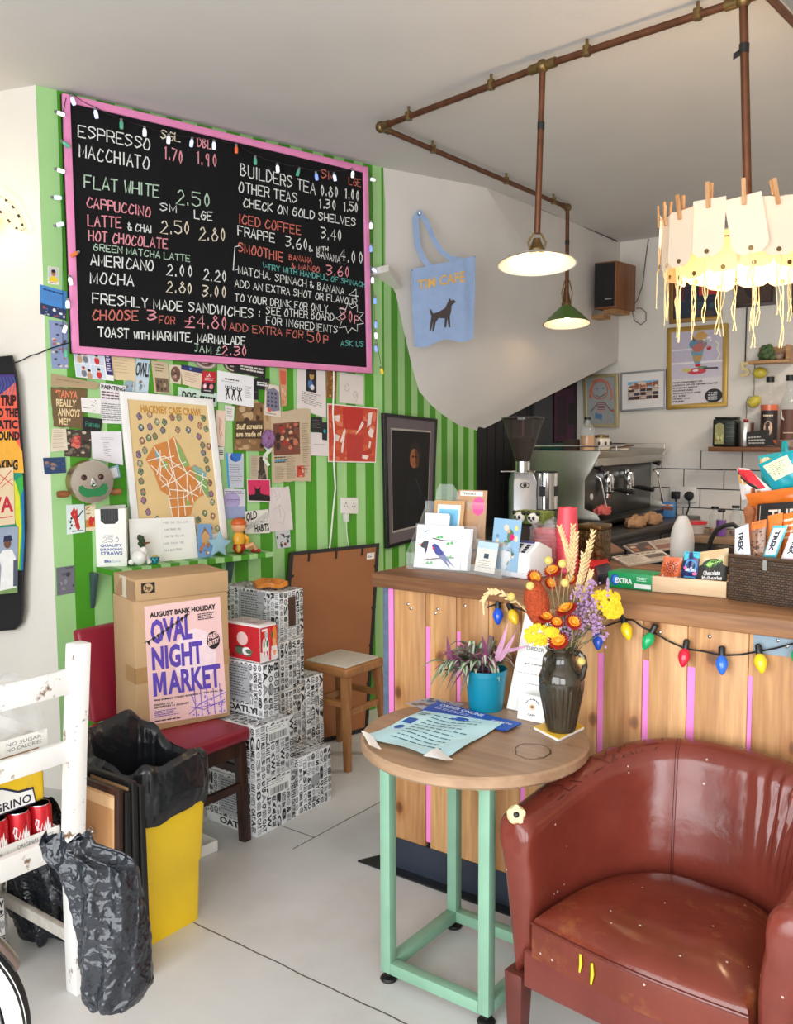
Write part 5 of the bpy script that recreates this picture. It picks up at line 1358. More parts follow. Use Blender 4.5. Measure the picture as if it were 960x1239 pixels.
# stack of framed pictures leaning on the bin
fo = onz(178,1185)
fz = (hit(150,938,fo,V((0,1,0)))-fo).z
lean = .03
for i in range(4):
    yy = fo.y-(3-i)*.023
    x1 = fo.x-.014*(3-i); w_ = .25-.01*i; h_ = [.57,.555,.58,.56][i]
    Lb = ['brown backing with screw eye, nearest the white chair','black edge, second from the white chair','black edge, third from the white chair','black edge, closest to the yellow bin'][i]
    tx = -.012-.012*i; sh = Sheet((x1-w_+tx, yy+lean, h_), (x1+tx, yy+lean, h_), (x1, yy, .003), (x1-w_, yy, .003))
    t_ = thing('leaning_picture', 'framed picture leaning by the yellow bin, '+Lb, 'picture', (x1-w_/2, yy, 0), 'pictures leaning by the yellow bin')
    mb = MB(); frame_bars(mb, sh, .02, .018); mb.build('frame', DWD if i == 0 else BLACK, t_, bevel=.002)
    mb = MB(); sh.off(-.004).sub(.03,.02,.97,.98).slab(mb, .008); mb.build('backing_panel', mat((206,160,112), .65, name='plywood_backing', var=.05, sc=5), t_)
    if i == 0:
        p = Print(sh.off(-.004), .0012); p.rect(.06,.05,.94,.11,(222,184,138)); p.rect(.06,.11,.86,.6,(190,140,92)); p.build('backing_tape', t_)
        c = hit(113,1005,sh.P(0,0),sh.n)
        mb = MB(); mb.ball(c+sh.n*.004, .007, n=10, m=6); mb.tube([c+sh.n*.006+V((.012*math.cos(a*.6),0,.012*math.sin(a*.6))) for a in range(11)], .002, 6); mb.build('screw_eye', CHROME, t_)
# white painted ladder-back chair
def flaky(seed=0):
    m = bpy.data.materials.new('flaking_white_paint'); m.use_nodes = True
    nt = m.node_tree; b = nt.nodes['Principled BSDF']
    tc = nt.nodes.new('ShaderNodeTexCoord'); mp = nt.nodes.new('ShaderNodeMapping'); mp.inputs['Scale'].default_value = (1,.5,.5)
    nt.links.new(tc.outputs['Object'], mp.inputs[0])
    n = nt.nodes.new('ShaderNodeTexNoise'); n.inputs['Scale'].default_value = 26; n.inputs['Detail'].default_value = 9; n.inputs['Roughness'].default_value = .7
    nt.links.new(mp.outputs[0], n.inputs['Vector'])
    c = ramp(nt, n.outputs[0], [(.0, lin((110,80,56))), (.36, lin((128,98,72))), (.42, lin((238,236,232))), (1, lin((244,243,241)))])
    nt.links.new(c, b.inputs['Base Color']); b.inputs['Roughness'].default_value = .45
    return m
WP = flaky();
wf = onz(95,1198); PX, PY = wf.x, wf.y
wc = thing('white_chair', 'white flaking-paint ladder-back chair stacked with trays of drinks', 'chair', (PX-.2, PY-.21, 0))
CWd = .42; CDp = .42
hp = (hit(97,778,wf,V((0,1,0)))-wf).z
for s in (0, 1):
    y = PY - s*CWd
    mb = MB()
    st_ = [(PX,0),(PX,.43),(PX+.025,.7),(PX+.062,hp)]
    rings = [[V((x+dx,y+dy,z)) for dx,dy in ((-.026,-.024),(.026,-.024),(.026,.024),(-.026,.024))] for x,z in st_]
    loft(mb, rings); mb.build('back_post', WP, wc, bevel=.005)
    mb = MB(); mb.bx(PX-CDp-.02, PX-CDp+.02, y-.02, y+.02, 0, .425); mb.build('front_leg', WP, wc, bevel=.004)
    mb = MB(); mb.bar((PX-CDp, y, .155), (PX, y, .155), .02, .035); mb.build('side_stretcher', mat((196,190,180), .5, name='worn_white_paint', var=.15, sc=30), wc, bevel=.002)
    mb = MB(); mb.bar((PX-CDp, y, .405), (PX, y, .405), .022, .055); mb.build('seat_rail', WP, wc)
def zpx(x, y): return hit(x, y, V((PX,0,0)), V((1,0,0))).z
for nm, ya_, yb__ in (('top_slat', zpx(88,801), zpx(88,830)), ('middle_slat', zpx(86,890), zpx(82,916)), ('back_rail', zpx(82,1006), zpx(60,1042))):
    mb = MB()
    def cv(u, v, z0=yb__, z1=ya_):
        return V((PX+.012*math.sin(PI*u)*0+.006, PY-CWd*u, z0+(z1-z0)*v))
    xo = max(0, ((yb__+ya_)/2-.43)/.55)**1.3*.062; mb.bx(PX-.011+xo, PX+.011+xo, PY-CWd+.015, PY-.015, yb__, ya_); mb.build(nm, WP, wc, bevel=.004)
SW = .44
mb = MB(); mb.bx(PX-CDp-.03, PX-.024, PY-CWd-.02, PY+.02, SW-.02, SW); mb.build('seat', WP, wc, bevel=.005)
# drinks on the chair
def tray(label, x0, x1, y0, y1, z, h, txt):
    t = thing('drinks_tray', label, 'tray', ((x0+x1)/2, (y0+y1)/2, z), 'trays of canned drinks on the white chair')
    mb = MB(); mb.bx(x0,x1,y0,y1,z,z+.004)
    mb.bx(x1-.004,x1,y0,y1,z+.004,z+h); mb.bx(x0,x0+.004,y0,y1,z+.004,z+h); mb.bx(x0+.004,x1-.004,y1-.004,y1,z+.004,z+h*.9); mb.bx(x0+.004,x1-.004,y0,y0+.004,z+.004,z+h)
    mb.build('card_tray', WHITE, t)
    sh = Sheet((x1,y0,z+h),(x1,y1,z+h),(x1,y1,z),(x1,y0,z)); p = Print(sh, .0008)
    p.pen('Coca-Cola',.34,.2,.62,.75,(150,150,154),.0022); p.text(txt[0],.68,.22,.95,.44,(120,120,124),.0); p.text(txt[1],.68,.54,.95,.76,(120,120,124),.0)
    p.build('lettering', t)
    return t
CANR = mat((196,28,40), .3, .35, name='red_can', var=.05); CANT = mat((200,200,204), .3, 1, name='can_top'); CANY = mat((232,150,30), .35, .3, name='orange_can')
def can(label, x, y, z, m, script=True, h=.115, r=.032):
    t = thing('drink_can', label, 'can', (x,y,z), 'canned drinks on the white chair')
    mb = MB(); mb.lathe([(r*.8,0),(r,.008),(r,h-.012),(r*.86,h-.002)], (x,y,z), 18); mb.build('can_body', m, t)
    mb = MB(); mb.lathe([(r*.86,h-.002),(r*.84,h),(r*.78,h-.003),(0,h-.003)], (x,y,z), 18); mb.build('can_lid', CANT, t)
    if script:
        sh = PxSheet(lambda u, v: V((x+(r+.0006)*math.cos(-.2+u), y+(r+.0006)*math.sin(-.2+u), z+v)), V((1,0,0)))
        p = Print(sh, 0)
        for k, (u0, v0) in enumerate(((-.7,.035),)):
            a = PxSheet(lambda u, v: sh.P(u0+u*1.3, v0+v*.05), V((0,0,0)))
            pp = [(0,.6),(.08,.9),(.2,.8),(.12,.2),(.0,.5),(.3,.2),(.4,.6),(.5,.2),(.62,.7),(.66,.2),(.8,.9),(.82,.2),(.95,.5),(1,.1)]
            p._c((240,236,236)); ribbon(p.mb, [a.P(*q) for q in pp], .006, V((1,0,0)))
        p.build('script_lettering', t)
    return t
random.seed(5)
tx1 = PX-.03; ty1 = PY-.02
TZ0 = SW+.0012
tray('lower white drinks tray with red cans, resting on the white chair seat', tx1-.27, tx1, ty1-.408, ty1, TZ0, .05, ('ORIGINAL TASTE','SINCE 1886'))
nn = 0
for i in range(4):
    for j in range(6):
        x = tx1-.037-i*.0655; y = ty1-.037-j*.0655
        can(['red can at the right front corner of lower tray','red can second along the front of lower tray','red can third along the front of lower tray'][j] if i == 0 and j < 3 else 'red drinks can hidden deeper in the lower tray', x, y, TZ0+.0045, CANR, script=(i == 0))
# wrapped yellow fruit soda pack above
z1 = TZ0+.123
yp = thing('soda_pack', 'yellow shrink-wrapped sparkling fruit soda pack with a white name banner, on the red cans', 'drinks pack', (tx1-.14, ty1-.2, z1))
mb = MB()
zt = z1+.135
mb.bx(tx1-.27, tx1-.03, ty1-.4, ty1-.02, z1, zt); mb.build('yellow_wrap', crinkle((236,196,40), .25, 14, .3, 1, 'yellow_film'), yp, bevel=.015, seg=3)
sh = Sheet((tx1-.0298,ty1-.4,zt),(tx1-.0298,ty1-.02,zt),(tx1-.0298,ty1-.02,z1),(tx1-.0298,ty1-.4,z1)); p = Print(sh, .001)
p.poly([(.14,.98),(.14,.72),(.34,.6),(.5,.42),(.58,.38),(.66,.42),(.78,.6),(.9,.62),(.92,.98)],(40,36,60)); p.poly([(.15,.95),(.15,.75),(.35,.64),(.5,.47),(.58,.43),(.66,.47),(.78,.65),(.89,.67),(.91,.95)],(238,236,232))
p.circ(.58,.57,.035,.1,(210,50,50),10,-PI/2,.5); p.text('SANPELLEGRINO',.18,.74,.88,.92,(40,36,60),.02); p.build('banner', yp)
z2 = zt+.03
mb = MB(); mb.bx(tx1-.26, tx1-.04, ty1-.39, ty1-.03, zt+.0005, z2-.0005); o = mb.build('card_layer', mat((176,136,94), .8, name='brown_card_layer')); tag(o, 'brown cardboard layer between the yellow pack and the upper drinks tray', 'cardboard')
# top tray with film
tray('upper white no-sugar drinks tray in loose clear film, above the yellow pack', tx1-.27, tx1-.012, ty1-.4, ty1-.02, z2, .045, ('NO SUGAR','NO CALORIES'))
for j in range(3): can(['orange can at the back of upper tray','orange can in the middle of upper tray','orange can at the near end of upper tray'][j], tx1-.07-.02*j, ty1-.17-j*.085, z2+.0045, CANY, False, .1, .03)
mb = MB()
def film(u, v):
    a = PI*v
    return V((tx1-.14+.125*math.cos(a)*(1+.05*math.sin(8*u)), ty1-.4+.37*u, z2+.048+(.125*math.sin(a))*(.85+.15*math.sin(6*u+2))+.012*math.sin(17*u+6*v)))
mb.grid(film, 40, 16)
o = mb.build('film_wrap', FILM, ang=70); tag(o, 'loose crumpled clear plastic film over the upper drinks tray', 'plastic film')
# black refuse bags
def bagblob(name, label, c, r, seed, mat_=None, fn2=None, n=72, m=48):
    rnd = random.Random(seed); ph = [rnd.uniform(0,6.3) for _ in range(9)]
    mb = MB()
    def fn(d):
        a = math.atan2(d.y, d.x)
        return 1+.1*math.sin(3*a+ph[0]+2*d.z)+.07*math.sin(5*a+ph[1]-3*d.z)+.05*math.sin(9*a+ph[2]+5*d.z)+.035*math.sin(14*a*1+ph[3]+8*d.z)+.03*math.sin(11*d.z+ph[4])
    mb.ball(c, 1, r, n, m, fn=fn)
    for v in mb.v: v += (v-c).normalized()*crump(v, 16)*.022
    zf = .002
    for v in mb.v:
        if v.z < zf: v.z = zf
    o = mb.build(name, mat_ or BAGM, ang=70); tag(o, label, 'bag'); return o
gc = V((PX-.3, PY+.03, .2))
bagblob('refuse_bag', 'bulging black refuse bag on the floor under and behind the white chair', V((-2.55, 1.545, .19)), (.14,.09,.21), 3)
# black bag hung on the chair post: flat draped sack
pxo = [(55,1016,1.0),(100,1012,1.0),(110,1030,1.0),(160,1018,1.0)]
hang = MB()
prof = [ # y px, left px, right px
 (1014,50,102),(1030,54,112),(1045,66,158),(1060,76,163),(1085,88,166),(1110,98,168),(1135,104,170),(1160,108,172),(1180,106,174),(1196,110,175),(1208,126,171),(1214,140,163)]
HY = PY-.035
def hb(u, v):
    k = v*(len(prof)-1); i = min(int(k), len(prof)-2); f = k-i
    y = prof[i][0]*(1-f)+prof[i+1][0]*f; l = prof[i][1]*(1-f)+prof[i+1][1]*f; r = prof[i][2]*(1-f)+prof[i+1][2]*f
    a = 2*PI*u
    cxp = (l+r)/2; hw_ = (r-l)/2
    th = .012+.045*min(1, v*1.6)*(1 if v < .9 else .6)
    q = hit(cxp-hw_*math.cos(a), y+(6*math.sin(3*a)+3*math.sin(7*a))*(1 if v < .3 else .4), V((0,HY,0)), V((.35,-1,0)).normalized())
    q += V((.2,-1,0)).normalized()*(th*math.sin(a) + .006*math.sin(7*a+v*9))
    q += V((.25,-1,.1)).normalized()*(crump(q, 13)*.02+crump(q, 31)*.009)
    if q.z < .003: q.z = .003
    return q
hang.grid(hb, 110, 70, cu=True)
hang.poly([hb(i/72, 1) for i in range(72)])
o = hang.build('refuse_bag', BAGM, ang=75); tag(o, 'long crumpled black bag hanging from the white chair back down to the floor', 'bag')
# printed carton behind the bicycle wheel
cb1 = onz(9,1180); ch_ = onx(8,1084,cb1.x).z
carton('printed drinks carton behind the bicycle wheel, below the white chair', cb1.x-.17, cb1.x, cb1.y-.19, cb1.y, 0, ch_, seed=31)
# bicycle wheel
wd = 1.95
RW = .346
ctr = atd(-193, 1322, wd)
vdir = V((ctr.x, ctr.y, 0)).normalized();
wn = -vdir; wr_ = V((-wn.y, wn.x, 0)).normalized()
if wr_.dot(RT) < 0: wr_ = -wr_
ctr.z = RW+.002
bk = thing('bicycle', 'bicycle front wheel with white-walled tyre and silver mudguard near the white chair', 'bicycle', (ctr.x, ctr.y, 0))
Rm = Matrix((wr_, V((0,0,1)), wn)).transposed()
def wp(a, r, e=0): return ctr + wr_*(r*math.cos(a)) + V((0,0,1))*(r*math.sin(a)) + wn*e
def torus(r, rt, e=0, n=72, m=10, fl=1):
    mb = MB(); mb.grid(lambda u, v: wp(2*PI*u, r+rt*math.cos(2*PI*v), e+rt*fl*math.sin(2*PI*v)), n, m+1, cu=True); return mb
torus(RW-.022, .022).build('tyre', mat((26,25,26), .6, name='tyre_rubber'), bk)
for s in (1,-1):
    mb = MB(); mb.grid(lambda u, v: wp(2*PI*u, RW-.012-.04*v, s*(.0222-.006*abs(v-.4))), 72, 4, cu=True); mb.build('white_wall', mat((232,230,224), .5, name='white_rubber'), bk)
torus(RW-.062, .012, fl=.9).build('rim', CHROME, bk)
mb = MB()
for i in range(32): mb.tube([wp(2*PI*i/32, RW-.065), wp(2*PI*i/32+(.5 if i % 2 else -.5), .02, .025*(1 if (i//2) % 2 else -1))], .0012, 5)
mb.build('spokes', CHROME, bk)
mb = MB(); mb.tube([ctr-wn*.05, ctr+wn*.05], .016, 14); mb.build('hub', CHROME, bk)
mb = MB(); a0, a1 = math.radians(25), math.radians(165)
mb.grid(lambda u, v: wp(a0+(a1-a0)*u, RW+.016-.012*abs(2*v-1)**2, .036*(2*v-1)), 40, 9)
mb.grid(lambda u, v: wp(a0+(a1-a0)*u, RW+.012-.012*abs(2*v-1)**2, .035*(2*v-1)), 40, 9)
mb.build('mudguard', mat((200,202,204), .3, .9, name='silver_mudguard'), bk)
for s in (1,-1):
    mb = MB(); mb.tube([ctr+wn*s*.05, wp(math.radians(100), RW+.08, s*.05)], .012, 8); mb.build('fork_blade', mat((70,96,110), .35, .3, name='bike_paint'), bk)
mb = MB(); mb.tube([wp(math.radians(100), RW+.08, -.05), wp(math.radians(100), RW+.08, .05)], .014, 8); mb.tube([wp(math.radians(100), RW+.08), wp(math.radians(101), RW+.42)], .016, 10); mb.build('steerer', mat((70,96,110), .35, .3, name='bike_paint'), bk)
# the counter
PL = [wood((150,100,58),(222,172,116),'Z',7,.5,knots=4.6,name='pine_plank',seed=i) for i in range(5)]
CT = wood((96,60,36),(158,112,74),'X',10,.55,name='worn_oak_top',seed=3)
STRIP = mat((234,132,200), .5, name='pink_strip', var=.04)
YC = (onz(478,1049.5).y+onz(545,1072).y+onz(620,1102).y)/3
HCt = 1.09
tlc = onz(466.5,689,HCt)
XCL = tlc.x; YT0 = min(tlc.y, YC-.025)
XCR = 1.5
YT1 = YT0+.78
ct = thing('bar_counter', 'pine plank counter front with pink strips showing through the gaps', 'counter', (XCL+.4, YC+.05, 0))
def fxx(px, py=820): return ony(px, py, YC).x
edges = [(477.5,514.5),(520.5,551.7),(557,590.5),(595.5,630),(636,673),(680,722.5),(730.5,777),(785,831),(841,905)]
xs = [(fxx(a), fxx(b)) for a, b in edges]
zk = .115; ztop = HCt-.055
last = xs[-1][1]
xr_ = fxx(911)
xs.append((xr_, xr_+.5));
while xs[-1][1] < XCR-.1: xs.append((xs[-1][1]+.03, xs[-1][1]+.2))
for i, (a, b) in enumerate(xs):
    mb = MB(); mb.bx(a, b, YC, YC+.022, zk, ztop-(.05 if i == 9 else 0)); mb.build('plank', PL[i % 5], ct, bevel=.003)
for i in range(len(xs)-1):
    a, b = xs[i][1], xs[i+1][0]
    if b-a < .004: continue
    mb = MB(); mb.bx(a+.001, b-.001, YC+.006, YC+.022, zk+.02, ztop-.12); mb.build('pink_strip', STRIP, ct)
    mb = MB(); mb.bx(a+.001, b-.001, YC+.006, YC+.022, ztop-.12, ztop); mb.build('gap_block', PL[(i+2) % 5], ct)
mb = MB(); mb.bx(xs[0][0]-.028, xs[0][0]-.006, YC+.004, YC+.02, .05, ztop); mb.build('pink_strip', STRIP, ct)
mb = MB(); mb.bx(xs[0][0]-.06, xs[0][0]-.03, YC+.012, YC+.05, .0, ztop); mb.build('corner_post', mat((92,106,128), .6, name='blue_grey_paint', var=.2, sc=40), ct)
mb = MB(); mb.bx(xs[0][0]-.05, XCR, YC+.036, YC+.07, .0, ztop); mb.bx(xs[0][0]-.05, xs[0][0]-.02, YC+.07, YT1-.05, 0, ztop); mb.build('carcass', mat((70,62,56), .7, name='counter_carcass'), ct)
mb = MB(); mb.bx(xs[0][0]-.03, XCR, YC-.004, YC+.03, .0, zk+.004); mb.build('kick_board', mat((38,46,60), .5, name='blue_black_paint', var=.15, sc=14), ct)
mb = MB(); e0 = onz(433,1043); mb.prism([V((e0.x, e0.y, .001)), V((XCR, e0.y, .001)), V((XCR, YC, .001)), V((xs[0][0]-.03, YC, .001)), V((xs[0][0]-.06, YC+.12, .001))], (0,0,.006)); mb.build('floor_strip', mat((26,29,34), .5, name='black_rubber', var=.2, sc=20), ct)
mb = MB(); a = xs[9][0]; mb.bx(a, a+.5, YC-.002, YC+.02, ztop-.05, ztop); mb.build('grey_rail', mat((128,146,158), .6, name='grey_blue_paint', var=.12), ct)
# nails and hooks in the planks
mb = MB(); NM = STEEL
for px, py in ((497,723),(494,718),(530,724),(527,729),(563,720),(799,752),(859,757),(921,768),(953,769),(942,762)):
    q = ony(px, py+13, YC-.001); mb.ball(q, .006, (1,.5,1), 8, 5)
mb.build('nails', NM, ct)
top = MB(); top.bx(XCL, XCR, YT0, YT1, HCt-.052, HCt)
o = top.build('worktop', CT, bevel=.008, seg=2); tag(o, 'thick worn wooden worktop running along the top of the counter', 'worktop')
# coloured bulbs along the counter front
fs = thing('festoon_lights', 'black cable with fat coloured bulbs strung along the front of the counter', 'string lights', ony(780,770,YC-.02))
bp = [(603,746,(24,84,206)),(622,747,(240,196,40)),(724,776,(36,84,200)),(759,764,(246,206,30)),(784,776,(20,164,96)),(828,796,(214,30,60)),(874,805,(40,110,220)),(921,803,(246,206,30)),(966,796,(20,164,96)),(1010,812,(214,30,60))]
att = [(603,733),(618,736),(724,765),(755,750),(790,764),(830,784),(874,792),(919,789),(966,782),(1010,797)]
mb = MB(); Yw = YC-.014
pts = [ony(*q, Yw) for q in [(590,735),(603,730),(608,722),(618,733),(640,741),(680,757),(722,762),(740,755),(757,750),(766,750),(778,759),(790,764),(810,776),(830,785),(852,788),(874,793),(897,792),(919,788),(940,784),(966,777),(1010,795)]]
mb.tube(pts, .0028, 6); mb.build('cable', BLACKM, fs)
for (x, y, c), (ax_, ay_) in zip(bp, att):
    q = ony(x, y, Yw-.02); a = ony(ax_, ay_, Yw-.008)
    dz = (a-q);
    R = dz.to_track_quat('Z', 'Y').to_matrix(); L = max(.03, dz.length)
    mb = MB(); s = .0185
    mb.lathe([(0,-.028),(.006,-.024),(.0135,-.010),(s*.95,.002),(s*.9,.012),(.012,.022),(.008,.026)], q, 16, R)
    mb.build('bulb', mat(c, .18, name='coloured_bulb', var=.04, coat=.4), fs)
    mb = MB(); mb.lathe([(.0085,.024),(.0095,.027),(.0095,.05),(.006,.054)], q, 10, R); mb.build('bulb_holder', BLACKM, fs)
# round table
RTt = .72
tA, tB, tC = onz(467,1185), onz(590,1236), onz(552,1122)
x0t, x1t = (tA.x+tC.x)/2, tB.x; y0t, y1t = (tA.y+tB.y)/2, tC.y
tcx, tcy = (x0t+x1t)/2, (y0t+y1t)/2
tl_, tr2 = onz(437,893,RTt-.01), onz(712,893,RTt-.01)
cc = (tl_+tr2)/2; RR = (tl_-tr2).length/2
tt = thing('round_table', 'small round wooden table on a mint green square steel frame, in front of the counter', 'table', (tcx, tcy, 0))
TC = V((tcx+.0, tcy+.0, 0))
TC = V((cc.x, cc.y, 0))
mb = MB(); mb.lathe([(RR-.008,RTt-.036),(RR,RTt-.028),(RR,RTt-.006),(RR-.006,RTt)], TC, 72)
mb.build('tabletop', wood((140,108,82),(178,146,116),'X',5,.4,name='oak_tabletop',seed=9), tt)
MG = mat((130,172,146), .4, name='mint_green_paint', var=.06, sc=12)
b_ = .034
for x in (x0t, x1t):
    for y in (y0t, y1t):
        mb = MB(); mb.bx(x-b_/2, x+b_/2, y-b_/2, y+b_/2, .028, RTt-.037); mb.build('leg', MG, tt, bevel=.002)
        mb = MB(); mb.lathe([(.024,0),(.026,.005),(.022,.01),(.007,.013),(.006,.028)], (x,y,0), 16); mb.build('foot', BLACK, tt)
for z, nm in ((.045,'lower_rail'),(RTt-.055,'upper_rail')):
    for y in (y0t, y1t):
        mb = MB(); mb.bx(x0t+b_/2, x1t-b_/2, y-b_/2, y+b_/2, z-b_/2, z+b_/2); mb.build(nm, MG, tt, bevel=.0015)
    for x in (x0t, x1t):
        mb = MB(); mb.bx(x-b_/2, x+b_/2, y0t+b_/2, y1t-b_/2, z-b_/2, z+b_/2); mb.build(nm, MG, tt, bevel=.0015)
sh = PxSheet(lambda x, y: onz(x, y, RTt), V((0,0,1))); p = Print(sh, .0006)
p.line([(645+22*math.cos(i*.33)+random.uniform(-2,2), 909+9*math.sin(i*.33)+random.uniform(-1,1)) for i in range(24)], .003, (92,72,58)); p.build('pen_scribble', tt)
# ---- papers on the table
def tsheet(name, label, cat, px, col, h, draw, curl=None, t=.0007, group=None):
    sh = Sheet(*[onz(x, y, RTt+h) for x, y in px])
    mb = MB()
    if curl:
        def g(u, v):
            q = sh.P(u, v); q.z += curl(u, v); return q
        mb.grid(g, 24, 24)
        class CS: pass
        cs = PxSheet(g, V((0,0,1)), (sh.w+sh.h)/2)
    else: sh.slab(mb, t, t); cs = PxSheet(lambda u, v: sh.P(u, v, t) if sh.n.z > 0 else sh.P(u, v, -t), V((0,0,1)))
    o = mb.build(name, col if not isinstance(col, tuple) else mat(col, .6, name='leaflet_paper', var=.04)); tag(o, label, cat, group)
    if draw: p = Print(cs, .0008); draw(p); p.build('printing', o)
    return o
tsheet('leaflet', 'brown and white photo leaflet at the back of the round table', 'leaflet', [(521,844),(562,852),(532,865),(491,851)], (176,178,190), .001, lambda p: p.blobs(.04,.04,.96,.96,26,[(150,120,80),(90,110,150),(196,180,160),(110,90,76)],.12,.12))
def dbl(p):
    p.text('ORDER ONLINE',.08,.1,.6,.3,(230,236,246),.02); p.lines(.08,.4,.55,.6,2,(200,214,240),.4); p.text('zettle',.72,.25,.95,.45,(230,236,246),.0)
tsheet('leaflet', 'bright blue flyer curling up beside the teal flower pot on the table', 'leaflet', [(513,857),(560,857),(632,876),(610,885)], (28,86,184), .006, None)
bf = tsheet('leaflet', 'long navy blue leaflet partly under the pale blue sheet on the table', 'leaflet', [(530,850),(632,877),(614,887),(508,862)], (34,92,190), .002, dbl, curl=lambda u, v: .004+.012*max(0, u-.75)**1.0)
def dpale(p):
    for i in range(10): p.lines(.22+.02*math.sin(i), .1+i*.08, .9-.1*random.random(), .135+i*.08, 1, (60,110,130), .5, .2)
    p.rect(.04,.3,.16,.44,(40,90,170)); p.circ(.11,.56,.05,.06,(40,90,170)); p.lines(.05,.1,.18,.2,2,(40,70,90),.5)
tsheet('menu_sheet', 'large crinkled pale blue typed sheet overlapping the round table rim', 'sheet', [(513,861),(610,876),(536,922),(439,893)], (190,230,238), .0035, dpale, curl=lambda u, v: .004+.004*math.sin(9*u+3*v)*math.sin(7*v)+.006*max(0, v-.85)*4)
for nm, lb, px in (('paper_corner','white turned-up corner of paper at the left rim of table',[(437,884),(452,892),(462,905),(447,903)]),('paper_corner','white turned-up corner of paper at the near rim of table',[(512,915),(530,905),(548,917),(540,922)])):
    tsheet(nm, lb, 'paper', px, (244,243,240), .016, None, curl=lambda u, v: .004*math.sin(3*u+2*v))
# ---- potted plant
pc = onz(588, 857, RTt);
pot = thing('potted_plant', 'striped purple-green trailing plant in a teal pot on the round table', 'potted plant', pc)
pr_ = (onz(563,806,RTt+.125)-onz(614,806,RTt+.125)).length/2*1.0
TEAL = mat((0,124,150), .4, name='teal_pot', var=.03)
mb = MB(); mb.lathe([(pr_*.78,0),(pr_*.8,.004),(pr_*.97,.112),(pr_*1.0,.113),(pr_*1.0,.13),(pr_*.95,.13),(pr_*.93,.105),(pr_*.6,.1)], pc, 40); mb.build('pot', TEAL, pot)
mb = MB(); mb.lathe([(pr_*.93,.1),(pr_*.5,.112),(0,.115)], pc, 20); mb.build('soil', mat((84,62,46), .9, name='soil', bump=.6), pot)
LG = mat((96,116,84), .45, name='sage_leaf', var=.2, sc=40); LP = mat((124,64,96), .45, name='purple_leaf', var=.25, sc=40); LS = mat((176,190,164), .45, name='silver_leaf', var=.1, sc=40); LK = mat((214,160,190), .45, name='pink_leaf', var=.1, sc=40)
def leaf(mb, base, d, up, L, w, droop, mats=(0,1), fold=.25):
    """strap leaf with a centre stripe; two materials"""
    base, d, up = V(base), V(d).normalized(), V(up).normalized()
    sd = d.cross(up).normalized(); N = 7; rows = []
    for i in range(N+1):
        t = i/N; c = base + d*L*t + up*(L*.35*math.sin(t*1.5)) - V((0,0,1))*droop*L*t*t
        ww = w*math.sin(PI*(.12+.88*t)**.75)*.5+.0004
        rows.append([c-sd*ww+up*ww*fold, c-sd*ww*.4, c+sd*ww*.4, c+sd*ww+up*ww*fold])
    o = len(mb.v)
    for r in rows: mb.v += r
    for i in range(N):
        for j in range(3):
            mb.f.append([o+i*4+j, o+i*4+j+1, o+(i+1)*4+j+1, o+(i+1)*4+j]); mb.m.append(mats[1] if j == 1 else mats[0])
random.seed(21)
topc = pc+V((0,0,.12)); nl = 0
for i in range(76):
    a = random.uniform(0, 2*PI); el = random.uniform(.05,.9)
    lean_ = -RT*random.choice((.2,.5,1.1))
    d = V((math.cos(a)*math.cos(el), math.sin(a)*math.cos(el), math.sin(el)))+lean_*random.uniform(0,1.0)
    b0 = topc + V((math.cos(a)*.03, math.sin(a)*.03, random.uniform(0,.05))) + lean_*random.uniform(0,.09)
    toward = max(0, -d.normalized().dot(V((_f.x,_f.y,0))))
    mb = MB(); leaf(mb, b0, d, V((0,0,1)), (1-.6*toward)*(1-.5*max(0, d.normalized().y))*random.uniform(.08,.15), random.uniform(.018,.028), random.uniform(.5,1.4))
    mb.build('leaf', random.choice([[LG,LS],[LG,LS],[LP,LS],[LS,LG],[LP,LG],[LP,LS],[LG,LP]]), pot, weld=False)
for px, py, tx, ty, m in ((546,812,540,756,LP),(560,800,536,778,LP),(548,800,524,820,LP),(566,806,566,838,LG),(600,800,612,740,LK),(604,800,622,752,LK),(598,790,640,764,LK),(590,800,582,758,LP),(560,805,530,836,LG),(575,800,545,850,LP)):
    a = atd(px, py, math.hypot(pc.x, pc.y)-.03); b = atd(tx, ty, math.hypot(pc.x, pc.y)-.05)
    mb = MB(); leaf(mb, a, b-a, RT.cross(b-a) if ty < py else V((0,0,1)), (b-a).length, .016, .1, fold=.15); mb.build('leaf', [m, LS if m is LG else m], pot, weld=False)
for i in range(9):
    mb = MB(); a = i*.7; mb.tube([topc+V((math.cos(a)*.02,math.sin(a)*.02,-.01)), topc+V((math.cos(a)*.04,math.sin(a)*.04,.05)), topc-RT*.05*random.random()+V((math.cos(a)*.07,math.sin(a)*.07,.07))], .0022, 5); mb.build('stem', LP, pot)
# ---- vase with dried flowers
vc = onz(679, 882, RTt+.012)
VZ = RTt+.0105
vc.z = VZ
yb0 = Sheet(*[onz(x, y, RTt+.002) for x, y in [(686,869),(707,882),(676,897),(646,882)]])
mb = MB(); yb0.slab(mb, .008 if yb0.n.z < 0 else .008, .008)
bk_ = thing('yellow_booklet', 'thin yellow booklet lying under the dark vase on the round table', 'booklet', (yb0.P(.5,.5)))
q = [V((p.x,p.y,RTt+.001)) for p in yb0.c]
mb = MB(); mb.prism(q, (0,0,.007)); mb.build('pages', WHITE, bk_)
mb = MB(); mb.prism([p+V((0,0,.0071)) for p in q], (0,0,.002)); mb.build('cover', mat((240,192,52), .5, name='yellow_cover', var=.08), bk_)
vw = (hit(651,832,vc,_f)-hit(706,832,vc,_f)).length/2
vh = (hit(679,783,vc,V((_f.x,_f.y,0)))-vc).z
vs_ = thing('vase', 'dark glazed two-handled pottery vase holding dried flowers on the round table', 'vase', vc)
def flute(q, z, lo, hi):
    return 1-.075*(.5+.5*math.cos(26*q))**2*(1 if lo < z < hi else 0)
mb = MB()
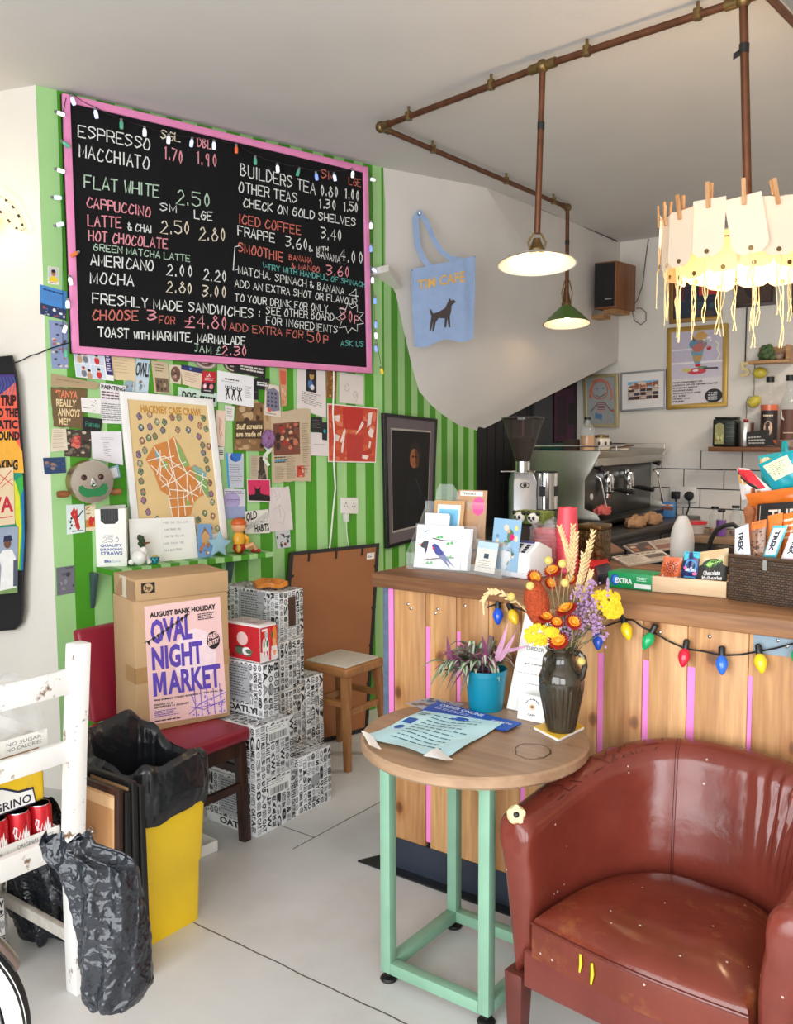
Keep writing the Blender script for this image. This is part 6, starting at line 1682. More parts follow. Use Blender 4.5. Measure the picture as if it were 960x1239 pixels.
prof = [(.0,0),(.62,0),(.66,.03),(.70,.1),(.84,.3),(.97,.48),(1.0,.58),(.98,.66),(.86,.74),(.66,.81),(.60,.86),(.60,.93),(.68,.97),(.70,1.0),(.62,1.0),(.54,.97),(.5,.85)]
n = 96
def vz(u, v):
    k = v*(len(prof)-1); i = min(int(k+1e-6), len(prof)-2); f = k-i
    r = prof[i][0]*(1-f)+prof[i+1][0]*f; z = prof[i][1]*(1-f)+prof[i+1][1]*f
    a = 2*PI*u; r *= flute(a, z, .08, .58)
    return vc+V((vw*r*math.cos(a), vw*r*math.sin(a), vh*z))
mb.grid(vz, n, len(prof)*2-1, cu=True)
VG = mat((54,48,37), .13, name='brown_black_glaze', var=.4, sc=22, coat=.5, stretch=(1,1,.25)); mb.build('body', VG, vs_, ang=60)
for s in (-1, 1):
    dd = RT*s*.75 + V((-_f.x,-_f.y,0)).normalized()*.66
    dd = V((dd.x,dd.y,0)).normalized()
    mb = MB(); mb.tube([vc+dd*vw*r+V((0,0,vh*z)) for r, z in ((.62,.94),(.85,.97),(1.08,.92),(1.14,.82),(1.04,.7),(.9,.66))], [.008,.0085,.009,.009,.0085,.009], 8)
    mb.build('handle', VG, vs_)
fl_ = thing('dried_flowers', 'bunch of dried flowers and wheat standing in the dark vase', 'flowers', vc+V((0,0,vh)))
vd = math.hypot(vc.x, vc.y)
mouth = vc+V((0,0,vh*.97))
def fpt(x, y, dz=0): return atd(x, y, vd+dz)
STM = mat((150,140,96), .7, name='dry_stem', var=.2); YEL = mat((230,196,36), .7, name='yellow_bloom', var=.15, sc=80); ORG_ = mat((240,156,40), .6, name='orange_bloom', var=.2, sc=80); REDP = mat((150,22,14), .6, name='red_petal', var=.2, sc=80); RUST = mat((186,72,28), .7, name='rust_bloom', var=.2, sc=120, bump=.8, bsc=160); WHT = mat((216,190,140), .7, name='wheat', var=.15, sc=60); BTN = mat((206,186,104), .7, name='button_bloom', var=.1); LIL = mat((176,140,178), .7, name='lilac_bloom', var=.25, sc=90)
def stem(to, r=.0016, bend=.3):
    b = mouth+V((random.uniform(-.02,.02), random.uniform(-.02,.02), -.06))
    m = b.lerp(to, .5)+V((random.uniform(-.01,.01),random.uniform(-.01,.01),.02*bend))
    mb = MB(); mb.tube([b, mouth.lerp(m, .5), m, to], r, 5); return mb
# strawflowers: rings of pointed petals around an orange centre
for x, y, r, dz in ((647,699,.05,.0),(669,691,.052,-.02),(667,706,.042,.01),(690,700,.042,.02),(686,738,.066,-.05),(661,747,.05,-.05),(674,753,.042,-.06),(694,753,.05,-.07),(676,776,.06,-.06)):
    c = fpt(x, y, dz); t_ = stem(c).build('stem', STM, fl_)
    face = (EYE-c).normalized()*.8+V((random.uniform(-.5,.5),random.uniform(-.4,.4),.55)); face.normalize()
    R = face.to_track_quat('Z','Y').to_matrix()
    mb = MB()
    for ring_, (rad, z, cnt) in enumerate(((1,.0,22),(.66,.2,16),(.44,.36,12))):
        mb.k = 0 if ring_ == 0 else 1
        for k in range(cnt):
            a = 2*PI*k/cnt+ring_*.2; w = 1.9*r*.4/ (cnt**.5)
            d = V((math.cos(a),math.sin(a),0)); s = V((-math.sin(a),math.cos(a),0))
            mb.add([c+R@(d*r*.12+V((0,0,z*r*.3))), c+R@(d*r*.5*rad*.75+s*w*.5+V((0,0,z*r*.4))), c+R@(d*r*.5*rad*1.08+V((0,0,z*r*.45+r*.07))), c+R@(d*r*.5*rad*.75-s*w*.5+V((0,0,z*r*.4)))], [(0,1,2,3)])
    mb.k = 1; mb.ball(c+R@V((0,0,r*.13)), r*.17, (1,1,.5), 10, 6, R)
    mb.build('strawflower', [REDP, ORG_] if y != 775 else [ORG_, YEL], fl_, weld=False, ang=80)
# rust banksia cone
c = fpt(650, 730, -.02); ud = (fpt(645,704,-.02)-fpt(654,757,-.02)); L = ud.length
mb = MB(); R = ud.normalized().to_track_quat('Z','Y').to_matrix()
mb.ball(c, 1, (.036,.036,L*.52), 24, 16, R, fn=lambda d: 1+.03*math.sin(40*d.z)*math.cos(12*math.atan2(d.y,d.x)))
mb.build('banksia_cone', RUST, fl_); stem(c).build('stem', STM, fl_)
# yellow yarrow heads
for x, y, r, dz in ((651,768,.04,-.05),(668,764,.018,-.05),(735,727,.04,.0),(741,738,.03,.01),(724,722,.02,.01)):
    c = fpt(x, y, dz); mb = MB()
    for i in range(110):
        a = random.uniform(0,2*PI); rr = r*.9*math.sqrt(random.random())
        mb.ball(c+RT*rr*math.cos(a)+UP*rr*.8*math.sin(a)-_f*(.012-.3*rr), random.uniform(.005,.0075), n=6, m=4)
    mb.build('yarrow_head', YEL, fl_); stem(c-UP*.01).build('stem', STM, fl_)
# billy buttons
for x, y in ((664,678),(681,682),(684,705),(642,709),(704,800),(619,722)):
    c = fpt(x, y, -.04); mb = MB(); mb.ball(c, .0125, n=14, m=8); mb.build('button_flower', BTN, fl_)
    if y < 780 and x > 630: stem(c, .0012).build('stem', STM, fl_)
    elif x > 700:
        mb = MB(); mb.tube([mouth, fpt(703,772,-.05), fpt(708,785,-.05), c], .0012, 5); mb.build('stem', STM, fl_)
    else:
        mb = MB(); mb.tube([mouth, fpt(650,745,-.03), c], .0012, 5); mb.build('stem', STM, fl_)
# lilac statice sprays
mb = MB()
for i in range(620):
    k_ = random.randrange(26); kr = random.Random(k_); x = kr.gauss(707, 13)+random.gauss(0, 3.2); y = kr.uniform(706, 776)+random.gauss(0, 5); x = max(674, min(736, x+(y-740)*-.12))
    c = fpt(x, y, random.uniform(-.04,.04)); mb.ball(c, random.uniform(.0025,.005), n=5, m=4)
o_ = mb.build('statice_spray', LIL, fl_); o_['kind'] = 'stuff'
mb = MB()
for i in range(40):
    to = fpt(random.gauss(702,16), random.uniform(710,770), random.uniform(-.03,.03)); b = mouth+V((random.uniform(-.02,.02),random.uniform(-.02,.02),-.04))
    mb.tube([b, b.lerp(to,.5)+V((0,0,.01)), to], .001, 4)
o_ = mb.build('fine_stems', mat((96,98,70), .7, name='green_stem', var=.2), fl_); o_['kind'] = 'stuff'
# wheat ears
for x, y, xb_, yb2_ in ((718,640,700,718),(713,655,696,720),(697,643,688,712),(693,634,686,700),(676,636,690,690),(706,668,694,730),(715,690,700,735),(728,715,706,750),(735,712,704,765)):
    a, b = fpt(xb_, yb2_, .0), fpt(x, y, random.uniform(-.02,.04)); d = (b-a)
    stem(a, .0014).build('stem', STM, fl_)
    mb = MB(); n_ = 11
    for k in range(n_):
        t = .15+.85*k/n_; q = a.lerp(b, t)+RT*.006*math.sin(t*3)
        for s in (-1, 1):
            e = (d.normalized()+RT*s*.55-_f*random.uniform(-.3,.3)).normalized()
            R = e.to_track_quat('Z','Y').to_matrix(); mb.ball(q+e*.006, 1, (.0032,.0032,.0105), 6, 5, R)
    mb.tube([a, b], .0012, 5); mb.build('wheat_ear', WHT, fl_)
# drooping ear to the left
mb = MB(); dr = [fpt(*q, -.03) for q in [(648,760),(640,742),(625,728),(605,716),(592,716),(585,728),(586,742)]]
mb.tube(dr, .0014, 5)
for k in range(2, 7):
    for t in (0,.33,.66):
        if k+1 < 7:
            q = dr[k].lerp(dr[k+1], t)
            for s in (-1,1):
                e = ((dr[k+1]-dr[k]).normalized()+UP*s*.6).normalized(); R = e.to_track_quat('Z','Y').to_matrix(); mb.ball(q+e*.007, 1, (.0035,.0035,.012), 6, 5, R)
mb.build('wheat_ear', WHT, fl_)
# ---- acrylic menu stand and small name card
ms = onz(640, 866, RTt)
md_ = math.hypot(ms.x, ms.y)
q = [atd(647,742,md_+.06), atd(690,742,md_+.06), atd(664,867,md_), atd(613,855,md_)]
b0, b1 = onz(613,857,RTt+.002), onz(664,869,RTt+.002)
nn_ = V((b1.y-b0.y, -(b1.x-b0.x), 0)).normalized()
if nn_.dot(EYE-b0) < 0: nn_ = -nn_
t0, t1 = hit(636,742,b0-nn_*.05,nn_), hit(686,748,b1-nn_*.05,nn_)
sh = Sheet(t0, t1, b1, b0)
mn_ = thing('menu_stand', 'clear stand with a tall white ORDER menu leaning behind the vase on the table', 'menu stand', (b0+b1)/2)
mb = MB(); sh.slab(mb, .002); mb.build('menu_card', PAPER, mn_)
mb = MB(); sh.off(-.003).slab(mb, .003); mb.ob(b0-nn_*.05-V((0,0,.001)), b1-b0, nn_*.045, (0,0,.003)); mb.build('acrylic_back', CLEAR, mn_)
p = Print(sh); p.text('ORDER',.2,.33,.62,.37,(60,58,60),.0); p.lines(.3,.44,.6,.445,1,GREYINK); p.lines(.22,.5,.8,.52,1,(120,118,120)); p.lines(.1,.6,.9,.62,1,(180,178,180)); p.lines(.3,.7,.85,.72,1,(170,168,170)); p.build('lettering', mn_)
b0, b1 = onz(626,869,RTt+.002), onz(659,876,RTt+.002)
sh = Sheet(b0+V((0,0,.075))-nn_*.015, b1+V((0,0,.075))-nn_*.015, b1, b0)
o = None; mb = MB(); sh.slab(mb, .0015); o = mb.build('name_card', PAPER); tag(o, 'small white card with a round sun logo at the foot of the menu stand', 'card')
p = Print(sh); p.circ(.5,.45,.12,.12,(226,190,150),14); p.circ(.5,.45,.06,.06,(120,90,70),12)
for i in range(9): a = PI*(1.15+.7*i/8); p.rect(.5+.26*math.cos(a)-.02,.45+.3*math.sin(a)-.03,.5+.26*math.cos(a)+.02,.45+.3*math.sin(a)+.03,K0)
p.text('CAFE',.36,.72,.64,.8,K0,.03); p.build('logo', o)
# tub armchair
def leather(c=(116,50,39), name='worn_red_leather', worn=0):
    m = bpy.data.materials.new(name); m.use_nodes = True
    nt = m.node_tree; b = nt.nodes['Principled BSDF']
    tc = nt.nodes.new('ShaderNodeTexCoord')
    n = nt.nodes.new('ShaderNodeTexNoise'); n.inputs['Scale'].default_value = 3.5; n.inputs['Detail'].default_value = 8; n.inputs['Roughness'].default_value = .65
    nt.links.new(tc.outputs['Object'], n.inputs['Vector'])
    L = lin(c)
    col = ramp(nt, n.outputs[0], [(.3, tuple(x*.72 for x in L)), (.5, L), (.68, tuple(min(1,x*1.18) for x in L))])
    if worn:
        nw = nt.nodes.new('ShaderNodeTexNoise'); nw.inputs['Scale'].default_value = 6; nw.inputs['Detail'].default_value = 9; nw.inputs['Roughness'].default_value = .7
        nt.links.new(tc.outputs['Object'], nw.inputs['Vector'])
        mw = nt.nodes.new('ShaderNodeMix'); mw.data_type = 'RGBA'
        nt.links.new(ramp(nt, nw.outputs[0], [(.55, (0,0,0)), (.72, (.75,.75,.75))]), mw.inputs[0]); nt.links.new(col, mw.inputs[6]); mw.inputs[7].default_value = lin((150,92,50))+(1,); col = mw.outputs[2]
    vo = nt.nodes.new('ShaderNodeTexVoronoi'); vo.inputs['Scale'].default_value = 24
    nt.links.new(tc.outputs['Object'], vo.inputs['Vector'])
    n2 = nt.nodes.new('ShaderNodeTexNoise'); n2.inputs['Scale'].default_value = 5
    nt.links.new(tc.outputs['Object'], n2.inputs['Vector'])
    th = math_n(nt, 'MULTIPLY', math_n(nt, 'GREATER_THAN', n2.outputs[0], .56), .07)
    sp = math_n(nt, 'LESS_THAN', vo.outputs['Distance'], th)
    mx = nt.nodes.new('ShaderNodeMix'); mx.data_type = 'RGBA'
    nt.links.new(math_n(nt, 'MULTIPLY', sp, .8), mx.inputs[0]); nt.links.new(col, mx.inputs[6]); mx.inputs[7].default_value = lin((214,196,182))+(1,)
    nt.links.new(mx.outputs[2], b.inputs['Base Color'])
    rr_ = ramp(nt, n.outputs[0], [(.3, (.14,)*3), (.7, (.27,)*3)])
    nt.links.new(rr_, b.inputs['Roughness'])
    n3 = nt.nodes.new('ShaderNodeTexNoise'); n3.inputs['Scale'].default_value = 9; n3.inputs['Detail'].default_value = 6
    nt.links.new(tc.outputs['Object'], n3.inputs['Vector'])
    bp = nt.nodes.new('ShaderNodeBump'); bp.inputs['Strength'].default_value = .14; bp.inputs['Distance'].default_value = .02
    nt.links.new(n3.outputs[0], bp.inputs['Height']); nt.links.new(bp.outputs[0], b.inputs['Normal'])
    return m
LEA = leather(); LEW = mat((96,44,36), .4, name='chair_leg_stain', var=.15, sc=14)
pL, pR = onz(612,972,.64), onz(985,1098,.64)
wv_ = V(((pR-pL).x, (pR-pL).y, 0)); CWid = wv_.length; wv_.normalize()
bv_ = V((-wv_.y, wv_.x, 0)); O_ = (pL+pR)/2; O_.z = 0
ac = thing('armchair', 'worn reddish brown leather tub armchair in front of the bar counter', 'armchair', O_+bv_*.28)
HWd = CWid/2-.045; BD = .48
def plan(t):
    """centre line of the back wall: returns local (x, y) and outward normal"""
    def pt(t):
        a = PI*(1-t)            # pi -> 0
        cs, sn = math.cos(a), math.sin(a)
        x = HWd*math.copysign(abs(cs)**.72, cs); y = -.0+BD*abs(sn)**.78
        return x, y
    e = 1e-3; t0, t1 = max(0, t-e), min(1, t+e)
    (x0,y0),(x1,y1) = pt(t0), pt(t1)
    dx, dy = x1-x0, y1-y0; l = math.hypot(dx, dy) or 1
    x, y = pt(t)
    return x, y, -dy/l, dx/l
def hgt(t):
    s = math.sin(PI*t); return .625+.11*s**1.05
def W_(x, y, z): return O_+wv_*x+bv_*y+V((0,0,z))
def sect(t):
    x, y, nx, ny = plan(t); h = hgt(t)
    pl = math.exp(-((t-.63)/.075)**2)
    pr2 = []
    th = .05
    for k in range(8):
        zz = .28+(h-.07-.28)*k/7.6
        pr2.append((-th-.012*math.sin(PI*k/8)+.01*k/7, zz))
    for k in range(9):
        a = PI*(1-k/8)
        pr2.append((.01+th*1.12*math.cos(a), h-.05+.05*math.sin(a)))
    for k in range(1, 5): pr2.append((th*1.1-.012*k/4, h-.05-(h-.05-.2)*k/4))
    out = []
    for j, (o, z) in enumerate(pr2):
        if 2 <= j <= 13:
            d = max(0, 1-abs(z-(h-.06))/.2)
            o += pl*.011*math.sin(t*190+z*12)*d + .006*pl*d
        o += .055*math.sin(PI*t)**1.5*max(0, (z-.36)/.4)**1.2-.045*max(0, (.62-z)/.42)*(1 if j > 14 else 0)*(1-math.sin(PI*t))
        out.append(W_(x+nx*o, y+ny*o, z))
    return out
NT = 150
mb = MB()
rows = [sect(i/NT) for i in range(NT+1)]
m_ = len(rows[0]); base = len(mb.v)
mb.v += [p for r in rows for p in r]
for i in range(NT):
    for j in range(m_-1):
        mb.f.append([i*m_+j, (i+1)*m_+j, (i+1)*m_+j+1, i*m_+j+1]); mb.m.append(0)
    mb.f.append([i*m_, i*m_+m_-1, (i+1)*m_+m_-1, (i+1)*m_]); mb.m.append(0)
for end, s in ((0, 1), (NT, -1)):                # rounded arm fronts
    r0 = [mb.v[end*m_+j] for j in range(m_)]
    c = sum(r0, V((0,0,0)))/m_
    prev = [end*m_+j for j in range(m_)]
    for k, (sc2, f) in enumerate(((.93,.014),(.78,.024),(.5,.029))):
        o = len(mb.v); mb.v += [c+(p-c)*sc2-bv_*f for p in r0]
        for j in range(m_):
            l = (j+1) % m_; mb.f.append([prev[j], prev[l], o+l, o+j]); mb.m.append(0)
        prev = [o+j for j in range(m_)]
    mb.f.append(prev); mb.m.append(0)
mb.build('backrest', LEA, ac, ang=60)
# seat cushion
def inner(t, o=-.062):
    x, y, nx, ny = plan(t); return x+nx*o, y+ny*o
bd_ = [inner(.035+.93*i/60) for i in range(61)]
xl, xr3_ = bd_[0][0], bd_[-1][0]
fr_ = [(xr3_+(xl-xr3_)*i/16, -.035-.018*math.sin(PI*i/16)) for i in range(17)]
loop = bd_+fr_
cxy = (0, .22)
mb = MB(); rings = []
for sc2, z in ((1,.285),(1,.36),(.985,.382),(.95,.392),(.85,.405),(.65,.42),(.4,.428),(.15,.43)):
    r = []
    for x, y in loop:
        X, Yq = cxy[0]+(x-cxy[0])*sc2, cxy[1]+(y-cxy[1])*sc2
        dz = 0 if z < .385 else -.012*math.exp(-((X-.02)**2+(Yq-.18)**2)/.012)+.003*math.sin(30*X+12*Yq)*math.exp(-((X)**2+(Yq-.2)**2)/.04)
        r.append(W_(X, Yq, z+dz))
    rings.append(r)
loft(mb, rings); mb.build('seat_cushion', leather((112,48,34), 'worn_seat_leather', 1), ac, ang=50)
mb = MB(); mb.tube([W_(x, y-.002, .374) for x, y in fr_], .0035, 6); mb.build('piping', leather((104,46,38), 'piping_leather'), ac)
mb = MB(); mb.ob(W_(xl-.03, -.03, .19), wv_*(xr3_-xl+.06), bv_*.035, (0,0,.1)); mb.build('front_rail', leather((112,50,42), 'rail_leather'), ac, bevel=.008, seg=3)
for x, y in ((-HWd-.0,-.0),(HWd,.0),(-HWd*.72,BD*.82),(HWd*.72,BD*.82)):
    mb = MB()
    r = lambda z, w: [W_(x-w, y-w, z), W_(x+w, y-w, z), W_(x+w, y+w, z), W_(x-w, y+w, z)]
    loft(mb, [r(0,.019), r(.21,.027)]); mb.build('leg', LEW, ac, bevel=.003)
for t in (.405,):                                   # back seam
    mb = MB(); rr_ = [sect(t+d) for d in (-.0035,.0035)]
    for r in rr_: mb.tube([p+(W_(0,.2,p.z)-p).normalized()*.0015 for p in r[:13]], .0022, 5)
    mb.build('seam', leather((110,50,42), 'seam_leather'), ac)
mb = MB()
q = sect(.0)[12]-bv_*.010+wv_*.006; fw_ = (EYE-q).normalized(); R = fw_.to_track_quat('Z','Y').to_matrix()
mb.add([q+fw_*.008+R@V(((.021+.004*math.sin(5*a))*math.cos(a), (.021+.004*math.sin(5*a))*math.sin(a), 0)) for a in [2*PI*i/22 for i in range(22)]]+[q-fw_*.006+R@V(((.024)*math.cos(a), .024*math.sin(a), 0)) for a in [2*PI*i/22 for i in range(22)]], [tuple(range(22))]+[(i,(i+1)%22,22+(i+1)%22,22+i) for i in range(22)])
tp = mb.build('torn_patch', mat((226,206,150), .8, name='bare_foam', var=.1), ac); tp['label'] = 'torn arm tip with cream foam showing'
mb = MB(); mb.ball(q+fw_*.008, .008, (1,1,.6), 12, 6, R); mb.build('tack', BLACK, tp)
for u, v0, v1, w in ((.275,.36,.315,.004),(.335,.352,.30,.0045)):
    x = xl+(xr3_-xl)*u; y = -.0375-.018*math.sin(PI*(1-u))
    mb = MB(); mb.tube([W_(x, y-.001, v0), W_(x+.003, y-.003, (v0+v1)/2), W_(x-.001, y-.002, v1)], [w*.7, w, w*.5], 6)
    mb.build('yellow_drip', mat((214,200,40), .5, name='yellow_drip'), ac)
mb = MB()                                            # darkened split leather along the top of the arms
def topline(t, o=6): return sect(t)[o]
for k in range(26):
    t = .05+.012*k+random.uniform(-.003,.003); a = sect(t)[11+random.choice((-1,0,1))]; b = sect(t+random.uniform(.008,.02))[11+random.choice((-1,0,1))]
    ribbon(mb, [a+V((0,0,.0012)), a.lerp(b,.5)+V((0,0,.002)), b+V((0,0,.0012))], random.uniform(.002,.005), V((0,0,1)))
mb.build('leather_cracks', mat((72,34,26), .6, name='cracked_leather'), ac, weld=False)
# things on the counter
def onC(x, y, h=0): return onz(x, y, HCt+h)
CZ = HCt+.0008
def facing(a, b):
    """unit along a->b and horizontal normal pointing to the viewer"""
    d = V((b.x-a.x, b.y-a.y, 0)).normalized(); n = V((d.y, -d.x, 0))
    if n.dot(EYE-a) < 0: n = -n
    return d, n
def card(label, name, sh, col, draw=None, t=.002):
    mb = MB(); sh.slab(mb, t); o = mb.build(name, mat(col, .5, name='greeting_card', var=.03)); tag(o, label, 'card', 'cards on display at the counter')
    if draw: p = Print(sh); draw(p); p.build('picture', o)
    return o
# acrylic greeting card rack: stepped tiers with card stacks in front
ra, rb2 = onC(492,688), onC(566,694)
ra.z = rb2.z = CZ
d, n = facing(ra, rb2)
W2 = (rb2-ra).length
rk = thing('card_rack', 'clear stepped acrylic rack holding greeting cards on the counter', 'card rack', (ra+rb2)/2)
def rp(u, back, z): return ra + d*W2*u - n*back + V((0,0,z))
RACM = mat((235,240,240), .06, 0, 0, trans=0, alpha=.13, name='rack_acrylic')
mb = MB(); mb.ob(rp(0,.16,0), d*W2, n*.16, (0,0,.003)); mb.build('base_plate', RACM, rk)
for bk2, zb, zt_ in ((.0,.0,.06),(.075,.04,.16),(.15,.09,.24)):
    mb = MB(); mb.ob(rp(0,bk2+.002,zb), d*W2, n*.002, (0,0,zt_-zb)); mb.build('tier_front', RACM, rk)
for u in (0, .985):
    mb = MB(); mb.prism([rp(u,0,0), rp(u,.16,0), rp(u,.16,.23), rp(u,.1,.16), rp(u,.06,.12), rp(u,0,.06)], d*W2*.012); mb.build('side_panel', RACM, rk)
mb = MB()
mb.prism([rp(.15,.157,.2), rp(.62,.157,.2), rp(.56,.157,.27), rp(.46,.157,.305), rp(.24,.157,.305), rp(.18,.157,.28)], n*.002)
mb.build('back_plate', RACM, rk)
def rsheet(u0, u1, back, z0, z1, tilt=.03): return Sheet(rp(u0,back+tilt,z1), rp(u1,back+tilt,z1), rp(u1,back,z0), rp(u0,back,z0))
def d_birds(p):
    K = (40,44,60)
    p.line([(.36,.3),(.6,.34),(.9,.33)],.004,(70,50,46)); p.line([(.2,.82),(.5,.76),(.85,.72)],.005,(90,76,70))
    for u, v, s in ((.48,.26,1),(.55,.25,1),(.7,.4,1),(.78,.38,1),(.78,.7,1),(.72,.72,1),(.38,.86,1),(.3,.87,1)): p.poly([(u-.05,v+.03),(u,v-.04),(u+.03,v),(u+.04,v+.04)],(86,176,96))
    p.poly([(.36,.46),(.42,.42),(.5,.46),(.62,.62),(.72,.74),(.9,.95),(.7,.8),(.8,.98),(.6,.78),(.44,.64)],(66,76,150)); p.circ(.41,.48,.05,.05,(56,64,130),10); p.poly([(.37,.5),(.42,.5),(.42,.58),(.38,.56)],(210,50,60))
    p.poly([(.1,.46),(.2,.36),(.28,.38),(.26,.6),(.24,.68),(.2,.55),(.12,.52)],(64,66,72)); p.poly([(.04,.47),(.13,.43),(.12,.49)],(226,130,90)); p.poly([(.14,.16),(.28,.1),(.2,.17)],(70,130,160))
    for u, v in ((.06,.3),(.05,.42),(.06,.6),(.3,.78),(.62,.6)): p.circ(u,v,.012,.012,K,7)
def d_plain(p): p.lines(.2,.3,.4,.5,1,(220,220,226))
for i, u in enumerate((.0,.02,.04)): card('white card in the small pile peeking out right of the two-bird card', 'greeting_card', rsheet(.62+u, .97+u*.4, .014+.006*i, .006, .152), (240,240,244), None)
card('plain white card on the middle tier of the card rack, front', 'greeting_card', rsheet(.16,.56,.05,.04,.195), (240,240,244), None); card('plain pale grey card on the middle tier of the card rack, behind the white one', 'greeting_card', rsheet(.13,.53,.06,.045,.2), (236,236,240), None)
card('white card with a blue swallow and another bird on branches, front of the card rack', 'bird_card', rsheet(.10,.86,.008,.006,.16,.035), (243,243,246), d_birds)
def d_sea(p): p.rect(.12,.1,.88,.97,(238,238,240)); p.rect(.18,.2,.82,.85,(120,190,226)); p.poly([(.5,.85),(.6,.72),(.7,.76),(.76,.7),(.82,.8),(.82,.85)],(110,90,84))
card('blue seaside card in a kraft border at the top of the card rack', 'seaside_card', rsheet(.2,.7,.105,.09,.245), (196,150,100), d_sea)
def d_flor(p): p.rect(.05,.02,.85,.1,(230,226,220)); p.circ(.72,.27,.24,.17,(238,84,146),16,0,.12); p.text('THANKS',.1,.035,.6,.085,(90,80,70),.02)
card('brown kraft card with a pink paper flower at the top of the card rack', 'kraft_card', rsheet(.56,1.02,.13,.07,.285), (186,142,104), d_flor); card('plain brown kraft card just behind the pink-flower card', 'kraft_card', rsheet(.5,.9,.142,.07,.28), (170,126,90), None)
# small leaflet holder
ha_, hb_ = onC(566,694), onC(607,701); ha_.z = hb_.z = CZ; d2, n2 = facing(ha_, hb_); W3 = (hb_-ha_).length
hl = thing('leaflet_holder', 'small clear holder beside the white card terminal, with business card and postcard', 'leaflet holder', (ha_+hb_)/2)
mb = MB(); mb.ob(ha_, d2*W3, -n2*.05, (0,0,.003)); mb.ob(ha_, d2*W3, -n2*.002, (0,0,.035)); mb.build('front_lip', CLEAR, hl); mb = MB(); mb.ob(ha_-n2*.045, d2*W3, -n2*.003, (0,0,.12)); mb.build('back_plate', CLEAR, hl)
q = lambda u, b, z: ha_+d2*W3*u-n2*b+V((0,0,z))
card('small cream business card in the clear leaflet holder', 'business_card', Sheet(q(.22,.02,.118), q(.8,.02,.118), q(.75,.006,.012), q(.16,.006,.012)), (236,232,222), lambda p: (p.rect(0,0,1,.22,(190,216,226)), p.rect(.38,.38,.62,.54,(60,84,96)), p.lines(.15,.62,.85,.9,4,(170,160,150),.3)))
card('colourful town picture postcard behind the small business card', 'picture_postcard', Sheet(q(.44,.06,.2), q(1.22,.06,.2), q(1.14,.05,.02), q(.36,.05,.02)), (150,190,220), lambda p: (p.blobs(.05,.1,.95,.97,26,[(196,150,110),(230,214,190),(120,150,180),(220,170,120),(90,120,90)],.1,.07), p.circ(.72,.34,.09,.07,(220,30,110),10,0,.2), p.circ(.85,.16,.06,.05,(240,220,120),8)))
# card reader
ca, cb_ = onC(606,697), onC(641,702); ca.z = cb_.z = CZ; d3, n3 = facing(ca, cb_); W4 = (cb_-ca).length; D4 = .13
cr_ = thing('card_reader', 'white card payment terminal with a sloped keypad on the counter', 'card reader', (ca+cb_)/2)
zq = .088; zr = .125
mb = MB(); mb.prism([ca, ca+V((0,0,zq)), ca-n3*.06+V((0,0,zr)), ca-n3*D4+V((0,0,zr-.03)), ca-n3*D4], d3*W4); mb.build('terminal_body', mat((238,238,240), .3, name='white_plastic_shell', var=.02), cr_, bevel=.006)
sh = Sheet(ca-n3*.06+V((0,0,zr)), ca-n3*.06+d3*W4+V((0,0,zr)), ca+d3*W4+V((0,0,zq)), ca+V((0,0,zq))); p = Print(sh, .001)
p.rect(.14,.05,.86,.22,(60,64,130)); p.rect(.0+.08,.26,.92,.97,(214,216,220)); p.build('display', cr_)
mb = MB()
for i in range(4):
    for j in range(3):
        c = sh.P(.24+j*.26, .36+i*.17, .001); mb.ob(c-d3*.007, d3*.014, (sh.P(0,.1)-sh.P(0,0)).normalized()*.007, sh.n*.003)
mb.build('keypad', BLACK, cr_)
# dark till display box behind
ta_, tb_ = onC(594,686), onC(640,672)
tq = V((ta_.x-.06, ta_.y+.17, CZ))
tl2 = thing('till_box', 'black slanted till box behind the card terminal', 'till', tq)
mb = MB(); w5 = .19
mb.prism([tq, tq+V((0,-.02,.085)), tq+V((0,.04,.14)), tq+V((0,.2,.14)), tq+V((0,.2,0))], (w5,0,0)); mb.build('till_body', mat((34,26,28), .45, name='black_plastic', var=.1), tl2, bevel=.006)
mb = MB(); mb.prism([tq+V((w5+.001,.0,.12)), tq+V((w5+.1,.03,.085)), tq+V((w5+.1,.17,.085)), tq+V((w5+.001,.2,.14))], (0,0,.004)); mb.build('side_flap', mat((52,26,28), .45, name='maroon_panel'), tl2)
# green tray with two little panda ornaments on the till
gq = tq+V((.03,.06,.1405))
gp = thing('ornament_tray', 'mossy green tray with two black and white bear ornaments on the till', 'ornament', gq)
mb = MB(); mb.bx(gq.x-.01,gq.x+.13,gq.y,gq.y+.09,gq.z,gq.z+.05); mb.build('green_box', mat((110,124,52), .7, name='moss_green', var=.2), gp, bevel=.006)
for k in (0,1):
    c = gq+V((.03+.062*k,-.016,.026))
    mb = MB(); mb.ball(c, .024, (1.05,.7,.9), 12, 8); e = mb.build('bear_head', mat((232,228,216), .5, name='cream_felt'), gp)
    mb = MB()
    for s in (-1,1): mb.ball(c+V((s*.02,-.002,.02)), .009, n=8, m=6); mb.ball(c+V((s*.009,-.017,.003)), .0065, (1,.6,1.2), 8, 6)
    mb.ball(c+V((0,-.019,-.006)), .004, n=6, m=5); mb.build('bear_marks', BLACK, e)
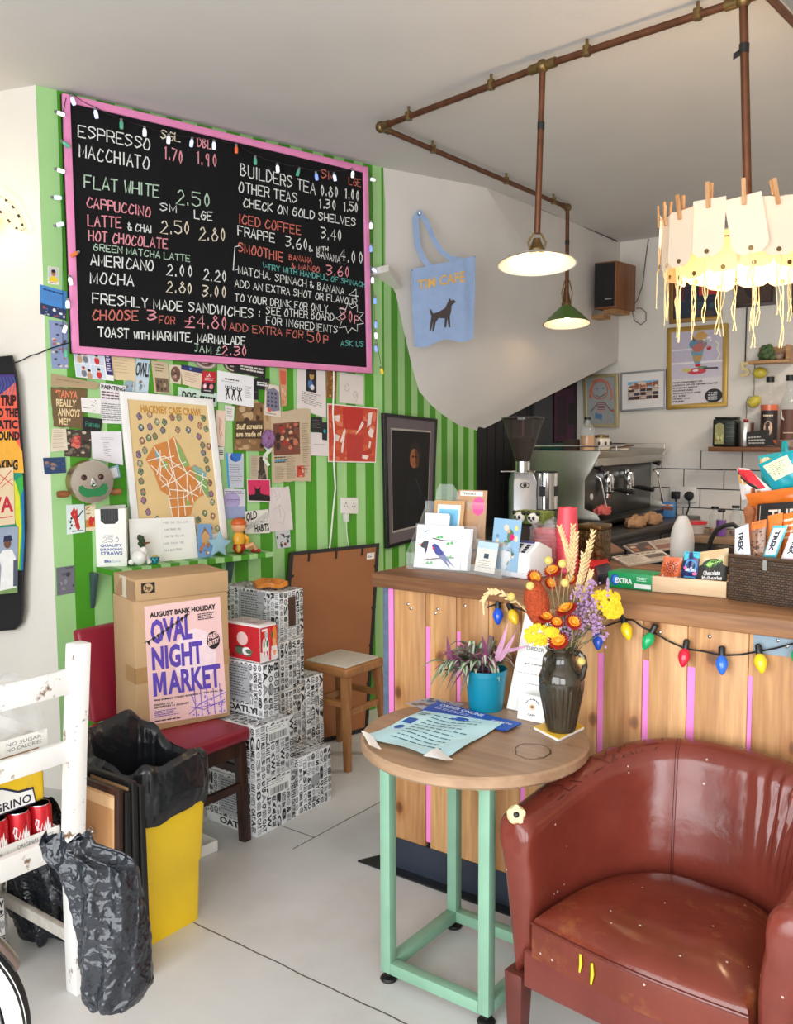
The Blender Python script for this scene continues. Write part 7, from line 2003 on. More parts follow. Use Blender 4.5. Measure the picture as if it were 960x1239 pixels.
# bronze tin, cups
q = onC(656,688); q = V((q.x+.095, q.y+.24, CZ))
tn = thing('bronze_tin', 'square dark bronze embossed tin behind the card terminal', 'tin', q)
mb = MB(); mb.bx(q.x-.05,q.x+.05,q.y-.05,q.y+.05,q.z,q.z+.13); mb.build('tin_body', mat((96,72,40), .4, .7, .45, 40, bump=.6, bsc=60, name='embossed_bronze'), tn, bevel=.008)
mb = MB(); mb.bx(q.x-.052,q.x+.052,q.y-.052,q.y+.052,q.z+.13,q.z+.15); mb.build('tin_lid', mat((112,86,50), .35, .8, .3, 40, name='bronze_lid'), tn, bevel=.006)
c = ony(666,652, q.y-.054)
mb = MB(); mb.ball(V((c.x-.03, q.y-.02, q.z+.162)), .0125, (1,1,.9), 10, 7); mb.ball(V((c.x-.022, q.y-.022, q.z+.176)), .007, n=8, m=6); mb.tube([V((c.x-.016,q.y-.023,q.z+.176)), V((c.x-.009,q.y-.024,q.z+.175))], [.003,.001], 5)
o = mb.build('toy_duck', mat((226,210,120), .5, name='pale_yellow')); tag(o, 'tiny pale yellow duck on the bronze tin', 'ornament')
cp = onC(686,692); cp.z = CZ; cd = math.hypot(cp.x, cp.y)
rad = 12.5/1100*cd
RC = mat((226,78,92), .4, name='red_paper_cup', var=.04)
ztop = atd(685,614,cd).z
z = CZ; nc_ = int((ztop-.1-CZ)/.014)
for k in range(nc_+1):
    zk_ = CZ+.014*k
    b0_ = V((cp.x, cp.y, zk_)); hk_ = .1 if k < nc_ else ztop-zk_
    mb = MB(); mb.lathe([(rad*1.10,0),(rad*1.12,.002),(rad*1.12,.006),(rad*1.06,.0065),(rad*.9,hk_),(rad*.84,hk_),(rad*.82,hk_-.006),(0,hk_-.006)], b0_, 28, cap=False)
    mb.lathe([(rad*1.08,0),(rad*1.045,.0065),(rad*.90,hk_-.008),(0,hk_-.008)], b0_, 28, cap=False)
    o = mb.build('paper_cup', RC, weld=False); tag(o, 'red upside-down paper cup on top of the stack behind the dried flowers' if k == nc_ else 'red paper cup nested under the top cup of the stack behind the dried flowers', 'cup', 'red cups in the tall stack')
mb = MB()
c2 = cp-RT*.1+V((0,.055,0))+V((0,0,0))
mb.lathe([(0,0)]+[(.046+(.003 if k % 2 else 0), .0065*k) for k in range(22)]+[(.043,.15),(0,.15)], c2, 24)
o2 = thing('cup_pack', 'pack of red cups inside crumpled clear plastic, left of the tall red cup stack', 'pack of cups', c2)
mb.build('cups', mat((206,70,84), .4, name='red_paper_cup_wrapped', var=.06), o2)
mb = MB(); mb.grid(lambda u, v: c2+V((math.cos(2*PI*u)*(.055+.006*math.sin(9*u*6.28+v*8)), math.sin(2*PI*u)*(.055+.006*math.sin(7*u*6.28-v*9)), .17*v+.02*math.sin(5*u*6.28)*v)), 40, 14, cu=True); mb.build('plastic_sleeve', FILM, o2)
# sugar and spice scatter: flat things right of the flowers
def flat(name, label, cat, px, z, h, m, draw=None, bevel=0):
    q = [onC(x, y, z) for x, y in px]
    mb = MB(); mb.prism([V((p.x,p.y,HCt+z)) for p in q], (0,0,h)); o = mb.build(name, m, bevel=bevel); tag(o, label, cat)
    if draw:
        p = Print(Sheet(*[V((p.x,p.y,HCt+z+h)) for p in q])); draw(p); p.build('printing', o)
    return o
flat('folded_newspaper', 'folded newspaper lying on the counter behind the gum boxes', 'newspaper', [(740,676),(800,668),(815,677),(760,686)], .001, .008, mat((196,186,174), .8, name='newsprint', var=.06, sc=40), lambda p: (p.lines(.05,.08,.95,.2,1,K0,.7), p.lines(.05,.28,.5,.95,9,(110,104,100),.4), p.rect(.55,.3,.95,.7,(90,80,76)), p.lines(.55,.75,.95,.95,3,(110,104,100),.4)))
flat('brown_folder', 'brown paper folder on the counter behind the dried flowers', 'folder', [(690,664),(740,658),(756,668),(700,676)], .001, .006, mat((120,86,62), .7, name='brown_paper', var=.1))
flat('red_notebook', 'bright red notebook beside the dark gum boxes on the counter', 'notebook', [(700,684),(732,678),(738,688),(704,696)], .001, .02, mat((206,34,40), .5, name='red_cover', var=.05))
flat('magazine', 'spread magazine with dark pictures lying on the far side of the counter', 'magazine', [(754,662),(812,652),(822,664),(768,672)], .001, .008, mat((176,158,146), .5, name='magazine', var=.06, sc=16), lambda p: (p.rect(.03,.05,.48,.95,(70,54,50)), p.blobs(.05,.1,.46,.9,10,[(150,90,60),(196,170,150),(40,34,40)],.1,.15), p.lines(.54,.1,.96,.5,6,(120,110,104),.4), p.rect(.54,.55,.96,.95,(120,80,66))))
# gum boxes
ga, gb = onC(736,710), onC(789,716); ga.z = gb.z = CZ; d6, n6 = facing(ga, gb); W6 = (gb-ga).length
gh = (hit(737,691,ga,n6)-ga).z
gm = thing('gum_box', 'long green and white chewing gum box on the counter edge', 'gum box', (ga+gb)/2)
mb = MB(); mb.ob(ga, d6*W6, -n6*.09, (0,0,gh)); mb.build('carton', mat((16,150,84), .35, name='green_carton', var=.03), gm, bevel=.002)
sh = Sheet(ga+V((0,0,gh)), ga+d6*W6+V((0,0,gh)), ga+d6*W6, ga); p = Print(sh, .0008)
p.circ(.16,.5,.1,.36,(24,70,170)); p.circ(.18,.5,.075,.28,(60,130,214)); p.text('EXTRA',.17,.34,.56,.68,(236,244,240),.04); p.lines(.66,.2,.92,.5,3,(200,236,214),.5,.2); p.rect(.6,.62,.98,.9,(232,238,236)); p.build('lettering', gm)
flat('gum_box', 'dark navy gum box left of the green and white one', 'gum box', [(720,697),(736,692),(742,702),(724,709)], .001, .035, mat((30,30,54), .35, name='navy_carton', var=.1), bevel=.003)
# wooden snack tray
sa, sb = onC(789,716), onC(879,724); sa.z = sb.z = CZ; d7, n7 = facing(sa, sb); W7 = (sb-sa).length; s_h = (hit(790,697,sa,n7)-sa).z
PWD = wood((206,170,128),(232,204,168),'X',8,.6,name='birch_ply',seed=4)
sn = thing('snack_tray', 'pale plywood tray holding snack pouches beside the wicker basket', 'tray', (sa+sb)/2)
mb = MB(); mb.ob(sa, d7*W7, -n7*.01, (0,0,s_h)); mb.build('front_board', PWD, sn, bevel=.0015)
mb = MB(); mb.ob(sa-n7*.011, d7*W7, -n7*.12, (0,0,.006)); mb.ob(sa-n7*.132, d7*W7, -n7*.008, (0,0,s_h)); mb.ob(sa-n7*.011+V((0,0,.007)), d7*.008, -n7*.12, (0,0,s_h-.01)); mb.ob(sa+d7*(W7-.008)-n7*.011+V((0,0,.007)), d7*.008, -n7*.12, (0,0,s_h-.01)); mb.build('tray_body', PWD, sn)
def pouch(name, label, cat, px, z0, plane_o, col, draw, thick=.012, nn=None, puff=1.0, rough=.3, group=None):
    """pillow packet standing on edge: px = TL,TR,BR,BL"""
    nv = nn or n7
    q = [hit(x, y, plane_o, nv) for x, y in px]
    for k in (2,3):
        if z0 is not None: q[k].z = max(q[k].z, z0)
    sh = Sheet(*q)
    def g(u, v, s):
        e = (max(0, math.sin(PI*u))*max(0, math.sin(PI*min(1,max(0,(v-.06)/.88)))))**.5
        return sh.P(u, v, s*thick*puff*e+ .0004*s + .12*thick*math.sin(9*u+7*v)*e+.1*thick*math.sin(17*u-5*v)*e)
    mb = MB(); mb.grid(lambda u, v: g(u, v, 1), 16, 16); mb.grid(lambda u, v: g(u, v, -1), 16, 16)
    o = mb.build(name, mat(col, rough, name='pouch_film', var=.05, coat=.2), ang=70); tag(o, label, cat, group)
    if draw:
        p = Print(PxSheet(lambda u, v: g(u, v, 1), sh.n, (sh.w+sh.h)/2), .0006); draw(p); p.build('printing', o)
    return o
po_ = sa-n7*.05
def d_om(p):
    p.ring(.5,.42,.26,.2,.2,(120,44,24)); p.ring(.5,.42,.16,.12,.3,(120,44,24)); p.circ(.5,.42,.05,.04,(120,44,24))
    for i in range(14): a = 2*PI*i/14; p.line([(.5+.3*math.cos(a),.42+.22*math.sin(a)),(.5+.38*math.cos(a),.42+.28*math.sin(a))],.003,(120,44,24))
    p.pen('Onest',.08,.72,.9,.9,(246,236,226),.004)
pouch('snack_pouch', 'orange pouch with a brown sun emblem, left in the plywood tray', 'snack pouch', [(804,673),(827,675),(820,706),(797,704)], HCt+.007, po_, (214,104,60), d_om, .01)
def d_bl(p): p.poly([(.0,.0),(.3,.0),(.3,.2),(.05,.3)],(70,190,214)); p.poly([(.5,.0),(1,.0),(1,.2),(.6,.15)],(70,190,214)); p.ring(.5,.42,.34,.2,.25,(60,150,220)); p.text('Good Seed',.2,.45,.8,.6,(240,240,250),.03); p.circ(.2,.5,.1,.05,(230,120,170)); p.circ(.75,.66,.12,.05,(230,120,170)); p.rect(.2,.75,.8,.8,(80,160,220))
pouch('snack_pouch', 'navy pouch with pink and turquoise art, middle of the plywood tray', 'snack pouch', [(829,667),(849,668),(846,708),(823,705)], HCt+.007, po_, (30,44,96), d_bl, .01)
def d_gr(p): p.poly([(.0,.45),(.3,.32),(.7,.34),(1,.5),(1,1),(0,1)],(52,50,44)); p.circ(.5,.38,.36,.14,(46,60,40)); p.poly([(.2,.4),(.45,.28),(.85,.28),(.7,.42),(.4,.48)],(126,196,70)); p.poly([(.25,.4),(.8,.3),(.4,.44)],(206,236,150)); p.text('Chocolate',.2,.58,.78,.72,(240,240,236),.03); p.text('Mulberries',.16,.74,.84,.86,(240,240,236),.03)
pouch('snack_pouch', 'cream and black chocolate mulberries pouch beside the wicker basket', 'snack pouch', [(848,668),(882,663),(880,708),(844,706)], HCt+.007, po_+n7*.004, (206,176,130), d_gr, .014)
# wicker basket
def wicker():
    m = bpy.data.materials.new('dark_wicker'); m.use_nodes = True; nt = m.node_tree; b = nt.nodes['Principled BSDF']
    tc = nt.nodes.new('ShaderNodeTexCoord')
    w1 = nt.nodes.new('ShaderNodeTexBrick'); w1.inputs['Scale'].default_value = 1
    mp = nt.nodes.new('ShaderNodeMapping'); mp.inputs['Rotation'].default_value = (math.radians(90),0,0)
    nt.links.new(tc.outputs['Object'], mp.inputs[0]); nt.links.new(mp.outputs[0], w1.inputs['Vector'])
    w1.inputs['Brick Width'].default_value = .012; w1.inputs['Row Height'].default_value = .007; w1.inputs['Mortar Size'].default_value = .0013; w1.inputs['Mortar Smooth'].default_value = .6
    w1.inputs['Color1'].default_value = lin((92,66,42))+(1,); w1.inputs['Color2'].default_value = lin((66,46,30))+(1,); w1.inputs['Mortar'].default_value = lin((26,17,12))+(1,)
    nt.links.new(w1.outputs['Color'], b.inputs['Base Color']); b.inputs['Roughness'].default_value = .5
    bp = nt.nodes.new('ShaderNodeBump'); bp.inputs['Strength'].default_value = .6; bp.inputs['Distance'].default_value = .004; bp.invert = True
    nt.links.new(w1.outputs['Fac'], bp.inputs['Height']); nt.links.new(bp.outputs[0], b.inputs['Normal'])
    return m
WK = wicker()
ba, bb = onC(881,725), onC(961,736); ba.z = bb.z = CZ; d8, n8 = facing(ba, bb); W8 = .40; b_h = (hit(882,671,ba,n8)-ba).z
wb = thing('wicker_basket', 'dark woven wicker basket full of snack bars on the counter', 'basket', ba+d8*W8/2-n8*.1)
D8 = .2
mb = MB()
mb.ob(ba, d8*W8, -n8*.008, (0,0,b_h)); mb.ob(ba-n8*(D8-.008), d8*W8, -n8*.008, (0,0,b_h)); mb.ob(ba-n8*.008, d8*.008, -n8*(D8-.016), (0,0,b_h)); mb.ob(ba+d8*(W8-.008)-n8*.008, d8*.008, -n8*(D8-.016), (0,0,b_h)); mb.ob(ba-n8*.008+d8*.008, d8*(W8-.016), -n8*(D8-.016), (0,0,.006))
mb.build('woven_body', WK, wb)
mb = MB()
for e in (n8*.001,): mb.tube([ba+e+V((0,0,b_h-.002)), ba+d8*W8+V((0,0,b_h-.002))], .006, 8); mb.tube([ba+e+V((0,0,b_h-.03)), ba+d8*W8+V((0,0,b_h-.03))], .003, 6); mb.tube([ba-n8*D8+V((0,0,b_h-.002)), ba+d8*W8-n8*D8+V((0,0,b_h-.002))], .006, 8)
mb.build('rim', mat((74,52,34), .5, name='wicker_rim', var=.2, sc=60), wb)
lq = hit(926,684,ba+n8*.004,n8); mb = MB(); mb.cb(lq, (.012,.004,.03), Matrix((d8, n8, V((0,0,1)))).transposed()); mb.build('clasp', STEEL, wb)
# snack bars in the basket
bo = ba-n8*.03
BG = 'snack bars in the wicker basket'
def trek(c1, c2):
    def f(p):
        p.rect(.12,.05,.88,.64,(236,238,238)); vs, fs_, _ = glyphs('TREK', .04)
        p._c((34,38,50)); p.mb.add([p.sh.P(.34+.34*y, .1+.46*x, p.e+.0006) for x, y in vs], fs_)
        p.rect(.1,.72,.9,.95,c2); p.blobs(.1,.74,.9,.94,5,[c2,(206,170,130),(150,100,70)],.2,.05); p.rect(.08,.68,.92,.71,c1)
    return f
for px, c, dr, lb, back in (([(890,640),(906,634),(910,690),(888,690)],(226,232,236),trek((170,200,60),(150,160,190)),'white and lime snack bar, leftmost in the wicker basket',.03),
  ([(910,632),(928,628),(926,690),(907,690)],(150,112,90),lambda p: (p.rect(0,0,1,.16,(238,120,40)), p.blobs(.06,.2,.94,.96,50,[(120,80,60),(206,180,150),(90,58,44),(170,126,96)],.09,.03)),'orange-capped clear seed bar in the wicker basket',.045),
  ([(936,636),(954,636),(934,690),(918,690)],(96,190,200),trek((60,150,160),(206,180,140)),'turquoise snack bar leaning in the wicker basket',.03),
  ([(957,645),(978,646),(960,690),(940,690)],(238,226,232),trek((200,60,120),(214,60,110)),'white and magenta snack bar leaning in the wicker basket',.022),
  ([(930,624),(948,620),(944,690),(925,690)],(236,128,44),lambda p: (p.rect(0,0,1,.25,(240,130,50)), p.blobs(.06,.3,.94,.95,30,[(120,80,60),(206,180,150)],.1,.04)),'orange-topped bar behind the turquoise bar',.07),
  ([(948,622),(968,618),(966,690),(946,690)],(238,122,40),lambda p: p.lines(.1,.1,.9,.5,4,(250,220,190),.4),'orange bar at the right edge of the frame in basket',.075),
  ([(974,640),(996,640),(985,690),(964,690)],(206,214,90),trek((120,170,60),(180,150,90)),'lime bar at the right end of the basket',.03)):
    pouch('snack_bar', lb, 'snack bar', px, CZ+.012, ba-n8*back, c, dr, .009, n8, group=BG)
# display carton with crisps behind the basket
xo = ba-n8*(D8+.075)
cbx = thing('crisp_box', 'orange display carton of crisp packets behind the wicker basket, with a black sign', 'display box', xo+d8*.2)
b1_, b2_ = hit(905,700,xo,n8), hit(1000,700,xo,n8)
zt_ = hit(930,592,xo,n8).z; a_ = V((b1_.x,b1_.y,CZ)); w9 = (V((b2_.x,b2_.y,0))-V((b1_.x,b1_.y,0))).length
mb = MB(); mb.ob(a_, d8*w9, -n8*.004, (0,0,zt_-CZ-.03)); mb.ob(a_-n8*.16, d8*w9, -n8*.004, (0,0,zt_-CZ)); mb.ob(a_-n8*.004, d8*.004, -n8*.156, (0,0,zt_-CZ)); mb.ob(a_+d8*(w9-.004)-n8*.004, d8*.004, -n8*.156, (0,0,zt_-CZ)); mb.build('carton', mat((190,98,44), .5, name='orange_carton', var=.08), cbx)
mb = MB(); q0, q1_, q2, q3 = [hit(x, y, xo+n8*.03, n8) for x, y in ((917,610),(1010,604),(1010,660),(914,655))]
mb.prism([q0,q1_,q2,q3], -n8*.004); sg = mb.build('black_sign', mat((36,32,32), .5, name='black_card'), cbx, bevel=.003)
p = Print(Sheet(q0,q1_,q2,q3), .0008); p.text('TURNIPS',.16,.16,.95,.5,(232,222,206),.02); p.rect(.04,.05,.05,.95,(190,170,140)); p.build('lettering', sg)
xo2 = xo-n8*.05
CG_ = 'crisp packets in the orange display carton'
pouch('crisp_packet', 'white and red crisp packet picturing crisps, leaning left in orange carton', 'crisp packet', [(892,566),(906,567),(941,598),(898,605)], None, xo2+n8*.015, (232,226,222), lambda p: (p.blobs(.05,.2,.7,.95,9,[(226,160,70),(206,130,50)],.16,.12), p.poly([(.0,.0),(1,.05),(1,.2),(.9,.75),(.75,.75)],(206,30,50)), p.poly([(.0,.12),(.3,.12),(.75,.75),(.6,.75)],(40,36,40))), .014, n8, group=CG_)
pouch('crisp_packet', 'big turquoise crisp packet with a cream information panel', 'crisp packet', [(918,562),(962,543),(985,585),(938,600)], None, xo2+n8*.03, (16,156,170), lambda p: (p.poly([(.1,.1),(.78,.05),(.8,.55),(.22,.62)],(226,230,196)), p.lines(.16,.16,.74,.5,7,(120,130,110),.3)), .013, n8, group=CG_)
pouch('crisp_packet', 'open turquoise packet rising behind, with golden crisps at its mouth', 'crisp packet', [(918,552),(955,545),(958,592),(924,596)], None, xo2-n8*.02, (40,160,166), lambda p: (p.blobs(.05,.0,.95,.3,7,[(226,176,110),(206,150,90),(240,210,170)],.15,.08)), .013, n8, group=CG_)
pouch('crisp_packet', 'narrow turquoise corner of a packet sticking up highest in orange carton', 'crisp packet', [(947,534),(953,533),(962,575),(942,575)], None, xo2-n8*.03, (0,140,140), None, .008, n8, group=CG_)
pouch('crisp_packet', 'orange crisp packet lying across the front of the display carton', 'crisp packet', [(902,598),(990,585),(995,612),(908,612)], None, xo+n8*.012, (214,110,34), None, .014, n8, group=CG_)
# wicker loop / brown paper beside the sign
mb = MB(); c = hit(908,622,xo+n8*.0,n8)
mb.ball(c, .022, (.9,.7,1.6), 12, 9, fn=lambda d: 1+.12*math.sin(14*d.z))
o = mb.build('raffia_bundle', mat((166,98,56), .7, name='raffia', var=.2, sc=60)); tag(o, 'small bundle of brown raffia left of the black sign', 'raffia')
# milk bottle
jc = onC(825,690); jd = 3.42
jc = atd(825,690,jd); jc.z = HCt+.001
jr = 13.5/1100*jd
jt = atd(825,624,jd).z-jc.z
jg = thing('milk_bottle', 'translucent plastic milk bottle with a green label standing behind the snack pouches', 'milk bottle', jc)
mb = MB(); mb.lathe([(0,0),(jr*.95,0),(jr,.01),(jr,jt*.5),(jr*.98,jt*.62),(jr*.86,jt*.76),(jr*.62,jt*.89),(jr*.42,jt*.97),(jr*.36,jt)], jc, 28); mb.build('bottle_body', mat((236,234,228), .35, 0, .03, alpha=.6, name='milky_plastic'), jg)
mb = MB(); mb.lathe([(jr*1.01,.005),(jr*1.01,.05)], jc, 28); mb.build('green_label', mat((20,110,60), .4, name='green_label'), jg)
# back counter along the inner wall
BKM = mat((26,25,26), .45, name='black_cabinet', var=.15, sc=6)
BT = .95
bxr = onx(800,640,-2.35).x
X0b, X1b = KC.x+.14, -2.22
Yb0 = 4.75
bc = thing('back_counter', 'black back-bar counter under the coffee machine, along the dark inner wall', 'counter', ((X0b+X1b)/2, 5.7, 0))
mb = MB(); mb.bx(X0b, X1b-.03, Yb0+.02, YB-.03, 0, BT-.04); mb.build('cabinet', BKM, bc, bevel=.004)
mb = MB(); mb.bx(X0b, X1b, Yb0, YB-.02, BT-.04, BT); mb.build('counter_top', mat((40,37,36), .35, name='dark_worktop', var=.15), bc, bevel=.004)
for k in range(3):
    mb = MB(); y = Yb0+.08+k*.6; mb.bx(X1b-.029, X1b-.012, y, y+.56, .12, BT-.07); d_ = mb.build('cabinet_door', BKM, bc, bevel=.004)
    mb = MB(); mb.tube([(X1b-.002, y+.08, BT-.14), (X1b-.002, y+.3, BT-.14)], .006, 8); mb.build('door_handle', BRASS, d_)
# side run under the tiles
BT2 = .86
b2x0, b2x1 = X1b+.02, .9
sb_ = thing('side_counter', 'pale back-bar worktop under the white tiles on the back wall', 'counter', (-1, YB-.3, 0))
mb = MB(); mb.bx(b2x0, b2x1, YB-.58, YB-.02, 0, BT2-.04); mb.build('cabinet', mat((64,58,54), .6, name='brown_cabinet', var=.1), sb_, bevel=.004)
mb = MB(); mb.bx(b2x0, b2x1, YB-.62, YB-.02, BT2-.04, BT2); mb.build('counter_top', mat((150,120,92), .5, name='pale_wood_top', var=.15), sb_, bevel=.004)
# espresso machine (front faces right, end panel towards us)
ESX = -2.44
pa = onx(727,546,ESX); pz = onx(808,556,ESX)
EY0 = pa.y; EY1 = min(YB-.1, pz.y); ET = pa.z
el = ony(640,541,EY0)
EX0 = max(el.x, KC.x+.16)
em = thing('espresso_machine', 'two-group stainless steel espresso machine on the black back counter', 'espresso machine', ((EX0+ESX)/2, (EY0+EY1)/2, BT))
SS = mat((176,172,162), .36, .85, .08, 5, name='machine_steel'); SSD = mat((92,90,86), .35, .9, .12, 5, name='dark_steel')
EB = BT+.001
XF = ESX-.12             # recessed splash back plane
mb = MB()                # end panel: top leans forward over the groups
prof = [(EX0,EB+.06),(EX0,ET),(ESX+.0,ET),(ESX-.06,ET-.12),(XF+.01,ET-.19),(XF+.01,EB+.13),(ESX-.02,EB+.10),(ESX+.0,EB+.06)]
for y in (EY0, EY1-.012):
    mb = MB(); mb.prism([V((x,y,z)) for x, z in prof], (0,.012,0)); mb.build('end_panel', SS, em, bevel=.002)
mb = MB(); mb.bx(EX0+.004, ESX-.03, EY0+.013, EY1-.013, ET-.1, ET-.004); mb.prism([V((ESX-.031,EY0+.013,ET-.004)), V((ESX-.005,EY0+.013,ET-.004)), V((ESX-.06,EY0+.013,ET-.1)), V((ESX-.08,EY0+.013,ET-.1))], (0,EY1-EY0-.026,0)); mb.build('upper_body', SS, em, bevel=.003)
mb = MB(); mb.bx(EX0+.004, XF, EY0+.013, EY1-.013, EB+.06, ET-.101); mb.build('splash_back', SSD, em, bevel=.003)
mb = MB(); mb.bx(EX0+.02, ESX+.03, EY0-.006, EY1, EB+.03, EB+.06); mb.build('drip_tray', mat((58,56,54), .35, .8, name='drip_tray_steel', var=.1), em, bevel=.003)
for x in (EX0+.06, ESX-.06):
    for y in (EY0+.06, EY1-.06):
        mb = MB(); mb.lathe([(.02,0),(.018,.03)], (x,y,EB-.0), 14); mb.build('foot', BLACKM, em)
for k, yy in enumerate((EY0+.27, EY0+.62)):
    gx = XF+.06
    mb = MB(); mb.lathe([(.0,-.0),(.035,.0),(.037,.05),(.03,.085),(0,.085)], (gx,yy,ET-.245), 24); mb.ob((XF,yy-.03,ET-.2), (.05,0,0), (0,.06,0), (0,0,.06)); g = mb.build('group_head', CHROME, em, bevel=.002)
    mb = MB(); mb.lathe([(.0,-.05),(.02,-.045),(.036,-.03),(.037,.0)], (gx,yy,ET-.246), 20); mb.tube([(gx,yy-.012,ET-.29),(gx,yy-.02,ET-.32)], .008, 8); mb.tube([(gx,yy+.012,ET-.29),(gx,yy+.02,ET-.32)], .008, 8); pf2 = mb.build('portafilter', CHROME, em)
    mb = MB(); mb.tube([(gx+.03,yy,ET-.262),(gx+.07,yy-.01,ET-.262),(gx+.19,yy-.03,ET-.275)], [.008,.014,.016], 10); mb.build('portafilter_handle', BLACK, pf2)
for yy in (EY0+.08, EY1-.1):
    mb = MB(); mb.tube([(XF+.05,yy,ET-.16),(XF+.085,yy,ET-.18),(XF+.09,yy+.01,ET-.22),(XF+.11,yy+.06,ET-.41)], .0075, 8); mb.build('steam_wand', CHROME, em)
    mb = MB(); mb.tube([(ESX-.07,yy,ET-.1),(ESX-.02,yy,ET-.115)], [.016,.02], 12); mb.build('steam_knob', BLACK, em)
mb = MB()
for k in range(3): mb.bx(ESX-.058, ESX-.052, EY0+.3+.14*k, EY0+.36+.14*k, ET-.075, ET-.03)
mb.build('buttons', BLACK, em)
mb = MB(); mb.lathe([(.022,0),(.022,.006),(.018,.008),(0,.008)], (XF,EY0+.13,EB+.2), 18, rot('Y',90)); mb.build('gauge', mat((210,206,200), .3, name='gauge_face'), em)
mb = MB(); mb.tube([(EX0+.02,EY0+.02,ET+.03),(ESX-.02,EY0+.02,ET+.03),(ESX-.02,EY1-.02,ET+.03),(EX0+.02,EY1-.02,ET+.03)], .005, 6)
for y in (EY0+.3, EY1-.02, EY0+.02): mb.tube([(ESX-.02,y,ET-.002),(ESX-.02,y,ET+.03)], .004, 6)
mb.build('cup_rail', CHROME, em)
# coral cloth and paper bags on the drip tray; dark portafilter at far end
def cloth(name, lab, cat, c, sx, sy, sz, m, seed):
    rnd = random.Random(seed); ph = [rnd.uniform(0,6) for _ in range(5)]
    mb = MB(); mb.ball(c, 1, (sx,sy,sz), 22, 12, fn=lambda d: 1+.12*math.sin(9*d.x+ph[0])+.1*math.sin(11*d.y+ph[1])+.08*math.sin(14*d.z+ph[2]+6*d.x))
    for v in mb.v: v.z = max(v.z, c[2]-sz*.5)
    o = mb.build(name, m, ang=70); tag(o, lab, cat); return o
cc_ = onx(727,623,ESX-.01)
cloth('cleaning_cloth', 'crumpled coral cleaning cloth on the espresso machine drip tray', 'cloth', V((ESX-.035, EY0+.13, EB+.108)), .04, .09, .04, mat((196,92,86), .9, name='coral_cloth', bump=.5, bsc=90), 3)
kb = mat((156,118,84), .8, name='kraft_paper', var=.12)
# grinder
gd = 5.05
gb_ = ony(632,640,Yb0+.14); gb_.z = BT+.0005
gs = math.hypot(gb_.x, gb_.y)/1100
def gzz(y): return atd(632,y,math.hypot(gb_.x,gb_.y)).z
gr_ = thing('coffee_grinder', 'silver coffee grinder with a large dark bean hopper in front of the espresso machine', 'coffee grinder', gb_)
vx = RT.copy(); vx.z = 0; vx.normalize(); vy = V((_f.x,_f.y,0)).normalized()
zt2, zn, zc = gzz(507), gzz(562), gzz(571)
GM = mat((176,178,182), .3, .6, .05, name='grinder_silver')
r_ = gs*14
mb = MB(); ring = lambda z, w, d2, o=0: [gb_+vx*a+vy*(b+o)+V((0,0,z-gb_.z)) for a, b in ((-w,-d2),(w,-d2),(w,d2),(-w,d2))]
loft(mb, [ring(gb_.z, r_*1.5, r_*1.8), ring(gb_.z+.06, r_*1.45, r_*1.7), ring(gb_.z+.07, r_*1.0, r_*1.5), ring(zc-.05, r_*1.0, r_*1.5), ring(zc, r_*.8, r_*1.2)])
mb.build('body', GM, gr_, bevel=.012, seg=3)
mb = MB(); mb.lathe([(r_*.62,0),(r_*.62,zn-zc+.02)], gb_+V((0,0,zc-gb_.z)), 24); mb.build('collar', CHROME, gr_)
mb = MB(); mb.bar(gb_+vx*-r_*1.9+V((0,0,zc-gb_.z+.004)), gb_+vx*r_*1.1+V((0,0,zc-gb_.z+.004)), .03, .006); mb.build('hopper_slide', CHROME, gr_)
HOP = mat((84,74,68), .08, 0, 0, alpha=.38, name='smoked_hopper')
zo = zn+.015
mb = MB(); mb.lathe([(r_*.6,0),(gs*25,zt2-zo),(gs*25.5,zt2-zo+.006)], gb_+V((0,0,zo-gb_.z)), 30); mb.build('hopper', HOP, gr_)
mb = MB(); mb.lathe([(gs*25.8,-.004),(gs*25.8,.008),(gs*22,.014),(0,.015)], gb_+V((0,0,zt2-gb_.z)), 30); mb.build('hopper_lid', mat((48,40,36), .1, alpha=.65, var=0, name='smoked_lid'), gr_)
mb = MB(); mb.lathe([(0,.001),(r_*.55,.002),(gs*17,(zt2-zo)*.55),(0,(zt2-zo)*.6)], gb_+V((0,0,zo-gb_.z)), 26); bn2 = mb.build('coffee_beans', mat((44,24,14), .5, name='beans', var=.4, sc=90, bump=.9, bsc=140), gr_); bn2['kind'] = 'stuff'
mb = MB(); mb.tube([gb_+V((0,0,zo-gb_.z+.02)), gb_+V((0,0,zt2-gb_.z+.01))], .006, 8); mb.build('hopper_rod', mat((120,50,40), .4, name='hopper_rod'), gr_)
dc = gb_+vx*gs*28-vy*r_*.3
mb = MB(); zd0, zd1 = gzz(615), gzz(572); mb.lathe([(gs*13.5,0),(gs*13.5,zd1-zd0)], dc+V((0,0,zd0-gb_.z)), 30); mb.build('doser', CHROME, gr_)
mb = MB(); mb.lathe([(gs*14.2,-.008),(gs*14.2,.0)], dc+V((0,0,zd0-gb_.z)), 30); mb.lathe([(gs*14,0),(gs*14,.008),(0,.01)], dc+V((0,0,zd1-gb_.z+.001)), 30); mb.build('doser_rim', BLACKM, gr_)
for aa in (-.5,.9):
    mb = MB()
    q = dc+(-vy*math.cos(aa)+vx*math.sin(aa))*gs*13.7+V((0,0,(zd0+zd1)/2-gb_.z)); R = (-vy*math.cos(aa)+vx*math.sin(aa)).to_track_quat('Z','Y').to_matrix(); mb.cb(q, (.035,.06,.004), R); mb.build('doser_window', BLACK, gr_)
ey = gb_-vy*(r_*1.53)+V((0,0,zc-gb_.z-.075)); R = (-vy).to_track_quat('Z','Y').to_matrix()
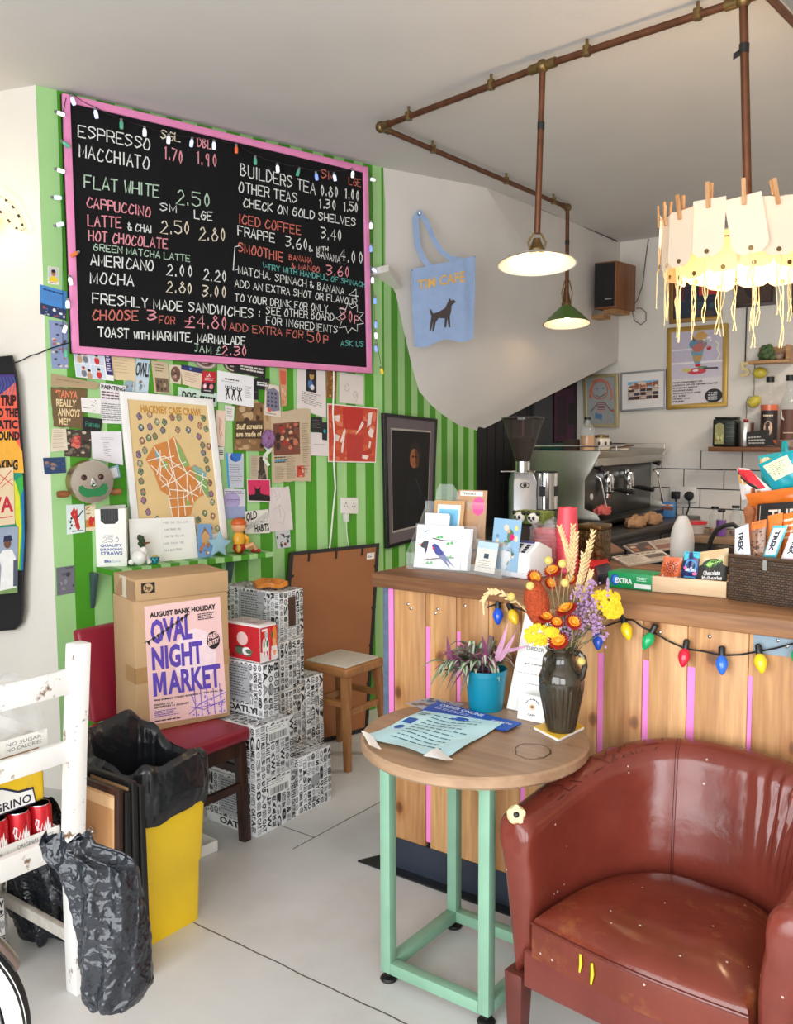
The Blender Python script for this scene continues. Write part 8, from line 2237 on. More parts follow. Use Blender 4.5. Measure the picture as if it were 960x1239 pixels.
mb = MB(); mb.grid(lambda u, v: ey+R@V(((.026+.006*(v-.5))*math.cos(2*PI*u), (.015+.006*(v-.5))*math.sin(2*PI*u), .002)), 24, 2, cu=True); mb.lathe([(.011,.001),(.011,.003),(0,.003)], ey, 18, R); mb.build('eye_emblem', BLACK, gr_)
# things on top of the machine
GLASS2 = mat((190,196,196), .05, 0, 0, alpha=.12, name='thin_clear_glass')
def bottle(name, lab, cat, base, r, h, m, capm_, label=None, neck=.35, group=None, nh=.3, liq=None):
    t = thing(name, lab, cat, base, group)
    mb = MB(); mb.lathe([(0,0),(r*.95,0),(r,.006),(r,h*(1-nh-.12)),(r*.7,h*(1-nh)),(r*neck,h*(1-nh*.7)),(r*neck,h*.96)], base, 24); mb.build('bottle_glass', m, t)
    mb = MB(); mb.lathe([(r*neck*1.25,h*.92),(r*neck*1.25,h),(0,h)], base, 18); mb.build('cap', capm_, t)
    if liq:
        mb = MB(); mb.lathe([(0,.006),(r*.9,.006),(r*.9,h*liq[1]),(0,h*liq[1])], base, 20); mb.build('liquid', liq[0], t)
    if label:
        vd2 = V((EYE.x-base.x, EYE.y-base.y, 0)).normalized(); a0 = math.atan2(vd2.y, vd2.x)
        mb = MB(); mb.grid(lambda u, v: base+V((r*1.012*math.cos(a0-1.0+2.0*u), r*1.012*math.sin(a0-1.0+2.0*u), h*(.1+.42*v))), 16, 2); lo_ = mb.build('label', label[0], t)
        p = Print(PxSheet(lambda u, v: base+V((r*1.02*math.cos(a0-.9+1.8*u), r*1.02*math.sin(a0-.9+1.8*u), h*(.1+.42*(1-v)))), vd2), .0005); label[1](p); p.build('label_print', t)
    return t
sb1 = onx(711,540,ESX-.22); q = ony(711,541,EY0+.12); q.z = ET+.001
bottle('syrup_bottle', 'small clear bottle with amber syrup on top of the espresso machine', 'bottle', q, .05, .22, GLASS, BLACK, liq=(mat((206,140,50), .2, name='amber_syrup'), .45), nh=.25)
q = ony(744,541,EY0+.28); q.x = min(q.x, ESX-.12); q.z = ET+.001
t_ = thing('sugar_jar', 'round patterned glass jar on top of the espresso machine', 'jar', q)
mb = MB(); mb.lathe([(0,0),(.05,0),(.065,.03),(.06,.075),(.045,.085)], q, 24); mb.build('jar_body', mat((206,196,180), .2, name='jar_glass', var=.1), t_)
mb = MB(); mb.lathe([(.05,.084),(.05,.1),(0,.105)], q, 22); mb.build('lid', BRASS, t_)
mb = MB()
for k in range(9):
    a = k*.7; mb.ball(q+V((.0645*math.cos(a), .0645*math.sin(a), .045)), .014, (.6,.6,1), 8, 5)
mb.build('pattern', mat((40,40,46), .4, name='dark_pattern'), t_)
q = ony(775,545,EY0+.45); q.z = ET+.001
for k in range(3):
    mb = MB(); R = rot('Z', 20+k*14); mb.cb(V((q.x-.19, q.y+.06, ET+.006+k*.011)), (.16,.2,.009), R)
    o = mb.build('booklet', mat([(206,196,180),(120,96,76),(70,60,54)][k], .7, name='booklet_paper')); tag(o, ['pale flat booklet at the bottom of the little pile on the coffee machine','brown booklet in the middle of the little pile on the coffee machine','dark booklet topmost of the little pile on the coffee machine'][k], 'booklet')
q = ony(665,542,EY0+.06); q.z = ET+.001
mb = MB(); mb.ball(q+V((0.02,0.06,.012)), 1, (.11,.09,.035), 20, 10, fn=lambda d: 1+.08*math.sin(8*d.x))
for v in mb.v: v.z = max(v.z, ET+.0015)
o = mb.build('folded_cloth', mat((24,64,56), .9, name='dark_green_cloth', bump=.4, bsc=80)); tag(o, 'dark green folded cloth on the left end of the coffee machine', 'cloth')
mb = MB(); q = ony(691,541,EY0+.06); mb.bx(q.x-.04,q.x+.04,EY0+.03,EY0+.11,ET+.001,ET+.075); o = mb.build('dark_tin', mat((60,46,40), .5, .3, name='dark_tin', var=.2)); tag(o, 'small dark square tin between green cloth and syrup bottle', 'tin')
# portafilter on the rail's far end and cable
q = onx(806,568,ESX+.05)
# blue packet & brown paper on back
q = ony(784,628,YB-.2); q.z = EB+.061
# dark doorway things on the black wall
dq = [onW(640,486,.03), onW(690,470,.03), onW(690,548,.03), onW(640,552,.03)]
sh = Sheet(onW(672,474,.03), onW(695,468,.03), onW(695,532,.03), onW(672,534,.03)); mb = MB(); sh.slab(mb, .01)
o = mb.build('purple_picture', mat((66,20,54), .6, name='purple_paint', var=.3, sc=10)); tag(o, 'dark purple picture on the black inner wall, left of the back wall', 'picture')
p = Print(sh); p.rect(.1,.1,.6,.9,(40,14,36)); p.rect(.7,.3,1,.7,(20,16,20)); p.build('picture', o)
sh = Sheet(onW(647,487,.03), onW(669,478,.03), onW(669,540,.03), onW(647,545,.03)); mb = MB(); sh.slab(mb, .02)
o = mb.build('grey_panel', mat((52,56,60), .6, name='grey_panel_paint')); tag(o, 'slim dark grey panel on the black inner wall behind the grinder', 'panel')
# pictures on the back wall
def framed(name, label, px, fcol, fwid, bg, draw, mount=None, thick=.022, metal=0, off=.026):
    sh = Sheet(*[onB(x, y, off) for x, y in px])
    t = thing(name, label, 'picture', (sh.c[2]+sh.c[3])/2)
    mb = MB(); frame_bars(mb, sh, fwid, thick); mb.build('frame', mat(fcol, .4, metal, name='picture_frame', var=.08), t, bevel=.002)
    mb = MB(); sh.off(-.006).slab(mb, .006); mb.build('sheet', mat(bg, .5, name='picture_sheet', var=.04), t)
    p = Print(sh.off(-.006), .001); draw(p); p.build('picture', t)
    return sh, t
def d_girl(p):
    p.rect(.1,.06,.9,.95,(158,162,160)); p.ring(.48,.3,.24,.18,.14,(190,110,90),24)
    for q in ([(.3,.18),(.2,.3),(.22,.45)],[(.28,.14),(.5,.09),(.7,.16),(.8,.3),(.82,.45),(.78,.48)],[(.33,.16),(.24,.28),(.18,.42)]): p.line(q,.014,(206,110,80))
    p.circ(.4,.27,.018,.012,K0,8); p.circ(.58,.27,.018,.012,K0,8); p.line([(.36,.39),(.46,.43),(.58,.4),(.66,.35)],.006,(120,70,60))
    p.poly([(.4,.52),(.62,.52),(.68,.72),(.36,.72)],(176,150,150))
    for k in range(5): p.line([(.4,.54+k*.03),(.62,.54+k*.03)],.004,(100,60,70))
    p.line([(.4,.56),(.2,.7)],.008,(110,80,80)); p.line([(.62,.55),(.78,.68),(.84,.68)],.008,(110,80,80)); p.circ(.84,.69,.04,.03,(190,90,70),8); p.poly([(.34,.72),(.54,.76),(.52,.86),(.32,.82)],(90,130,170))
framed('framed_drawing', "child's crayon drawing of a smiling red-haired girl in a pale gold frame", [(705,453.5),(748,451.5),(748.5,517),(707,517.5)], (196,178,136), .03, (170,172,168), d_girl, metal=.4)
def d_bldg(p):
    p.rect(.16,.26,.84,.34,(120,180,220)); p.poly([(.16,.4),(.3,.3),(.5,.33),(.84,.28),(.84,.72),(.16,.72)],(150,90,64))
    p.blobs(.17,.27,.83,.5,16,[(110,180,225),(190,110,70),(220,200,180),(90,60,50)],.07,.06)
    for i in range(3):
        for j in range(5): p.rect(.18+j*.135,.46+i*.09,.29+j*.135,.52+i*.09,[(60,46,42),(200,190,180),(40,60,80)][(i+j)%3])
    for j in range(6): p.rect(.165+j*.133,.27,.17+j*.133,.73,(240,236,230))
    for i in range(3): p.rect(.16,.42+i*.1,.84,.43+i*.1,(240,236,230))
framed('framed_photo', 'photo of terraced shop fronts in a wide white mount and slim silver frame', [(751,451),(806,446),(806,494.5),(751,498.5)], (170,170,172), .016, (232,228,224), d_bldg, metal=.6)
def d_ice(p):
    p.rect(.06,.03,.94,.63,(196,188,206)); p.rect(.06,.45,.94,.63,(206,198,212)); p.rect(.06,.43,.94,.455,(232,226,230)); p.rect(.06,.27,.5,.29,(226,220,226))
    p.poly([(.4,.3),(.62,.3),(.57,.43),(.54,.48),(.48,.48),(.45,.43)],(120,160,176)); p.poly([(.43,.36),(.6,.36),(.56,.43),(.46,.43)],(190,150,90)); p.circ(.46,.22,.09,.06,(96,140,170)); p.circ(.58,.22,.09,.06,(150,120,130)); p.circ(.52,.27,.1,.05,(190,110,100)); p.poly([(.44,.16),(.5,.08),(.6,.07),(.68,.12),(.62,.18)],(206,160,90)); p.line([(.4,.1),(.46,.18)],.012,(120,70,60)); p.circ(.7,.28,.04,.025,(200,50,60)); p.blobs(.6,.12,.74,.3,7,[(240,236,238),(150,180,150)],.04,.025)
    p.circ(.52,.48,.05,.02,(190,50,60)); p.circ(.5,.55,.16,.04,(206,70,84)); p.circ(.48,.54,.05,.015,(240,230,232)); p.circ(.33,.53,.08,.025,(206,196,120)); p.circ(.6,.51,.08,.02,(120,140,110)); p.line([(.62,.52),(.84,.525)],.012,(70,66,76)); p.line([(.8,.2),(.86,.24),(.83,.3),(.88,.36),(.84,.42)],.01,(236,226,190))
    for k, (t, w) in enumerate((('FOOD DEPARTMENT LIFE',.52),('LAUNCH OF ICE CREAM PALACE',.78),('SUNDAE SHOP',.44),('DOWNSTAIRS',.36),('AN EVENT FLAT LINES',.5),('AT 6PM',.22),('ON MAY 19TH',.3),('FREE',.2))): p.text(t,.1,.665+k*.033,.1+w*.95,.685+k*.033,K0,.03)
    p.circ(.78,.86,.145,.085,(44,44,46),24)
    for k in range(4): p.text(['THE','MOMENT','MOMENT','MOMENT'][k],.69,.815+k*.026,.84,.833+k*.026,(220,216,216),.03)
framed('framed_poster', 'tall ice cream sundae poster with black lettering in a gold frame', [(807.5,397),(881,391),(880,491.5),(807,496)], (186,150,74), .035, (222,214,216), d_ice, metal=.5)
def d_rb(p): p.rect(.05,.05,.95,.95,(36,44,60)); p.rect(.05,.3,.28,.6,(110,40,44)); p.rect(.58,.28,.95,.55,(190,44,44)); p.blobs(.1,.6,.9,.93,14,[(50,80,90),(30,60,70),(70,60,60)],.12,.08); p.rect(.3,.1,.55,.5,(56,50,64))
framed('framed_poster', 'dark red and blue poster above the sundae poster, behind the tag chandelier', [(810,322),(873,317),(873,386),(810,392)], (150,112,50), .03, (40,44,56), d_rb, metal=.5)
sh, t_ = framed('dark_plaque', 'dark brown wooden plaque high on the back wall with a hanging numeral below it', [(888,320),(939,316),(939,368),(888,373)], (58,38,28), .03, (70,48,36), lambda p: (p.circ(.45,.5,.2,.3,(40,28,24)), p.circ(.5,.55,.1,.15,(90,64,46))))
framed('framed_picture', 'picture with a dark frame at the far right edge of the back wall', [(957,344),(1004,338),(1004,372),(957,378)], (70,50,40), .03, (176,150,110), lambda p: p.blobs(.1,.1,.9,.9,8,[(120,90,60),(206,190,160)],.15,.15))
# numeral 5 on a chain
t_ = thing('hanging_numeral', 'brass numeral 5 hanging by a chain from the dark plaque', 'numeral', onB(901,456,.02))
mb = MB(); a, b = onB(904,373,.03), onB(902,437,.03)
for k in range(24): q = a.lerp(b, (k+.5)/24); mb.ball(q, 1, (.005,.004,.017), 6, 4)
mb.build('chain', BLACKM, t_)
sh = Sheet(onB(895.5,438,.03), onB(907.5,438,.03), onB(907.5,456,.03), onB(895.5,456,.03)); vs, fs_2, _ = glyphs('5', .03)
mb = MB(); a = [sh.P(x, 1-y) for x, y in vs]; N_ = len(a);
from collections import Counter
ed = Counter()
for f in fs_2:
    for i in range(len(f)): ed[frozenset((f[i], f[(i+1) % len(f)]))] += 1
mb.add(a+[q-V((0,-.014,0)) for q in a], [tuple(f) for f in fs_2]+[tuple(N_+i for i in f[::-1]) for f in fs_2]+[(tuple(e)[0], tuple(e)[1], N_+tuple(e)[1], N_+tuple(e)[0]) for e, c in ed.items() if c == 1])
mb.build('numeral', mat((232,208,150), .35, .35, name='brass_numeral'), t_)
# small corner shelf with plant and shell
sa_ = [onB(907,437,.17), onB(957,441,.17), onB(957,434,.0), onB(909,432,.0)]
zS_ = (sa_[0].z+sa_[1].z)/2
sx0, sx1 = onB(909,437,.1).x, onB(957,437,.1).x
sf = thing('small_shelf', 'little wooden tray shelf on the back wall right of the numeral', 'shelf', ((sx0+sx1)/2, YB-.1, zS_))
SW_ = wood((150,106,64),(190,146,98),'X',14,.5,name='shelf_wood',seed=6)
mb = MB(); mb.bx(sx0, sx1, YB-.17, YB-.002, zS_, zS_+.02); mb.build('shelf_board', SW_, sf, bevel=.002)
mb = MB(); mb.bx(sx0+.03, sx1, YB-.02, YB-.002, zS_+.021, zS_+.12); mb.bx(sx1-.018, sx1, YB-.17, YB-.021, zS_+.021, zS_+.12); mb.build('back_board', SW_, sf, bevel=.002)
q = onB(928,434,.1); q.z = zS_+.021
mb = MB()
for k in range(14): a = k*2.4; mb.ball(q+V((.04*math.cos(a)*(1-k/20), .03*math.sin(a)*(1-k/20), .02+.075*k/14)), .026, (1.1,.8,1), 8, 6)
for v in mb.v: v.z = max(v.z, zS_+.0212)
o = mb.build('green_ornament', mat((74,96,56), .6, name='succulent_green', var=.25, sc=30)); tag(o, 'knobbly green ornament on the little wooden tray shelf', 'ornament')
q = onB(943,434,.09); q.z = zS_+.021
mb = MB(); mb.ball(q+V((0,0,.028)), .03, (1.2,.9,.93), 14, 8, fn=lambda d: 1+.12*math.sin(8*d.x+6*d.z)); o = mb.build('shell', mat((170,140,120), .4, name='shell', var=.3, sc=30)); tag(o, 'small brown and white shell beside the green ornament', 'shell')
# lemons on a string
t_ = thing('lemon_lights', 'string of lemon-shaped lights hanging below the small shelf', 'string lights', onB(915,500,.02))
LEM = mat((206,190,70), .35, name='lemon_yellow', var=.08)
for x, y, an in ((920,451,20),(913,486,-15)):
    c = onB(x, y, .05); R = Matrix.Rotation(math.radians(an), 3, 'Y')
    mb = MB(); mb.lathe([(0,-.052),(.012,-.047),(.035,-.03),(.04,0),(.033,.03),(.014,.046),(0,.052)], c, 18, R@rot('Y',70)); mb.build('lemon', LEM, t_)
mb = MB(); mb.tube([onB(*q_) for q_ in [(914,441,.03),(913,455,.03),(913,472,.03),(912,480,.03),(906,480,.03),(903,488,.03),(904,498,.03),(903,508,.03)]], .0025, 5); mb.build('cord', mat((70,66,60), .5, name='grey_cord'), t_)
# wall shelf with tins and bottles
SO = .26
s0_, s1_ = onB(857,546,SO), onB(990,545,SO); zW = onB(900,541,SO).z
wsf = thing('bar_shelf', 'brown wooden shelf above the white tiles holding tins and bottles', 'shelf', ((s0_.x+s1_.x)/2, YB-SO/2, zW-.03))
mb = MB(); mb.bx(s0_.x, s1_.x, YB-SO, YB-.002, zW-.032, zW); mb.build('shelf_board', wood((96,58,34),(136,88,54),'X',12,.5,name='dark_shelf_wood',seed=8), wsf, bevel=.002)
for x in (s1_.x-.05,):
    mb = MB(); mb.bx(x, x+.02, YB-.2, YB-.002, zW-.05, zW-.033); mb.bx(x, x+.02, YB-.02, YB-.002, zW-.2, zW-.051); mb.build('bracket', BLACKM, wsf)
def onSh(x, o): q = onB(x, 541, o); return V((q.x, YB-o, zW+.001))
a, b = onSh(862.5,.2), onSh(891,.2); h_ = onB(870,507,.2).z-zW
tt2 = thing('tea_tin', 'black and green square tea tin with a floral panel on the bar shelf', 'tin', (a+b)/2)
mb = MB(); mb.bx(a.x, b.x-.01, YB-.21, YB-.06, zW+.001, zW+h_); mb.build('tin_body', mat((28,34,30), .35, name='black_tin', var=.2), tt2, bevel=.012, seg=3)
mb = MB(); mb.bx(a.x+.01, b.x-.01, YB-.2, YB-.07, zW+h_+.0005, zW+h_+.014); mb.build('tin_lid', mat((24,28,26), .35, name='tin_lid'), tt2, bevel=.004)
p = Print(Sheet((a.x,YB-.2105,zW+h_),(b.x,YB-.2105,zW+h_),(b.x,YB-.2105,zW),(a.x,YB-.2105,zW)), .001); p.circ(.3,.3,.2,.16,(150,150,100)); p.rect(.1,.2,.5,.9,(150,150,100)); p.blobs(.14,.3,.46,.8,9,[(190,80,50),(110,120,70),(200,190,130)],.08,.08)
for i in range(5):
    for j in range(7): p.circ(.62+j*.05, .15+i*.16, .015, .02, (90,110,80), 6)
p.build('floral_panel', tt2)
q = onSh(902,.13); r_2 = (onB(911,530,.13)-onB(891.5,530,.13)).length/2; h_ = onB(900,512,.13).z-zW
pt_ = thing('steel_pot', 'steel lidded pot with a red knob on the bar shelf', 'pot', q)
mb = MB(); mb.lathe([(0,0),(r_2*.97,0),(r_2,.005),(r_2,h_*.95),(r_2*.95,h_)], q, 30); mb.build('pot_body', STEEL, pt_)
mb = MB(); mb.lathe([(r_2*1.02,h_*.955),(r_2*1.0,h_*1.01),(r_2*.3,h_*1.06),(0,h_*1.06)], q, 30); mb.build('lid', STEEL, pt_)
mb = MB(); mb.lathe([(.008,h_*1.06),(.018,h_*1.09),(.016,h_*1.15),(0,h_*1.17)], q, 14); mb.build('knob', mat((170,30,34), .35, name='red_knob'), pt_)
sh = Sheet(onB(904,523,.23), onB(926,520,.23), onB(940,539.5,.22), onB(905,539.5,.22))
q3 = [V((p_.x,p_.y,max(p_.z,zW+.001))) for p_ in sh.c]
mb = MB(); mb.prism(q3, (0,.006,0)); o = mb.build('slate_tag', mat((40,38,38), .7, name='slate', var=.1)); tag(o, 'dark slate tag with chalked scrawl lying against the bottles on the bar shelf', 'slate')
p = Print(Sheet(*q3)); p.lines(.05,.35,.75,.95,3,(180,176,170),.5,.2); p.build('chalk_marks', o)
AM = mat((226,92,14), .1, name='amber_liqueur')
def d_l1(p): p.rect(0,0,1,1,(48,34,32)); p.circ(.45,.6,.25,.25,(206,170,140)); p.lines(.15,.15,.85,.26,1,(226,206,180)); p.blobs(.25,.42,.7,.8,6,[(150,100,70),(226,196,170),(90,60,50)],.12,.1)
q = onSh(930,.1); rb3 = (onB(941.5,500,.1)-onB(918.5,500,.1)).length/2;
bottle('syrup_bottle', 'tall bottle of amber syrup with a black cap on the bar shelf', 'bottle', q, rb3, onB(931,456,.1).z-zW, GLASS2, BLACK, label=(mat((44,34,32), .5, name='dark_label'), d_l1), liq=(AM, .6), neck=.34)
q = onSh(954,.1)
def d_l2(p): p.rect(0,.0,1,1,(86,50,40)); p.poly([(0,0),(.7,0),(.2,.35),(0,.3)],(226,222,216)); p.lines(.2,.75,.9,.82,1,(206,180,160))
bottle('syrup_bottle', 'tall nearly empty clear bottle right of the amber syrup bottle', 'bottle', q, rb3, onB(955,454,.1).z-zW, GLASS, BLACK, label=(mat((96,60,48), .5, name='brown_label'), d_l2), liq=(mat((150,100,60), .2, name='syrup_dregs'), .08), neck=.34)
# socket with two plugs
o, shk = socket(lambda x, y, o_: onB(x, y, o_+.013), [(811,589),(843,589),(843,608),(811,608)], 'white double socket with two black plugs on the back wall tiles', None)
for k, (x, y, rnd_) in enumerate(((818,599,0),(834,600,1))):
    t_ = thing('mains_plug', ['square black plug on the left of the tiled wall socket','round black plug on the right of the tiled wall socket'][k], 'plug', onB(x,y,.04))
    c = onB(x, y, .045); mb = MB()
    if rnd_: mb.lathe([(.034,-.018),(.034,.01),(.026,.018),(0,.018)], c, 18, rot('X',90))
    else: mb.cb(c, (.06,.036,.055))
    mb.build('plug_body', BLACK, t_, bevel=.004)
    mb = MB(); mb.tube([c+V((0,0,-.02)), onB(x+.5,612,.05), onB(x+(1 if k == 0 else -4),626,.06), onB(x+(2 if k == 0 else -6),640,.06)], .006, 6); mb.build('flex', BLACK, t_)
# bottles and odds on the tiled counter
def onP(x, y, o): q = onB(x, y, o); q.z = BT2+.001; return q
for x, ytop, r, lab, m, lq in ((865,613,.038,'clear bottle with black cap standing left of the purple one, below the tiles',GLASS,(mat((190,120,80), .3, name='pink_dregs'),.2)),(873,617,.036,'bottle of purple liquid with a black cap on the tiled counter',GLASS2,(mat((104,20,140), .2, name='purple_liquid'),.62)),(890,612,.038,'clear bottle with black cap right of the purple one, below the tiles',GLASS,(mat((150,100,90), .3, name='faint_liquid'),.15))):
    q = onP(x, 640, .36 if x != 873 else .5)
    d_o = YB-q.y; h_ = ony(x, ytop, q.y).z-BT2
    bottle('juice_bottle', lab, 'bottle', q, r, h_, m, BLACK, liq=lq, neck=.55, nh=.25)
q = onP(840, 640, .42); q.z += .002; h_ = ony(840,631,q.y).z-BT2
t_ = thing('red_lid_tub', 'clear tub with a red lid behind the milk bottle', 'tub', q)
mb = MB(); mb.lathe([(0,0),(.075,0),(.085,h_*.8)], q, 22); mb.build('tub', mat((206,196,190), .3, alpha=.7, name='cloudy_plastic'), t_)
mb = MB(); mb.lathe([(.09,h_*.8),(.09,h_),(0,h_)], q, 22); mb.build('lid', mat((196,34,40), .35, name='red_lid'), t_)
# black jug with arched handle
ky = 3.27
t_ = thing('black_kettle', 'black kettle with an arched handle behind the snack bars', 'kettle', V((ony(880,660,ky).x, ky, HCt+.001)))
mb = MB(); kx = ony(878,660,ky).x; hk = ony(876,660,ky).z-HCt
mb.lathe([(0,0),(.045,0),(.048,hk*.2),(.042,hk*.8),(.03,hk*.95),(0,hk)], (kx,ky,HCt+.001), 26); mb.build('kettle_body', mat((60,44,36), .35, .4, name='dark_kettle', var=.15), t_)
mb = MB(); mb.tube([ony(857,664,ky), ony(861,652,ky), ony(868,641,ky), ony(878,636,ky), ony(888,634.5,ky), ony(895,640,ky), ony(897,652,ky)], .0085, 8); mb.build('handle', BLACK, t_)
# blue packet and paper bags at the machine's far end
q = onP(791, 620, .25)
q.x += .11
mb = MB(); mb.bx(q.x-.035, q.x+.05, q.y-.03, q.y+.03, BT+.001, ony(791,607,q.y).z); o = mb.build('tea_box', mat((70,130,190), .5, name='blue_carton', var=.1), bevel=.003); tag(o, 'small blue and brown packet beside the far end of the coffee machine', 'packet')
p = Print(Sheet((q.x-.035,q.y-.03,ony(791,607,q.y).z),(q.x+.05,q.y-.03,ony(791,607,q.y).z),(q.x+.05,q.y-.03,BT),(q.x-.035,q.y-.03,BT))); p.rect(0,.12,1,.22,(226,206,196)); p.rect(0,.3,1,.5,(130,80,60)); p.circ(.5,.2,.2,.08,(206,130,100)); p.build('picture', o)
hq = onx(768,642,X1b-.03)
for k, (yy, lab) in enumerate(((EY0+.28,'crumpled brown paper bag on the black counter in front of the coffee machine, left'),(EY0+.55,'longer crumpled brown paper bag in front of the coffee machine, right'))):
    cloth('paper_bag', lab, 'bag', V((X1b-.09, yy, BT+.027)), .06, .09+.05*k, .05, kb, 40+k)
# speaker, tote bag, pipes and lamps
# loudspeaker on the overhanging wall
sp = onx(735,350,XB+.02)
sy = onx(717,345,XB+.03).y
A = ony(720,318,sy); B_ = ony(746,315,sy); zt3, zb3 = ony(746,315,sy).z, ony(746,372,sy).z
ls = thing('loudspeaker', 'brown wooden loudspeaker with black grille on a small bracket near the back corner', 'speaker', (A+B_)/2+V((0,.1,-.3)))
fl0 = V((A.x, sy+.0, zb3)); fr0 = V((B_.x, sy-.0, zb3))
db = (ony(770,379,sy+.3)-ony(746,379,sy)); db.z = 0
hS = zt3-zb3
mb = MB(); mb.ob(fl0, fr0-fl0, db, (0,0,hS)); mb.build('cabinet', wood((104,62,34),(146,94,56),'Z',14,.45,name='speaker_veneer',seed=12), ls, bevel=.003)
nf = (fr0-fl0).cross(V((0,0,1))).normalized()
if nf.dot(EYE-fl0) < 0: nf = -nf
mb = MB(); mb.ob(fl0+(fr0-fl0)*.04+V((0,0,.012))+nf*.001, (fr0-fl0)*.92, nf*.014, (0,0,hS-.024)); mb.build('grille', mat((30,27,28), .85, name='grille_cloth', bump=.3, bsc=300), ls, bevel=.003)
mb = MB(); q = fl0+(fr0-fl0)*.55+nf*.0155+V((0,0,.06)); mb.ob(q, (fr0-fl0).normalized()*.05, nf*.002, (0,0,.008)); mb.build('badge', STEEL, ls)
mb = MB(); mb.ob(fl0+db*.15+(fr0-fl0)*.3-V((0,0,.03)), (fr0-fl0)*.6, db*.7, (0,0,.029)); mb.ob(V((XB+.001, fl0.y+.06, fl0.z-.06)), V((fl0.x-XB+.05,0,0)), (0,.12,0), (0,0,.029)); mb.build('bracket', wood((150,104,60),(186,140,90),'X',14,.5,name='bracket_wood'), ls)
pts = [onB(785,289,.02), onB(782,310,.02), onB(778,345,.02), onB(772,362,.03), onB(765,374,.03), onB(768,388,.03), onB(776,393,.03), onB(782,388,.03), onB(782,378,.03), onB(776,373,.03), onB(770,373,.05)]
mb = MB(); mb.tube(pts, .0035, 6); o = mb.build('speaker_cable', mat((96,92,90), .6, name='grey_cable')); tag(o, 'thin grey cable looping down the back wall to the speaker', 'cable')
mb = MB(); mb.tube([onx(x, y, XB+.004) for x, y in [(589,226),(620,238),(660,255),(700,271),(747,292)]], .004, 6); o = mb.build('ceiling_cable', BLACKM); tag(o, 'dark cable along the ceiling edge above the stair plaster', 'cable')
# tote bag hung on the stair plaster
def sp_(x, y, e=0):          # point just off the plaster as seen at a pixel
    best = None
    for i in range(61):
        for j in range(41):
            p = soff(i/60, j/40); v = p-EYE; w = v.dot(_f)
            dx = CX+F*v.dot(RT)/w-x; dy = CY-F*v.dot(UP)/w-y
            k = dx*dx+dy*dy
            if best is None or k < best[0]: best = (k, p, w)
    d = ray(x, y)
    return EYE+d*((best[2]-e)/d.dot(_f))
nail = sp_(508,258,.01)
pN = nail; wN = (pN-EYE).dot(_f)
def tp_(x, y, e=0):
    d = ray(x, y); return EYE+d*((wN-.04-e)/d.dot(_f))
tb2 = thing('tote_bag', 'pale blue cotton tote bag with gold lettering and a dark dog, hung on the plaster', 'tote bag', tp_(536,412))
TOT = mat((146,168,204), .85, name='blue_cotton', var=.06, sc=14, bump=.25, bsc=40)
def tote(u, v, s=1):
    tl, tr3, br3, bl3 = (498,326),(575,309.5),(573.5,409),(501,419)
    x = (tl[0]*(1-u)+tr3[0]*u)*(1-v)+(bl3[0]*(1-u)+br3[0]*u)*v; y = (tl[1]*(1-u)+tr3[1]*u)*(1-v)+(bl3[1]*(1-u)+br3[1]*u)*v
    y += 3*math.sin(3*PI*u)*v*v; x += 1.2*math.sin(4*v)*(u-.5)
    bul = .022*math.sin(PI*min(1,u*1.02))*math.sin(PI*(.12+.8*v))*(1 if s > 0 else .3)
    wr2 = .006*math.sin(8*u+6*v)*v+.008*math.exp(-((u-.78-.1*v)/.05)**2)
    return tp_(x, y, s*bul+(wr2 if s > 0 else 0))
mb = MB(); mb.grid(lambda u, v: tote(u, v), 30, 26); mb.grid(lambda u, v: tote(u, v, -1), 30, 26); mb.build('cloth_body', TOT, tb2, ang=70)
p = Print(PxSheet(lambda u, v: tote(u, v), -_f), .004)
p.text('TIM CAFE',.1,.16,.84,.29,(222,170,78),.018,rise=.0)
p.build('lettering', tb2)
p = Print(PxSheet(lambda u, v: tote(u, v), -_f), .004); DG = (52,38,34)
p.poly([(.3,.56),(.33,.62),(.42,.62),(.52,.59),(.58,.5),(.6,.46),(.62,.5),(.66,.49),(.7,.52),(.63,.56),(.62,.64),(.6,.7),(.61,.84),(.58,.84),(.56,.72),(.54,.84),(.51,.84),(.52,.72),(.42,.7),(.37,.74),(.34,.84),(.31,.84),(.33,.72),(.29,.82),(.26,.82),(.29,.7),(.3,.65)],DG); p.poly([(.3,.64),(.27,.56),(.29,.55),(.33,.62)],DG)
p.build('dog_print', tb2)
mb = MB()
def strap(px, wd):
    pts = [tp_(x, y, .0) for x, y in px]; n_ = -_f
    ribbon(mb, pts, wd, n_)
mb = MB(); strap([(519,322),(512,312),(506,298),(504,280),(503,264),(508,257)], .034); mb.build('strap', TOT, tb2, weld=False)
mb = MB(); strap([(508,258),(516,268),(524,288),(534,304),(546,313),(556,314)], .03)
mb.build('strap', TOT, tb2, weld=False)
mb = MB(); mb.tube([nail+_f*.0, tp_(508,258,.02)], .004, 8); o = mb.build('nail', STEEL); tag(o, 'nail in the plaster holding the tote bag straps', 'nail')
